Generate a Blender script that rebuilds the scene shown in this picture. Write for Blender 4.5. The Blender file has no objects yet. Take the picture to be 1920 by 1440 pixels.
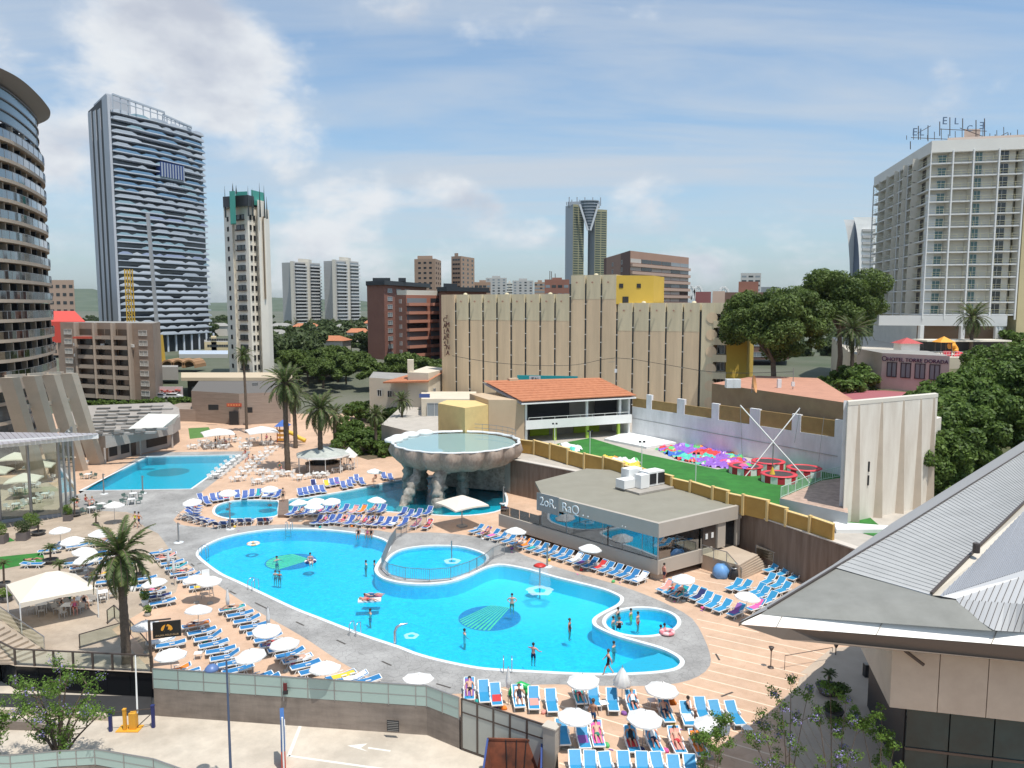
import bpy,math,random
import numpy as np
from mathutils import Vector,Matrix
from mathutils.geometry import tessellate_polygon
random.seed(7);RNG=np.random.default_rng(7)
S=bpy.context.scene;COL=S.collection
# camera
HAZE=.000035
F=1440.0;PITCH=math.atan(148/F);H=24.5
CP,SP=math.cos(PITCH),math.sin(PITCH)
cd=bpy.data.cameras.new('camera');cam=bpy.data.objects.new('camera',cd);COL.objects.link(cam)
cam.location=(0,0,H);cam.rotation_euler=(math.pi/2-PITCH,0,0)
cd.sensor_width=36;cd.lens=36*F/1920;cd.clip_end=30000;cd.clip_start=0.1
S.camera=cam
S.render.resolution_x,S.render.resolution_y=1024,768
S.render.engine='CYCLES';S.cycles.use_denoising=True
S.cycles.max_bounces=6;S.cycles.diffuse_bounces=3;S.cycles.glossy_bounces=3
S.cycles.transparent_max_bounces=12;S.cycles.transmission_bounces=4
S.cycles.caustics_reflective=False;S.cycles.caustics_refractive=False
S.view_settings.view_transform='Standard';S.view_settings.look='None'
S.view_settings.exposure=0.0;S.view_settings.gamma=1.0;S.view_settings.use_curve_mapping=False
def G(px,py,z=0.0):
 t=(py-720)/F
 tan=(SP+t*CP)/(CP-t*SP)
 Y=(H-z)/tan
 return Vector(((px-960)/F*(Y*CP+(H-z)*SP),Y,z))
def V(px,py,Y):
 t=(py-720)/F
 tan=(SP+t*CP)/(CP-t*SP)
 z=H-Y*tan
 return Vector(((px-960)/F*(Y*CP+(H-z)*SP),Y,z))
def X(px,Y,z=0.0):
 return (px-960)/F*(Y*CP+(H-z)*SP)
def Zof(py,Y):return V(960,py,Y).z
def dirpx(px,py):
 v=V(px,py,100.0)-Vector((0,0,H));return v.normalized()
# sun and sky
SUN_EL=math.radians(70);sv=Vector((0.62,-0.78,0)).normalized()
SUN=Vector((sv.x*math.cos(SUN_EL),sv.y*math.cos(SUN_EL),math.sin(SUN_EL)))
ld=bpy.data.lights.new('sun','SUN');ld.energy=4.6;ld.angle=math.radians(0.53);ld.color=(1.0,0.955,0.88)
lo=bpy.data.objects.new('sun',ld);COL.objects.link(lo);lo.rotation_euler=SUN.to_track_quat('Z','Y').to_euler()
W=bpy.data.worlds.new('World');S.world=W;W.use_nodes=True
def sky():
 nt=W.node_tree;N=nt.nodes;L=nt.links;N.clear()
 def nd(t,**k):
  n=N.new(t)
  for a,b in k.items():setattr(n,a,b)
  return n
 def val(s,v):
  if isinstance(v,(int,float,tuple,Vector)):s.default_value=v
  else:L.new(v,s)
 def M(op,a,b=0.0,c=None,clamp=False):
  n=nd('ShaderNodeMath',operation=op,use_clamp=clamp);val(n.inputs[0],a);val(n.inputs[1],b)
  if c is not None:val(n.inputs[2],c)
  return n.outputs[0]
 def VM(op,a,b=None):
  n=nd('ShaderNodeVectorMath',operation=op);val(n.inputs[0],a)
  if b is not None:val(n.inputs[1],b)
  return n
 def noise(v,sc,det=8,rough=0.55,dist=0.0):
  n=nd('ShaderNodeTexNoise');L.new(v,n.inputs['Vector']);n.inputs['Scale'].default_value=sc
  n.inputs['Detail'].default_value=det;n.inputs['Roughness'].default_value=rough;n.inputs['Distortion'].default_value=dist
  return n.outputs['Fac']
 def ramp(v,a,b):
  n=nd('ShaderNodeMapRange',interpolation_type='SMOOTHSTEP');val(n.inputs[0],v);n.inputs[1].default_value=a;n.inputs[2].default_value=b
  return n.outputs[0]
 tc=nd('ShaderNodeTexCoord').outputs['Generated']
 st=nd('ShaderNodeTexSky',sky_type='NISHITA',sun_disc=False,sun_elevation=SUN_EL,sun_rotation=math.atan2(SUN.x,SUN.y))
 st.air_density=1.0;st.dust_density=1.6;st.ozone_density=2.2;st.altitude=30
 sep=nd('ShaderNodeSeparateXYZ');L.new(tc,sep.inputs[0]);dz=sep.outputs[2]
 mp=nd('ShaderNodeMapping');mp.inputs['Scale'].default_value=(1.0,1.0,1.75);L.new(tc,mp.inputs[0])
 cn=noise(mp.outputs[0],7.0,10,0.56,0.15)
 cn2=noise(mp.outputs[0],2.1,3,0.5)
 mp2=nd('ShaderNodeMapping');mp2.inputs['Location'].default_value=(-.012,0.02,0.035);mp2.inputs['Scale'].default_value=(1.0,1.0,1.75);L.new(tc,mp2.inputs[0])
 cs=noise(mp2.outputs[0],7.0,6,0.56,0.15)
 bias=None
 for px,py,rad,amp in [(280,120,.15,.24),(90,150,.15,.13),(500,190,.11,.22),(200,20,.09,.10),(60,350,.10,.10),(400,60,.09,.12),(560,320,.09,.10),(660,385,.075,.17),(850,425,.09,.17),(760,310,.075,.12),(620,450,.13,.11),(970,420,.07,.16),(1300,470,.10,.07),(500,480,.12,.14),(1470,440,.05,.10),(1180,380,.05,.10),(-500,200,.35,.2),(2700,300,.3,.15),(1150,560,.3,.06),(1440,160,.2,-.06),(1000,300,.1,-.05)]:
  d=dirpx(px,py)
  dd=VM('DISTANCE',tc,tuple(d)).outputs['Value']
  g=M('MULTIPLY',ramp(dd,rad,rad*.15),amp)
  bias=g if bias is None else M('ADD',bias,g)
 low=M('MULTIPLY',ramp(dz,.30,.0),.06)
 den=M('ADD',M('ADD',M('ADD',cn,bias),M('MULTIPLY',M('SUBTRACT',cn2,.5),.35)),low)
 cum=ramp(den,.60,.84)
 zz=M('MAXIMUM',M('ADD',dz,.10),.03)
 pr=VM('DIVIDE',tc);cb=nd('ShaderNodeCombineXYZ')
 for i in range(3):L.new(zz,cb.inputs[i])
 L.new(cb.outputs[0],pr.inputs[1])
 mp3=nd('ShaderNodeMapping');mp3.inputs['Rotation'].default_value=(0,0,math.radians(52));mp3.inputs['Scale'].default_value=(.42,1.5,0);L.new(pr.outputs[0],mp3.inputs[0])
 ci=noise(mp3.outputs[0],1.0,9,.58,.5)
 mp4=nd('ShaderNodeMapping');mp4.inputs['Scale'].default_value=(.5,.5,0);L.new(pr.outputs[0],mp4.inputs[0])
 ci2=noise(mp4.outputs[0],.9,4,.5)
 cir=M('MULTIPLY',M('MULTIPLY',ramp(ci,.30,.66),ramp(ci2,.25,.55)),M('MULTIPLY',ramp(dz,-.01,.16),.70))
 veil=M('ADD',cir,M('MULTIPLY',ramp(dz,.36,.0),.36),clamp=True)
 blue=nd('ShaderNodeMix',data_type='RGBA');
 veilc=nd('ShaderNodeMix',data_type='RGBA');L.new(veil,veilc.inputs[0]);tn=nd('ShaderNodeMix',data_type='RGBA',blend_type='MULTIPLY');tn.inputs[0].default_value=1;L.new(st.outputs[0],tn.inputs[6]);tn.inputs[7].default_value=(1.04,1.27,1.33,1);L.new(tn.outputs[2],veilc.inputs[6]);veilc.inputs[7].default_value=(4.7,5.2,5.8,1)
 N.remove(blue)
 sh=ramp(M('SUBTRACT',M('ADD',cs,M('MULTIPLY',bias,.4)),.5),-.0,.34)
 cc=nd('ShaderNodeMix',data_type='RGBA');L.new(sh,cc.inputs[0]);cc.inputs[6].default_value=(6.6,6.8,7.0,1);cc.inputs[7].default_value=(4.2,4.5,5.2,1)
 mx=nd('ShaderNodeMix',data_type='RGBA');L.new(M('MULTIPLY',cum,.92),mx.inputs[0]);L.new(veilc.outputs[2],mx.inputs[6]);L.new(cc.outputs[2],mx.inputs[7])
 bg=nd('ShaderNodeBackground');L.new(mx.outputs[2],bg.inputs[0]);bg.inputs[1].default_value=0.128
 L.new(bg.outputs[0],nd('ShaderNodeOutputWorld').inputs[0])
sky()
# materials
MATS={}
def mat(name,col,rough=.8,var=.0,vs=1.0,bump=0.0,bs=20.0,metal=0.0,spec=.5,col2=None,alpha=None,streak=None,emis=None,sub=None):
 if name in MATS:return MATS[name]
 m=bpy.data.materials.new(name);m.use_nodes=True;nt=m.node_tree;N=nt.nodes;L=nt.links
 b=N['Principled BSDF'];b.inputs['Roughness'].default_value=rough;b.inputs['Metallic'].default_value=metal
 b.inputs['Specular IOR Level'].default_value=spec
 c=(*col,1);b.inputs['Base Color'].default_value=c
 if var or col2 or streak:
  tc=N.new('ShaderNodeTexCoord');n=N.new('ShaderNodeTexNoise');n.inputs['Scale'].default_value=vs;n.inputs['Detail'].default_value=8;n.inputs['Roughness'].default_value=.65
  if streak:
   mp=N.new('ShaderNodeMapping');mp.inputs['Scale'].default_value=streak;L.new(tc.outputs['Object'],mp.inputs[0]);L.new(mp.outputs[0],n.inputs['Vector'])
  else:L.new(tc.outputs['Object'],n.inputs['Vector'])
  r=N.new('ShaderNodeMapRange');r.inputs[1].default_value=.3;r.inputs[2].default_value=.7;L.new(n.outputs['Fac'],r.inputs[0])
  mx=N.new('ShaderNodeMix');mx.data_type='RGBA';L.new(r.outputs[0],mx.inputs[0])
  c2=col2 if col2 else tuple(v*(1-var)for v in col)
  mx.inputs[6].default_value=c if col2 else (*[min(1,v*(1+var*.5))for v in col],1);mx.inputs[7].default_value=(*c2,1)
  L.new(mx.outputs[2],b.inputs['Base Color'])
 if bump:
  tc=N.new('ShaderNodeTexCoord');n=N.new('ShaderNodeTexNoise');n.inputs['Scale'].default_value=bs;n.inputs['Detail'].default_value=6;L.new(tc.outputs['Object'],n.inputs['Vector'])
  bp=N.new('ShaderNodeBump');bp.inputs['Strength'].default_value=bump;bp.inputs['Distance'].default_value=.05;L.new(n.outputs['Fac'],bp.inputs['Height']);L.new(bp.outputs[0],b.inputs['Normal'])
 if alpha is not None:b.inputs['Alpha'].default_value=alpha
 MATS[name]=m;return m
def detail(m,cell=0,line=.03,dark=.7,stain=.25,ss=.25,streak=None):
 N=m.node_tree.nodes;L=m.node_tree.links;P=N['Principled BSDF'];bi=P.inputs['Base Color'];src=bi.links[0].from_socket if bi.links else None
 geo=N.new('ShaderNodeNewGeometry');f=None
 def mul(a,b):
  n=N.new('ShaderNodeMath');n.operation='MULTIPLY';L.new(a,n.inputs[0]);L.new(b,n.inputs[1]);return n.outputs[0]
 if cell:
  v=N.new('ShaderNodeTexVoronoi');v.feature='DISTANCE_TO_EDGE';v.inputs['Scale'].default_value=cell;L.new(geo.outputs['Position'],v.inputs['Vector'])
  r=N.new('ShaderNodeMapRange');r.inputs[1].default_value=0;r.inputs[2].default_value=line;r.inputs[3].default_value=dark;r.inputs[4].default_value=1;L.new(v.outputs['Distance'],r.inputs[0]);f=r.outputs[0]
 if stain:
  n=N.new('ShaderNodeTexNoise');n.inputs['Scale'].default_value=ss;n.inputs['Detail'].default_value=9;n.inputs['Roughness'].default_value=.7
  if streak:mp=N.new('ShaderNodeMapping');mp.inputs['Scale'].default_value=streak;L.new(geo.outputs['Position'],mp.inputs[0]);L.new(mp.outputs[0],n.inputs['Vector'])
  else:L.new(geo.outputs['Position'],n.inputs['Vector'])
  r=N.new('ShaderNodeMapRange');r.inputs[1].default_value=.38;r.inputs[2].default_value=.62;r.inputs[3].default_value=1-stain;r.inputs[4].default_value=1.06;L.new(n.outputs['Fac'],r.inputs[0]);f=mul(f,r.outputs[0])if f else r.outputs[0]
 mx=N.new('ShaderNodeMix');mx.data_type='RGBA';mx.blend_type='MULTIPLY';mx.inputs[0].default_value=1
 if src:L.new(src,mx.inputs[6])
 else:mx.inputs[6].default_value=bi.default_value[:]
 L.new(f,mx.inputs[7]);L.new(mx.outputs[2],bi);return m
def nodes_of(m):return m.node_tree.nodes,m.node_tree.links,m.node_tree.nodes['Principled BSDF']
def glassmat(name,tint,trans=.6,rough=.03):
 if name in MATS:return MATS[name]
 m=bpy.data.materials.new(name);m.use_nodes=True;N=m.node_tree.nodes;L=m.node_tree.links;N.clear()
 o=N.new('ShaderNodeOutputMaterial');t=N.new('ShaderNodeBsdfTransparent');t.inputs[0].default_value=(*tint,1)
 g=N.new('ShaderNodeBsdfGlossy');g.inputs['Roughness'].default_value=rough;g.inputs[0].default_value=(.8,.85,.9,1)
 fr=N.new('ShaderNodeFresnel');fr.inputs[0].default_value=1.5
 a=N.new('ShaderNodeMath');a.operation='ADD';a.use_clamp=True;L.new(fr.outputs[0],a.inputs[0]);a.inputs[1].default_value=1-trans-.04
 mx=N.new('ShaderNodeMixShader');L.new(a.outputs[0],mx.inputs[0]);L.new(t.outputs[0],mx.inputs[1]);L.new(g.outputs[0],mx.inputs[2]);L.new(mx.outputs[0],o.inputs[0])
 MATS[name]=m;return m
def leafmat(name,a,b,vs=.6,c=None):
 if name in MATS:return MATS[name]
 m=bpy.data.materials.new(name);m.use_nodes=True;N=m.node_tree.nodes;L=m.node_tree.links;N.clear()
 o=N.new('ShaderNodeOutputMaterial');geo=N.new('ShaderNodeNewGeometry')
 n=N.new('ShaderNodeTexNoise');n.inputs['Scale'].default_value=vs;n.inputs['Detail'].default_value=3;L.new(geo.outputs['Position'],n.inputs['Vector'])
 ad=N.new('ShaderNodeMath');ad.operation='MULTIPLY_ADD';L.new(geo.outputs['Random Per Island'],ad.inputs[0]);ad.inputs[1].default_value=.6
 sb=N.new('ShaderNodeMath');sb.operation='SUBTRACT';L.new(n.outputs['Fac'],sb.inputs[0]);sb.inputs[1].default_value=.3;L.new(sb.outputs[0],ad.inputs[2])
 cr=N.new('ShaderNodeValToRGB');cr.color_ramp.elements[0].color=(*a,1);cr.color_ramp.elements[1].color=(*b,1);cr.color_ramp.elements[1].position=.85
 if c:e=cr.color_ramp.elements.new(1.0);e.color=(*c,1)
 L.new(ad.outputs[0],cr.inputs[0])
 d=N.new('ShaderNodeBsdfPrincipled');d.inputs['Roughness'].default_value=.55;d.inputs['Specular IOR Level'].default_value=.3;L.new(cr.outputs[0],d.inputs['Base Color'])
 tr=N.new('ShaderNodeBsdfTranslucent');L.new(cr.outputs[0],tr.inputs[0])
 mx=N.new('ShaderNodeMixShader');mx.inputs[0].default_value=.35;L.new(d.outputs[0],mx.inputs[1]);L.new(tr.outputs[0],mx.inputs[2]);L.new(mx.outputs[0],o.inputs[0])
 MATS[name]=m;return m
# mesh builder
class MB:
 def __init__(s):s.v=[];s.f=[];s.m=[];s.sm=[]
 def add(s,vs,fs,mi=0,smooth=False):
  o=len(s.v);s.v+=[tuple(v)for v in vs];s.f+=[tuple(i+o for i in f)for f in fs];s.m+=[mi]*len(fs);s.sm+=[smooth]*len(fs);return s
 def quad(s,a,b,c,d,mi=0):return s.add([a,b,c,d],[(0,1,2,3)],mi)
 def poly(s,pts,mi=0):return s.add(pts,[tuple(range(len(pts)))],mi)
 def prism(s,pts,z0,z1,mi=0,top=None,bottom=True):
  n=len(pts);P=[(p[0],p[1])for p in pts]
  ar=sum(P[i][0]*P[(i+1)%n][1]-P[(i+1)%n][0]*P[i][1]for i in range(n))
  if ar<0:P=P[::-1]
  z0f=z0 if callable(z0)else (lambda x,y:z0);z1f=z1 if callable(z1)else (lambda x,y:z1)
  vs=[(x,y,z0f(x,y))for x,y in P]+[(x,y,z1f(x,y))for x,y in P]
  fs=[(i,(i+1)%n,(i+1)%n+n,i+n)for i in range(n)]
  s.add(vs,fs,mi)
  s.flat([vs[i+n]for i in range(n)],mi if top is None else top)
  if bottom:s.flat([vs[i]for i in range(n)][::-1],mi)
  return s
 def flat(s,pts,mi=0,holes=()):
  loops=[[Vector(p)for p in pts]]+[[Vector(p)for p in h]for h in holes]
  tr=tessellate_polygon(loops);al=[p for l in loops for p in l]
  fs=[]
  for a,b,c in tr:
   nz=(al[b]-al[a]).cross(al[c]-al[a]).z
   fs.append((a,b,c)if nz>=0 else (a,c,b))
  return s.add(al,fs,mi)
 def box(s,c,size,rz=0.0,mi=0,M=None):
  x,y,z=size[0]/2,size[1]/2,size[2]/2;cs,sn=math.cos(rz),math.sin(rz)
  vs=[]
  for dz in (-z,z):
   for dx,dy in ((-x,-y),(x,-y),(x,y),(-x,y)):
    p=(c[0]+dx*cs-dy*sn,c[1]+dx*sn+dy*cs,c[2]+dz);vs.append(p if M is None else tuple(M@Vector(p)))
  return s.add(vs,[(3,2,1,0),(4,5,6,7),(0,1,5,4),(1,2,6,5),(2,3,7,6),(3,0,4,7)],mi)
 def bar(s,a,b,w,h=None,mi=0):
  h=h or w;a=Vector(a);b=Vector(b);d=(b-a)
  if d.length<1e-6:return s
  d.normalize();up=Vector((0,0,1))if abs(d.z)<.95 else Vector((1,0,0));r=d.cross(up).normalized()*w/2;u=r.cross(d).normalized()*h/2
  return s.add([a-r-u,a+r-u,a+r+u,a-r+u,b-r-u,b+r-u,b+r+u,b-r+u],[(0,1,2,3),(7,6,5,4),(4,5,1,0),(5,6,2,1),(6,7,3,2),(7,4,0,3)],mi)
 def cyl(s,a,b,r0,r1=None,n=8,mi=0,smooth=True,cap=True):
  r1=r0 if r1 is None else r1;a=Vector(a);b=Vector(b);d=(b-a).normalized()
  up=Vector((0,0,1))if abs(d.z)<.95 else Vector((1,0,0));x=d.cross(up).normalized();y=d.cross(x).normalized()
  vs=[]
  for c,r in ((a,r0),(b,r1)):
   for i in range(n):
    t=2*math.pi*i/n;vs.append(c+x*(r*math.cos(t))+y*(r*math.sin(t)))
  s.add(vs,[(i,i+n,(i+1)%n+n,(i+1)%n)for i in range(n)],mi,smooth)
  if cap:s.add([vs[i]for i in range(n)],[tuple(range(n))],mi);s.add([vs[i+n]for i in range(n)],[tuple(range(n))[::-1]],mi)
  return s
 def tube(s,pts,rs,n=7,mi=0,cap=True):
  pts=[Vector(p)for p in pts]
  if not hasattr(rs,'__len__'):rs=[rs]*len(pts)
  vs=[];x=None
  for k,p in enumerate(pts):
   d=(pts[min(k+1,len(pts)-1)]-pts[max(k-1,0)]).normalized()
   if x is None:x=d.cross(Vector((0,0,1))if abs(d.z)<.95 else Vector((1,0,0))).normalized()
   else:x=(x-d*x.dot(d)).normalized()
   y=d.cross(x)
   for i in range(n):
    t=2*math.pi*i/n;vs.append(p+x*(rs[k]*math.cos(t))+y*(rs[k]*math.sin(t)))
  fs=[(k*n+i,k*n+(i+1)%n,(k+1)*n+(i+1)%n,(k+1)*n+i)for k in range(len(pts)-1)for i in range(n)]
  s.add(vs,fs,mi,True)
  if cap:s.add(vs[:n],[tuple(range(n))[::-1]],mi);s.add(vs[-n:],[tuple(range(n))],mi)
  return s
 def lathe(s,prof,c=(0,0,0),n=12,mi=0,smooth=True,fr=None):
  vs=[]
  for r,z in prof:
   for i in range(n):
    t=2*math.pi*i/n;q=r*(fr(t,z)if fr else 1);vs.append((c[0]+q*math.cos(t),c[1]+q*math.sin(t),c[2]+z))
  s.add(vs,[(k*n+i,k*n+(i+1)%n,(k+1)*n+(i+1)%n,(k+1)*n+i)for k in range(len(prof)-1)for i in range(n)],mi,smooth);return s
 def mesh(s,name,mats):
  me=bpy.data.meshes.new(name);me.from_pydata(s.v,[],s.f)
  for m in (mats if isinstance(mats,(list,tuple))else [mats]):me.materials.append(m)
  me.polygons.foreach_set('material_index',s.m);me.polygons.foreach_set('use_smooth',s.sm);me.update();return me
 def obj(s,name,mats,parent=None,**pr):return link(name,s.mesh(name,mats),parent,**pr)
def link(name,data,parent=None,loc=None,rz=None,**pr):
 o=bpy.data.objects.new(name,data);COL.objects.link(o)
 if parent is not None:o.parent=parent
 if loc is not None:o.location=loc
 if rz is not None:o.rotation_euler=(0,0,rz)
 for k,v in pr.items():o[k]=v
 return o
def thing(name,label,cat,loc=(0,0,0),rz=0.0,group=None):
 o=link(name,None,None,loc,rz,label=label,category=cat)
 o.empty_display_size=.1
 if group:o['group']=group
 return o
def struct(name,mb,mats,**pr):return mb.obj(name,mats,kind='structure',**pr)
def kids(o):return CH.get(o.name,[])
CH={}
def proto(root,parts):
 """parts: list of (object, [subs])"""
 CH[root.name]=parts;return root
def dup(root,loc,rz,label,group=None,cat=None,scale=None,swap=None):
 r=root.copy();COL.objects.link(r);r.location=loc;r.rotation_euler=(0,0,rz);r['label']=label
 if cat:r['category']=cat
 if scale:r.scale=(scale,)*3 if not hasattr(scale,'__len__')else scale
 if group:r['group']=group
 for p,subs in CH[root.name]:
  c=p.copy();COL.objects.link(c);c.parent=r
  if swap and p.name.split('.')[0]in swap:c.data=swap[p.name.split('.')[0]]
  for q in subs:d=q.copy();COL.objects.link(d);d.parent=c
 return r
ORD=['first','second','third','fourth','fifth','sixth','seventh','eighth','ninth','tenth','eleventh','twelfth','thirteenth','fourteenth','fifteenth','sixteenth','seventeenth','eighteenth','nineteenth','twentieth','twenty-first','twenty-second','twenty-third','twenty-fourth','twenty-fifth','twenty-sixth','twenty-seventh','twenty-eighth','twenty-ninth','thirtieth']
def smooth_loop(pts,per=4,closed=True):
 n=len(pts);out=[]
 R=range(n)if closed else range(n-1)
 for i in R:
  p=[Vector(pts[(i+k)%n]if closed else pts[min(max(i+k,0),n-1)])for k in (-1,0,1,2)]
  for j in range(per):
   t=j/per
   out.append(.5*((2*p[1])+(p[2]-p[0])*t+(2*p[0]-5*p[1]+4*p[2]-p[3])*t*t+(3*p[1]-p[0]-3*p[2]+p[3])*t**3))
 if not closed:out.append(Vector(pts[-1]))
 return out
def offset(loop,d):
 """offset a closed loop outward by d (2D)"""
 n=len(loop);ar=sum(loop[i].x*loop[(i+1)%n].y-loop[(i+1)%n].x*loop[i].y for i in range(n));sg=1 if ar>0 else -1
 out=[]
 for i in range(n):
  t=(loop[(i+1)%n]-loop[i-1]);t.z=0
  if t.length<1e-6:t=Vector((1,0,0))
  t.normalize();nrm=Vector((t.y,-t.x,0))*sg
  out.append(loop[i]+nrm*d)
 return out
def flip_text(txt,size,m,name,parent,M,ext=.03,mirror=False,align='CENTER',spacing=1.0):
 cu=bpy.data.curves.new(name,'FONT');cu.body=txt;cu.size=size;cu.extrude=ext;cu.align_x=align;cu.space_character=spacing
 to=bpy.data.objects.new(name,cu);COL.objects.link(to)
 bpy.context.view_layer.update();dg=bpy.context.evaluated_depsgraph_get()
 me=bpy.data.meshes.new_from_object(to.evaluated_get(dg));bpy.data.objects.remove(to);bpy.data.curves.remove(cu)
 me.materials.clear();me.materials.append(m)
 if mirror:me.transform(Matrix.Scale(-1,4,(1,0,0)))
 me.transform(M)
 return link(name,me,parent)
def face_M(origin,right,up=(0,0,1)):
 r=Vector(right).normalized();u=Vector(up).normalized();n=r.cross(u)
 return Matrix(((r.x,u.x,n.x,origin[0]),(r.y,u.y,n.y,origin[1]),(r.z,u.z,n.z,origin[2]),(0,0,0,1)))
# SETTING
m_deck=mat('orange_paving',(.60,.415,.295),.85,.10,1.3,.12,9,col2=(.53,.35,.235))
m_grey=mat('grey_paving',(.40,.39,.375),.8,.2,.35,.25,6,col2=(.30,.292,.28))
m_beige=mat('beige_paving',(.46,.375,.29),.85,.1,.5,col2=(.36,.285,.215))
m_white=mat('white_paint',(.78,.78,.76),.6,.06,.6)
m_cop=mat('white_coping',(.72,.74,.74),.5,.12,2)
m_conc=mat('concrete',(.36,.33,.29),.85,.18,.5)
m_stain=mat('stained_wall',(.25,.19,.15),.85,col2=(.13,.09,.065),vs=1.4,streak=(1.2,1.2,.12),var=.1)
m_ochre=mat('ochre_wall',(.48,.29,.075),.85,.12,.8,col2=(.40,.23,.055))
m_ochre_l=mat('light_ochre',(.68,.50,.22),.8,.1,1)
m_turf=mat('artificial_turf',(.035,.20,.028),.9,.25,.8,.3,60,col2=(.022,.145,.02))
m_dark=mat('dark_interior',(.02,.02,.022),.6)
m_metal=mat('grey_metal',(.35,.35,.35),.4,metal=.7)
m_rail=mat('bronze_rail',(.10,.08,.07),.45,metal=.4)
m_frost=mat('frosted_glass',(.36,.47,.43),.18,.08,.4,spec=.6)
m_wallgrey=mat('weathered_wall',(.30,.25,.21),.85,col2=(.19,.155,.13),vs=1.2,streak=(.35,.35,1.6),var=.1)
m_glass=glassmat('clear_glass',(.82,.93,.90),.86)
m_tint=glassmat('tinted_glass',(.35,.50,.55),.72)
detail(m_deck,1.1,.02,.88,.13,.18);detail(m_grey,2.2,.05,.72,.26,.22);detail(m_beige,.9,.02,.86,.16,.3);detail(m_wallgrey,0,0,0,.22,.5,(1,1,.3));detail(m_turf,0,0,0,.2,.35)
m_dkglass=mat('dark_glass',(.012,.013,.015),.12,spec=.35)
m_steel=mat('stainless_steel',(.55,.56,.57),.25,metal=.9)
g=MB();g.flat([(-600,-50,-2.3),(600,-50,-2.3),(600,200,-2.3),(-600,200,-2.3)]);struct('ground',g,mat('earth',(.14,.12,.09),.95,.3,.05))
m_town=mat('town_ground',(.16,.15,.12),.95,vs=.012,col2=(.05,.075,.035),var=.1)
t=MB();pts=[]
def ty(Y):return -.12+4.0*min(1,max(0,(Y-178)/60))if Y<1500 else 3.9
ys=[172,178,200,238,400,900,2000,5000,12000]
for i in range(len(ys)-1):
 a,b=ys[i],ys[i+1];t.quad((-9000,a,ty(a)),(9000,a,ty(a)),(9000,b,ty(b)),(-9000,b,ty(b)))
struct('town_ground',t,m_town)
PX=lambda L,z=0.0:[G(a,b,z)for a,b in L]
main_px=[(374,1042),(379,1030),(394,1020),(423,1008),(465,999),(517,993),(569,992),(632,996),(684,1003),(711,1010),(727,1019),(726,1030),(717,1043),(706,1058),(702,1070),(711,1082),(732,1090),(763,1095),(805,1096),(847,1091),(878,1081),(905,1068),(922,1062),(944,1060),(992,1069),(1040,1083),(1089,1095),(1131,1106),(1155,1116),(1163,1123),(1156,1134),(1131,1147),(1114,1158),(1110,1167),(1118,1177),(1152,1192),(1193,1204),(1235,1216),(1262,1228),(1275,1240),(1268,1251),(1247,1257),(1205,1261),(1142,1263),(1080,1262),(1000,1258),(926,1254),(884,1249),(822,1236),(780,1224),(749,1212),(680,1189),(600,1158),(554,1140),(492,1111),(450,1091),(419,1077),(394,1060)]
kid_px=[(722,1064),(729,1049),(742,1037),(763,1029),(805,1024),(857,1025),(888,1032),(907,1040),(912,1048),(906,1057),(888,1068),(867,1079),(845,1085),(805,1088),(763,1086),(738,1080),(726,1072)]
jac_px=[(1203+67*math.cos(a),1166.5-26*math.sin(a))for a in [i*math.pi/9 for i in range(18)]]
small_px=[(403,958),(408,949),(422,943),(445,939),(475,938),(505,939),(521,941),(520,955),(519,966),(500,970),(465,973),(430,972),(408,966)]
lag_px=[(543,938),(575,934),(610,928),(650,921),(700,911),(745,902),(790,895),(860,895),(925,905),(945,925),(948,945),(935,957),(900,964),(850,967),(800,964),(740,960),(690,958),(640,956),(590,957),(543,960)]
rect_px=[(153,920),(278,856),(447,853),(357,917)]
pools={}
for nm,px,sm,dep,cop in [('main',main_px,3,1.35,.32),('kids',kid_px,3,.45,.28),('hot_tub',jac_px,2,.95,.3),('small',small_px,3,.8,.3),('lagoon',lag_px,3,1.2,.3),('lap',rect_px,0,1.3,.35)]:
 L=PX(px)
 if sm:L=smooth_loop(L,sm)
 pools[nm]=(L,offset(L,cop),dep)
def reverse_if(h):return h
deck_px=[G(288,1292),G(780,1325),G(800,1326),G(861,1350),G(1021,1402),G(1046,1412),Vector((1.9,24,0)),Vector((140,24,0)),Vector((140,172.5,0)),Vector((-190,172.5,0)),Vector((-190,52,0)),Vector((-60,52,0)),G(0,1232),G(29,1247),G(288,1260)]
EPS=0.001
def sheet(name,outer,holes,z,m,**k):
 b=MB();b.flat([(p[0],p[1],z)for p in outer],0,[[(q[0],q[1],z)for q in h]for h in holes]);return struct(name,b,m,**k)
sheet('pool_deck',deck_px,[o for _,o,_ in pools.values()],0.0,m_deck)
grey_main=smooth_loop(PX([(296,1000),(262,980),(300,952),(330,925),(352,926),(390,938),(352,950),(325,975),(345,985),(380,988),(420,989),(470,986),(540,983),(600,985),(660,989),(712,995),(745,1000),(800,998),(860,1002),(915,1010),(950,1024),(985,1042),(1040,1062),(1100,1080),(1160,1097),(1215,1117),(1262,1138),(1298,1160),(1318,1192),(1331,1225),(1331,1248),(1310,1268),(1270,1281),(1215,1286),(1130,1286),(1040,1283),(950,1287),(880,1300),(800,1300),(740,1290),(690,1268),(640,1242),(585,1205),(540,1178),(490,1150),(450,1125),(410,1098),(375,1075),(345,1052),(318,1030)]),2)
sheet('grey_paving',grey_main,[pools['main'][1],pools['kids'][1],pools['hot_tub'][1]],.004,m_grey)
gl=PX([(118,935),(150,925),(268,852),(290,848),(470,846),(465,856),(400,905),(330,960),(262,985),(255,965),(236,960),(190,958),(150,952)])
sheet('grey_paving',gl,[pools['lap'][1]],.005,m_grey)
bz=PX([(-120,880),(90,905),(150,940),(255,965),(300,1003),(345,1055),(330,1110),(210,1180),(288,1262),(29,1249),(-120,1210)])
sheet('terrace_paving',bz,[],.003,m_beige)
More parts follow.
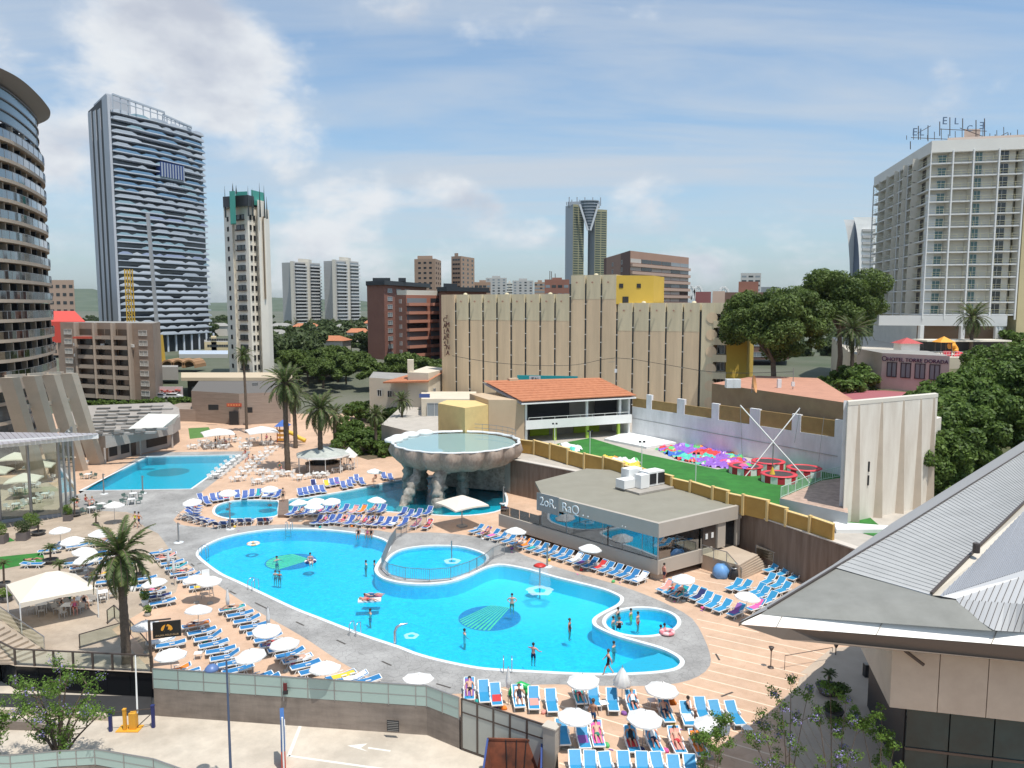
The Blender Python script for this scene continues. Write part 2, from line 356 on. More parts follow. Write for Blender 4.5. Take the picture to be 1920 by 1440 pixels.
def watermat():
 m=bpy.data.materials.new('pool_water');m.use_nodes=True;N=m.node_tree.nodes;L=m.node_tree.links;N.clear()
 o=N.new('ShaderNodeOutputMaterial');t=N.new('ShaderNodeBsdfTransparent');t.inputs[0].default_value=(.34,.92,.985,1)
 g=N.new('ShaderNodeBsdfGlossy');g.inputs['Roughness'].default_value=.05
 fr=N.new('ShaderNodeFresnel');fr.inputs[0].default_value=1.33
 n=N.new('ShaderNodeTexNoise');n.inputs['Scale'].default_value=2.4;n.inputs['Detail'].default_value=5;n.inputs['Distortion'].default_value=.6
 geo=N.new('ShaderNodeNewGeometry');L.new(geo.outputs['Position'],n.inputs['Vector'])
 bp=N.new('ShaderNodeBump');bp.inputs['Strength'].default_value=.6;bp.inputs['Distance'].default_value=.1;L.new(n.outputs['Fac'],bp.inputs['Height'])
 L.new(bp.outputs[0],g.inputs['Normal']);L.new(bp.outputs[0],fr.inputs['Normal'])
 mx=N.new('ShaderNodeMixShader');df=N.new('ShaderNodeBsdfDiffuse');df.inputs[0].default_value=(.03,.60,.86,1);m0=N.new('ShaderNodeMixShader');m0.inputs[0].default_value=.13;L.new(t.outputs[0],m0.inputs[1]);L.new(df.outputs[0],m0.inputs[2]);L.new(fr.outputs[0],mx.inputs[0]);L.new(m0.outputs[0],mx.inputs[1]);L.new(g.outputs[0],mx.inputs[2]);L.new(mx.outputs[0],o.inputs[0]);return m
m_water=watermat()
def caustic_tilemat(name,a,b,center=None,rad=10,pale=None):
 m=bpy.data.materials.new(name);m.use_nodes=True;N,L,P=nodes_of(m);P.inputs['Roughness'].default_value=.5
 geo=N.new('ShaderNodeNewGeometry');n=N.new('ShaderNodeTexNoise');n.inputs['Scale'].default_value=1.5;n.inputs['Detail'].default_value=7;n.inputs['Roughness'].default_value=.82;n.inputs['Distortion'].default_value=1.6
 L.new(geo.outputs['Position'],n.inputs['Vector']);r=N.new('ShaderNodeMapRange');r.inputs[1].default_value=.32;r.inputs[2].default_value=.68;L.new(n.outputs['Fac'],r.inputs[0])  # mottle paints the water's light ripples into the tile colour
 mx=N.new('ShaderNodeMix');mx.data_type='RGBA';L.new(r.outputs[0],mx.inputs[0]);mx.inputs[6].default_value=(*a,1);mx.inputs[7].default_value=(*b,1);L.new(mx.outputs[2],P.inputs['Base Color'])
 if pale:  # brighter look of shallow water painted into the floor colour around center
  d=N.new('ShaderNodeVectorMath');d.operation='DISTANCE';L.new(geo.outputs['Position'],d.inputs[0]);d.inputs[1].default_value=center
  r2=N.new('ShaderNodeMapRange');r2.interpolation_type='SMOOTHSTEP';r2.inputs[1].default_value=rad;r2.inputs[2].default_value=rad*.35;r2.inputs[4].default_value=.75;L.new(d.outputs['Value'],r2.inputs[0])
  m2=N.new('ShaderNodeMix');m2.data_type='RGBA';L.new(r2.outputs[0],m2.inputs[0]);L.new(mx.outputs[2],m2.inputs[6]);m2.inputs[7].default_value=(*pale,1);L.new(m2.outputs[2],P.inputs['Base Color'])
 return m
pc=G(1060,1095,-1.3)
m_tile=caustic_tilemat('caustic_pool_tiles',(.08,.84,1.0),(.01,.46,.86),tuple(pc),14,(.42,.82,.96))
m_tile2=caustic_tilemat('lagoon_tiles',(.02,.50,.58),(.012,.42,.52))
m_tile3=caustic_tilemat('lap_tiles',(.03,.60,.74),(.02,.52,.68))
m_tilep=mat('pale_tiles',(.16,.50,.68),.5)
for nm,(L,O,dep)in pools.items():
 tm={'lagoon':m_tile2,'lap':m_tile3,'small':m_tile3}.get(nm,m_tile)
 n=len(L)
 c=MB();zt=.05
 for i in range(n):
  j=(i+1)%n;a,b,p,q=L[i],L[j],O[i],O[j]
  c.quad((a.x,a.y,zt),(b.x,b.y,zt),(q.x,q.y,zt),(p.x,p.y,zt))
  c.quad((p.x,p.y,zt),(q.x,q.y,zt),(q.x,q.y,-.05),(p.x,p.y,-.05));c.quad((a.x,a.y,-.25),(b.x,b.y,-.25),(b.x,b.y,zt),(a.x,a.y,zt))
 struct('pool_coping',c,m_cop)
 w=MB()
 for i in range(n):
  j=(i+1)%n;w.quad((L[i].x,L[i].y,-dep),(L[j].x,L[j].y,-dep),(L[j].x,L[j].y,-.25),(L[i].x,L[i].y,-.25))
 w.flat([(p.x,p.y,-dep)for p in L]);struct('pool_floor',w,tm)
 s=MB();s.flat([(p.x,p.y,-.12)for p in L]);struct('pool_water',s,m_water)
b=MB()
tip=PX([(1142,1262),(1235,1217),(1262,1228),(1274,1240),(1266,1251),(1247,1256),(1205,1260)])
b.prism([(p.x,p.y)for p in tip],-1.33,-.28);struct('pool_floor',b,m_tilep)
A0,A1=G(1075,1262),G(1190,1205);B0,B1=G(1142,1261),G(1234,1217)
for k in range(7):
 f=k/7;g0=(k+1)/7
 p0,p1,q0,q1=A0.lerp(B0,f),A1.lerp(B1,f),A0.lerp(B0,g0),A1.lerp(B1,g0)
 st=MB();inn=.985-f*.02
 st.prism([(p0.x,p0.y+.1),(q0.x,q0.y+.1),(q1.x,q1.y-.12),(p1.x,p1.y-.12)],-1.33,-1.16+.125*k,0)
 struct('pool_step',st,m_tilep)
def tilecol(name,a,b):
 m=bpy.data.materials.new(name);m.use_nodes=True;N,L,P=nodes_of(m);geo=N.new('ShaderNodeNewGeometry');v=N.new('ShaderNodeTexVoronoi');v.inputs['Scale'].default_value=5;L.new(geo.outputs['Position'],v.inputs['Vector'])
 mx=N.new('ShaderNodeMix');mx.data_type='RGBA';sp=N.new('ShaderNodeSeparateColor');L.new(v.outputs['Color'],sp.inputs[0]);L.new(sp.outputs[0],mx.inputs[0]);mx.inputs[6].default_value=(*a,1);mx.inputs[7].default_value=(*b,1);L.new(mx.outputs[2],P.inputs['Base Color']);return m
m_mb=tilecol('blue_mosaic',(.05,.13,.42),(.09,.22,.55));m_mg=tilecol('green_mosaic',(.55,.75,.22),(.75,.85,.35));m_mw=mat('pale_mosaic',(.3,.5,.6),.5)
def disc(name,c,r,z,m,n=40,ry=None):
 b=MB();b.poly([(c[0]+r*math.cos(i*2*math.pi/n),c[1]+(ry or r)*math.sin(i*2*math.pi/n),z)for i in range(n)]);return struct(name,b,m)
mc=G(918,1158.5,-1.34);R=abs(G(976,1158.5,-1.34).x-mc.x)
disc('pool_floor_mosaic',mc,R*1.03,-1.345,m_mw);disc('pool_floor_mosaic',mc,R,-1.340,m_mb)
apx=G(958,1139,-1.34)
fan=MB()
for k in range(10):
 a0=G(866+48*(k/14)**.9,1158+24*(k/14)**.8,0);a1=G(866+48*((k+.72)/14)**.9,1158+24*((k+.72)/14)**.8,0)
 c0=G(866+92*0,1158,0)
 e0=Vector((mc.x+R*.97*math.cos(math.radians(188+k*8.8)),mc.y+R*.97*math.sin(math.radians(188+k*8.8)),0));e1=Vector((mc.x+R*.97*math.cos(math.radians(188+(k+.5)*8.8)),mc.y+R*.97*math.sin(math.radians(188+(k+.5)*8.8)),0))
 f0=apx.lerp(Vector((apx.x-1.7,apx.y+.6,0)),1-k/10);f1=apx.lerp(Vector((apx.x-1.7,apx.y+.6,0)),1-(k+.5)/10)
 fan.quad((e0.x,e0.y,-1.335),(e1.x,e1.y,-1.335),(f1.x,f1.y,-1.335),(f0.x,f0.y,-1.335))
struct('pool_floor_mosaic',fan,m_mg)
mc=G(545,1053,-1.34);R=abs(G(592,1053,-1.34).x-mc.x);disc('pool_floor_mosaic',mc,R,-1.342,m_mb)
fan=MB();
for k in range(10):
 a0,a1=math.radians(100+k*16),math.radians(100+(k+.8)*16)
 fan.poly([(mc.x+R*.95*math.cos(a0),mc.y+R*.95*math.sin(a0),-1.336),(mc.x+R*.95*math.cos(a1),mc.y+R*.95*math.sin(a1),-1.336),(mc.x+R*.75,mc.y+R*.25,-1.336)])
struct('pool_floor_mosaic',fan,m_mg)
mc=G(316,885,-1.25);disc('pool_floor_mosaic',mc,abs(G(353,885,-1.25).x-mc.x),-1.28,mat('grey_mosaic',(.10,.25,.30),.5))
bands=MB();reg=[G(*p)for p in [(1300,1150),(1395,1178),(1470,1200),(1600,1225),(1530,1270),(1466,1310),(1450,1345),(1450,1440),(1460,1500),(1048,1500),(1048,1412),(1015,1398),(868,1352),(875,1302),(950,1290),(1040,1286),(1130,1289),(1215,1289),(1275,1284),(1315,1270),(1334,1250),(1335,1225),(1322,1190)]]
def clip_lines(reg,org,d,step,k0,k1,w,z,mb):
 d=Vector(d).normalized();nn=Vector((-d.y,d.x,0))
 for k in range(k0,k1):
  o=org+nn*(k*step);ts=[]
  for i in range(len(reg)):
   a,b=reg[i],reg[(i+1)%len(reg)];sa,sb=(a-o).dot(nn),(b-o).dot(nn)
   if (sa>0)!=(sb>0):q=a.lerp(b,sa/(sa-sb));ts.append((q-o).dot(d))
  ts.sort()
  for i in range(0,len(ts)-1,2):
   p,q=o+d*ts[i],o+d*ts[i+1]
   mb.quad((p.x,p.y,z),(q.x,q.y,z),(q.x+nn.x*w,q.y+nn.y*w,z),(p.x+nn.x*w,p.y+nn.y*w,z))
o=G(1335,1242);o.z=0;e=G(1461,1272);dd=(e-o);dd.z=0
clip_lines(reg,o,dd,1.32,-22,14,.11,.004,bands);struct('paving_band',bands,mat('pale_band',(.76,.60,.45),.8))
reg2=[G(*p)for p in [(1240,1092),(1300,1060),(1450,1120),(1400,1165),(1300,1145),(1262,1130)]]
bands=MB();clip_lines(reg2,o,dd,1.9,0,14,.1,.0045,bands);struct('paving_band',bands,MATS['pale_band'])
dr=MB()
for a,b in [((1342,1226),(1349,1238)),((1352,1306),(1374,1298)),((555,1166),(570,1173)),((631,1200),(648,1208)),((818,1282),(845,1290)),((716,1240),(734,1248)),((430,1108),(442,1114)),((478,1130),(502,1142)),((358,1057),(364,1062)),((370,1058),(378,1056))]:
 p,q=G(*a),G(*b);dr.bar((p.x,p.y,.006),(q.x,q.y,.006),.14,.006)
struct('drain_grate',dr,mat('drain_metal',(.07,.06,.05),.6))
m_plaza=mat('plaza_stone',(.50,.41,.32),.8,.12,.5,.1,5,col2=(.42,.335,.26))
A=[(1500,1272),(1493,1290),(1466,1316),(1462,1345),(1464,1369),(1477,1411),(1500,1450),(1530,1500)];B=[(1545,1268),(1538,1290),(1530,1310),(1529,1330),(1538,1365),(1570,1420),(1592,1455),(1630,1510)]
for k in range(7):
 f=k/6.;cur=[G(a[0]*(1-f)+b[0]*f,a[1]*(1-f)+b[1]*f,0)for a,b in zip(A,B)];cur=smooth_loop(cur,4,False)
 poly=[(p.x,p.y)for p in cur]+[(26,30),(60,30),(60,52),(22,G(1500,1262).y+.3*k)]
 s=MB();s.prism(poly,-.02,.1*(k+1));struct('curved_step',s,m_plaza)
PZ=.7
sheet('plaza_paving',PX([(1560,1215),(1500,1262),(1545,1268)])+[Vector((60,52,0)),Vector((60,58,0))],[],.006,m_plaza)
ZR=-1.8
m_road=mat('pale_road',(.60,.53,.44),.9,.14,.35,.1,8,col2=(.50,.43,.35))
detail(m_road,0,0,0,.2,.3)
r=MB();r.flat([(-60,20,ZR),(2.4,20,ZR),G(1046,1412,0)+Vector((0,0,ZR)),G(1021,1402)+Vector((0,0,ZR)),G(861,1350)+Vector((0,0,ZR)),G(800,1326)+Vector((0,0,ZR)),G(288,1292)+Vector((0,0,ZR)),(-20,52,ZR),(-60,52,ZR)]);struct('road',r,m_road)
mk=MB();zz=ZR+.004
def seg(a,b,w,z=zz,mb=None):
 p,q=G(*a,z),G(*b,z);d=(q-p).normalized();n=Vector((-d.y,d.x,0))*w/2;(mb or mk).quad(p-n,q-n,q+n,p+n)
seg((565,1356),(541,1418),.2);seg((541,1417),(720,1442),.16);seg((690,1402),(732,1408),.14)
a=[G(*p,zz)for p in [(651,1398),(690,1409),(676,1402.5),(689,1394)]];mk.add(a,[(0,1,2),(0,2,3)])
struct('road_marking',mk,mat('road_paint',(.72,.70,.64),.7))
def wall(name,label,cat,pts,z0,z1,th,m,kind=None,parent=None,cap=None):
 """upright wall along a polyline, thickness to the left of its direction"""
 b=MB();pts=[Vector((p[0],p[1],0))for p in pts];off=[]
 for i,p in enumerate(pts):
  d0=(pts[i]-pts[i-1]).normalized()if i else (pts[1]-pts[0]).normalized();d1=(pts[i+1]-pts[i]).normalized()if i<len(pts)-1 else d0
  nn=(Vector((-d0.y,d0.x,0))+Vector((-d1.y,d1.x,0))).normalized();off.append(p+nn*th)
 for i in range(len(pts)-1):
  b.prism([pts[i],pts[i+1],off[i+1],off[i]],z0,z1,0)
 mats=[m]
 if cap:
  mats.append(cap)
  for i in range(len(pts)-1):
   e=[pts[i].lerp(off[i],-.15),pts[i+1].lerp(off[i+1],-.15),pts[i+1].lerp(off[i+1],1.15),pts[i].lerp(off[i],1.15)];b.prism(e,z1,z1+.08,1)
 if parent is not None:return b.obj(name,mats,parent)
 return b.obj(name,mats,label=label,category=cat)
wp=[G(288,1292),G(780,1325),G(800,1326),G(861,1350)]
root=thing('parapet_wall','long weathered street wall with frosted glass panels along the pool deck edge','wall',wp[0])
wall('wall_base',None,None,[p-wp[0]for p in wp],-2.2,.08,.35,m_wallgrey,parent=root)
pm=MB();pm.box((0,0,.7),(1,.03,1.3));panel_me=pm.mesh('glass_panel',m_frost)
pm=MB();pm.box((0,0,.7),(.05,.07,1.42));post_me=pm.mesh('post',m_metal)
def glass_run(root,a,b,n,z,h,org,pmesh=None,postm=None,rail=m_metal,mid=True):
 d=(b-a);d.z=0;L=d.length;ang=math.atan2(d.y,d.x)
 for i in range(n):
  c=a+d*((i+.5)/n)-org
  o=link('glass_panel',pmesh or panel_me,root,(c.x,c.y,z),ang);o.scale=(L/n-.05,1,h/1.3)
  c=a+d*(i/n)-org;o=link('post',postm or post_me,root,(c.x,c.y,z),ang);o.scale=(1,1,h/1.35)
 c=b-org;o=link('post',postm or post_me,root,(c.x,c.y,z),ang);o.scale=(1,1,h/1.35)
 rr=MB();p,q=a-org,b-org
 rr.bar((p.x,p.y,z+h+.06),(q.x,q.y,z+h+.06),.07,.05)
 rr.obj('top_rail',rail,root)
 if mid:rr=MB();rr.bar((p.x,p.y,z+h*.52),(q.x,q.y,z+h*.52),.05,.04);rr.obj('middle_rail',rail,root)
glass_run(root,wp[0],wp[1],10,.03,1.3,wp[0]);glass_run(root,wp[1],wp[2],1,.03,1.3,wp[0]);glass_run(root,wp[2],wp[3],2,.03,1.3,wp[0])
v=MB();
p=G(738,1357,-1.0);v.box((p.x-wp[0].x,p.y-wp[0].y-.25,-1.0),(.75,.05,.7),math.atan2((wp[1]-wp[0]).y,(wp[1]-wp[0]).x),0)
for i in range(6):v.box((p.x-wp[0].x,p.y-wp[0].y-.29,-1.28+i*.11),(.68,.03,.03),math.atan2((wp[1]-wp[0]).y,(wp[1]-wp[0]).x),1)
v.obj('vent_grille',[m_dark,m_metal],root)
ga,gb=G(866,1352),G(1021,1404)
root=thing('sliding_gate','grey framed gate of tall translucent panels beside the rusty skip','gate',ga)
d=gb-ga;d.z=0;L=d.length;ang=math.atan2(d.y,d.x);n=5
m_pale=mat('translucent_panel',(.42,.43,.39),.3,.1,.5)
for i in range(n):
 for(z0,z1)in ((-1.65,.55),(.62,1.35)):
  b=MB();b.box((0,0,0),(L/n-.12,.04,z1-z0));c=d*((i+.5)/n);b.obj('panel',m_pale,root,).location=(c.x,c.y,(z0+z1)/2);root_children=None
  bpy.context.scene.objects[-1].rotation_euler=(0,0,ang)
for i in range(n+1):
 c=d*(i/n);b=MB();b.box((c.x,c.y,-.15),(.12,.09,3.1),ang);b.obj('upright',m_rail,root)
for z in (-1.72,.585,1.4):b=MB();b.bar((0,0,z),(d.x,d.y,z),.09,.08);b.obj('rail',m_rail,root)
b=MB();q=d*1.0
c0=G(1034,1410);b.box((c0.x,c0.y,-.2),(.75,.6,3.4),ang);b.box((c0.x,c0.y,1.54),(.85,.7,.08),ang,1)
b.obj('gate_pillar',[m_conc,mat('stone_cap',(.5,.45,.38),.8)],label='square concrete pillar at the right end of the sliding gate',category='pillar')
ZP=4.5
line=[G(958,862,ZP),G(1100,889,ZP),G(1387,958,ZP),G(1613,1034,ZP)]
for p in line:p.z=0
back=[Vector((60,60,0)),Vector((60,172.6,0)),Vector((-22,172.6,0)),Vector((-22,128,0)),Vector((-9,112,0))]
t=MB();t.prism([(p.x,p.y)for p in line+[Vector((33,58,0))]+back],-.02,ZP-.01,0);struct('upper_terrace',t,[mat('terrace_concrete',(.45,.41,.36),.85,.15,.6)])
rw=MB();n3=Vector((0,-.25,0))
for i in range(3):
 a,b_=line[i]+Vector((-.08,-.1,0)),line[i+1]+Vector((-.08,-.1,0));rw.prism([a,b_,b_+Vector((.3,.3,0)),a+Vector((.3,.3,0))],-.02,ZP+.06,0)
 rw.prism([a+Vector((-.08,-.08,0)),b_+Vector((-.08,-.08,0)),b_+Vector((.5,.5,0)),a+Vector((.5,.5,0))],ZP+.062,ZP+.16,1)
rw.obj('retaining_wall',[m_stain,mat('pale_cap',(.55,.5,.44),.8)],label='tall brown rain-stained retaining wall below the yellow parapet',category='wall')
ym=[(975,824),(1002,827),(1032,835),(1065,844),(1096,852),(1132,860),(1169,871),(1204,880),(1232,889),(1260,896),(1295,904),(1337,917),(1365,924),(1394,930),(1440,940),(1475,950),(1520,963),(1562,977)]
yp=[G(*p,6.35)for p in ym]
root=thing('parapet_wall','stepped ochre yellow parapet wall along the edge of the green playground','wall',(yp[0].x,yp[0].y,ZP))
for i in range(len(yp)-1):
 a,b_=yp[i]-root.location,yp[i+1]-root.location;a.z=b_.z=0;hh=1.75+.12*((i*7)%3)-(.35 if i>13 else 0)
 b=MB();b.prism([a,b_,b_+Vector((.25,.18,0)),a+Vector((.25,.18,0))],0.05,hh,0);b.prism([a+Vector((-.05,-.05,0)),b_+Vector((-.05,-.05,0)),b_+Vector((.3,.23,0)),a+Vector((.3,.23,0))],hh,hh+.07,1);b.obj('wall_panel',[m_ochre,m_ochre_l],root)
 b=MB();b.box((a.x-.03,a.y-.05,hh/2+.1),(.24,.3,hh+.2),math.atan2(b_.y-a.y,b_.x-a.x));b.obj('pilaster',m_ochre_l,root)
tp=[G(*p,ZP)for p in [(1032,840),(1045,832),(1107,821),(1207,851),(1345,880),(1470,866),(1582,889)]]+[Vector((31,72,0))]+[Vector((p.x+.35,p.y+.3,0))for p in yp[::-1][3:]]
sheet('turf_ground',tp,[],ZP+.004,m_turf)
b=MB();pp=[G(*p,ZP)for p in [(1133,826),(1178,812),(1268,833),(1212,842)]];b.prism([(p.x,p.y)for p in pp],ZP-.01,ZP+.3);b.obj('platform',m_white,label='low white square platform beside the green turf',category='platform')
wa,wb=Vector((18.6,117.8,0)),Vector((X(1581,89,7),89,0))
root=thing('boundary_wall','long white boundary wall with ochre panels between its crenellations','wall',(wa.x,wa.y,ZP))
d=wb-wa;nn=Vector((-d.y,d.x,0)).normalized()*-.4
m_shwhite=detail(mat('white_render',(.78,.78,.79),.8,.08,.4),0,0,0,.12,.5,(1,1,.25))
b=MB();b.prism([Vector((0,0,0)),d,d-nn,-nn],0,4.4);b.obj('wall_body',m_shwhite,root)
edges=[0,.085,.115,.26,.30,.44,.475,.62,.665,.80,.835,.965,1.0]
topz=[6.4+.0*i for i in range(12)]
for i in range(12):
 p,q=d*edges[i],d*edges[i+1]
 if i%2:b=MB();b.prism([p,q,q-nn,p-nn],4.4,6.55);b.obj('pilaster',m_shwhite,root)
 else:b=MB();b.prism([p-nn*.3,q-nn*.3,q-nn*.9,p-nn*.9],4.4,5.75 if i<6 else 6.4);b.obj('ochre_panel',mat('mustard_panel',(.36,.235,.09),.85,.2,.8),root)
b=MB();b.bar((.0,0,2.6),(d.x*.98+nn.x*.1,d.y*.98-.1,2.2),.06,.05);b.obj('pipe',m_metal,root)
def pilaster_block():
 za=.5;top=15.8
 c0,c1=Vector((X(1585,69,10),69,0)),Vector((X(1757,75.3,14),75.3,0));c2=c1+Vector((.2,.9,0));c3=c0+Vector((.3,.9,0))
 root=thing('white_building','tall blank cream-white block with tapering pilasters beside the trampolines','building',(c0.x,c0.y,0))
 P=[c0,c1,c2,c3];b=MB();
 b.prism([p-c0 for p in P],.0,top-.35,0);b.obj('wall',mat('cream_render',(.74,.70,.62),.85,col2=(.58,.52,.44),vs=.9,streak=(1,1,.18),var=.1),root)
 b=MB();dd=c1-c0;r=dd.normalized();nrm=Vector((r.y,-r.x,0))
 b.prism([p-c0+(nrm*.03 if i<2 else Vector((0,0,0)))for i,p in enumerate(P)],top-.35,top,0);b.obj('cornice',mat('cream_cap',(.62,.58,.50),.8),root)
 e0_=c3-c0+Vector((-.3,.02,0));e1_=Vector((X(1582,89,10),89.3,0))-c0;rt_=MB();rt_.prism([e0_,e0_+Vector((.5,0,0)),e1_+Vector((.5,0,0)),e1_],.0,lambda x,y:top-(top-13.2)*max(0,min(1,(y-.9)/19.4)),0);rt_.obj('return_wall',m_shwhite,root)
 mm=mat('tan_pilaster',(.58,.49,.39),.85,.1,.6)
 for f,w in ((.115,.42),(.36,.48),(.60,.45),(.80,.42),(.955,.4)):
  c=dd*f;b=MB();z0,z1=4.3,top-.36
  wt=.1
  for(u0,u1,zlo,zhi)in ((w,wt,z0,z1),):
   a0,a1=c-r*u0,c+r*u0;t0,t1=c-r*u1,c+r*u1;ob,ot=nrm*.62,nrm*.12
   b.add([(a0.x,a0.y,zlo),(c+ob).to_tuple()[:2]+(zlo,),(a1.x,a1.y,zlo),(t0.x,t0.y,zhi),(c+ot).to_tuple()[:2]+(zhi,),(t1.x,t1.y,zhi)],[(0,1,4,3),(1,2,5,4),(3,4,5)])
  b.obj('pilaster',mm,root)
 e=c1+r*2.6+Vector((0,1,0));b=MB();b.prism([c1-c0+Vector((.3,1.5,0)),e-c0+Vector((.3,1.5,0)),e-c0+Vector((.2,2.4,0)),c1-c0+Vector((.3,2.4,0))],0,12.9);b.obj('lower_wing',MATS['cream_render'],root)
 b=MB()
 for z in (9.5,8.2):b.box((dd*.245).to_tuple()[:2]+(z,),(.12,.12,1.0),0)if False else b.box(((dd*.245)+nrm*.05).to_tuple()[:2]+(z,),(.14,.1,.95),math.atan2(r.y,r.x))
 b.obj('slot_window',m_dark,root,kind='stuff')
 return c0,c1,r,nrm
pb=pilaster_block()
rp=[G(*p,5.9)for p in [(1462,934),(1540,901),(1583,895),(1590,962)]]
b=MB();b.prism([(p.x,p.y)for p in rp],ZP-.5,5.9,0,1);b.obj('ramp_block',[mat('bluegrey_wall',(.50,.53,.54),.8,.1,.6),mat('crazy_paving',(.46,.33,.26),.9,.35,1.6)],label='raised paved landing with pale grey wall between turf and white block',category='landing')
m_minty=mat('mint_rail',(.55,.68,.62),.5)
def bar_fence(name,label,cat,pts,z,h,m,step=.13,post=1.6,th=.03,group=None):
 """fence of upright bars: posts, rails as parts, the thin pickets joined"""
 o=pts[0];root=thing(name,label,cat,(o.x,o.y,z),group=group);pk=MB();n=len(pts)
 for i in range(n-1):
  a,b=pts[i]-o,pts[i+1]-o;a.z=b.z=0
  for zz in (h,.12):r=MB();r.bar((a.x,a.y,zz),(b.x,b.y,zz),.045);r.obj('rail',m,root)
  L=(b-a).length;k=max(1,int(L/step))
  for j in range(k):q=a.lerp(b,j/k);pk.bar((q.x,q.y,.12),(q.x,q.y,h),th)
  k=max(1,round(L/post))
  for j in range(k+(i==n-2)):q=a.lerp(b,j/k);r=MB();r.bar((q.x,q.y,0),(q.x,q.y,h+.05),.06);r.obj('post',m,root)
 pk.obj('pickets',m,root,kind='stuff');return root
bar_fence('metal_railing','mint white railing along the paved landing above the turf','railing',[G(1464,934,5.9),G(1540,901,5.9),G(1581,893,5.9)],5.9,1.1,m_minty,.3)
b=MB();wq=[G(*p,ZP)for p in [(1500,975),(1568,1000),(1700,1022)]]
b.prism([G(1562,985,ZP),G(1568,1000,ZP),Vector((X(1720,66,5),66,0)),Vector((X(1720,66,5),66.6,0))],ZP-.2,ZP+.35);b.obj('curb_wall',m_white,label='low white kerb wall at the foot of the white block',category='wall')
sheet('turf_ground',[G(1600,995,ZP),G(1690,1020,ZP),Vector((34,72,0)),Vector((30.2,69.2,0))],[],ZP+.02,m_turf)
# BUILDINGS
_mc={}
def wmesh(kind,w,h,frame,glass,d=.12,fr=.07):
 k=(kind,round(w,2),round(h,2),frame.name,glass.name,d)
 if k in _mc:return _mc[k]
 b=MB()
 if kind=='window':
  b.quad((-w/2,-.03,0),(w/2,-.03,0),(w/2,-.03,h),(-w/2,-.03,h),1)
  for x in (-w/2,0,w/2):b.box((x,-.05,h/2),(fr,d,h),0,0)
  for z in (0,h):b.box((0,-.05,z),(w+fr,d+.02,fr),0,0)
 elif kind=='pane':
  b.box((0,0,h/2),(w,.08,h),0,1)
 elif kind=='slab':
  b.box((0,-d/2,h/2),(w,d,h),0,0)
 elif kind=='balcony':
  b.box((0,-d/2,.08),(w,d,.16),0,0);b.box((0,-d+.06,h/2+.08),(w,.1,h),0,0)
  for x in (-w/2+.05,w/2-.05):b.box((x,-d/2,h/2),(.08,d,h),0,0)
 elif kind=='railbalcony':
  b.box((0,-d/2,.06),(w,d,.2),0,0)
  b.bar((-w/2,-d+.05,h),(w/2,-d+.05,h),.07,.05,1);b.bar((-w/2,-d+.05,h*.55),(w/2,-d+.05,h*.55),.04,.03,1)
  n=max(2,int(w/.9))
  for i in range(n+1):x=-w/2+w*i/n;b.bar((x,-d+.05,.1),(x,-d+.05,h),.035,None,1)
 _mc[k]=b.mesh(kind,[frame,glass]);return _mc[k]
def block(name,label,cat,foot,z0,z1,m,top=None,group=None,wallname='wall'):
 ar=sum(foot[i][0]*foot[(i+1)%len(foot)][1]-foot[(i+1)%len(foot)][0]*foot[i][1]for i in range(len(foot)))
 if ar<0:foot=foot[::-1]
 o=Vector((foot[0][0],foot[0][1],z0));root=thing(name,label,cat,o,group=group)
 b=MB();b.prism([(p[0]-o.x,p[1]-o.y)for p in foot],0,z1-z0,0,1);b.obj(wallname,[m,top or MATS['roof_grey']],root)
 return root
def grid(root,a,b,me,name,zs,n,m0=0.0,m1=0.0,out=0.0,jit=None,skip=None):
 """copies of one mesh along the wall line a->b (outside on the right) at heights zs"""
 o=root.location;a=Vector((a[0],a[1],0));b=Vector((b[0],b[1],0));d=b-a;ang=math.atan2(d.y,d.x);u=d.normalized();nr=Vector((u.y,-u.x,0));L=d.length-m0-m1
 for z in zs:
  for i in range(n):
   if skip and skip(i,z):continue
   p=a+u*(m0+L*(i+.5)/n)+nr*out
   link(name,me if not callable(me)else me(i,z),root,(p.x-o.x,p.y-o.y,z-o.z),ang)
def part_prism(root,name,pts,z0,z1,m,top=None):
 o=root.location;b=MB();b.prism([(p[0]-o.x,p[1]-o.y)for p in pts],z0-o.z,z1-o.z,0,1 if top else None);return b.obj(name,[m,top]if top else m,root)
def P2(px,Y,z=20):return Vector((X(px,Y,z),Y,0))
m_roof=mat('roof_grey',(.30,.29,.27),.9,.2,.4)
m_win=mat('window_glass',(.03,.035,.04),.12,spec=.8)
m_winb=mat('window_glass_pale',(.22,.25,.27),.2,spec=.8)
m_wf=mat('window_frame',(.55,.55,.53),.5)
m_terra=mat('terracotta_tiles',(.50,.20,.10),.85,.3,1.5,col2=(.36,.13,.06))
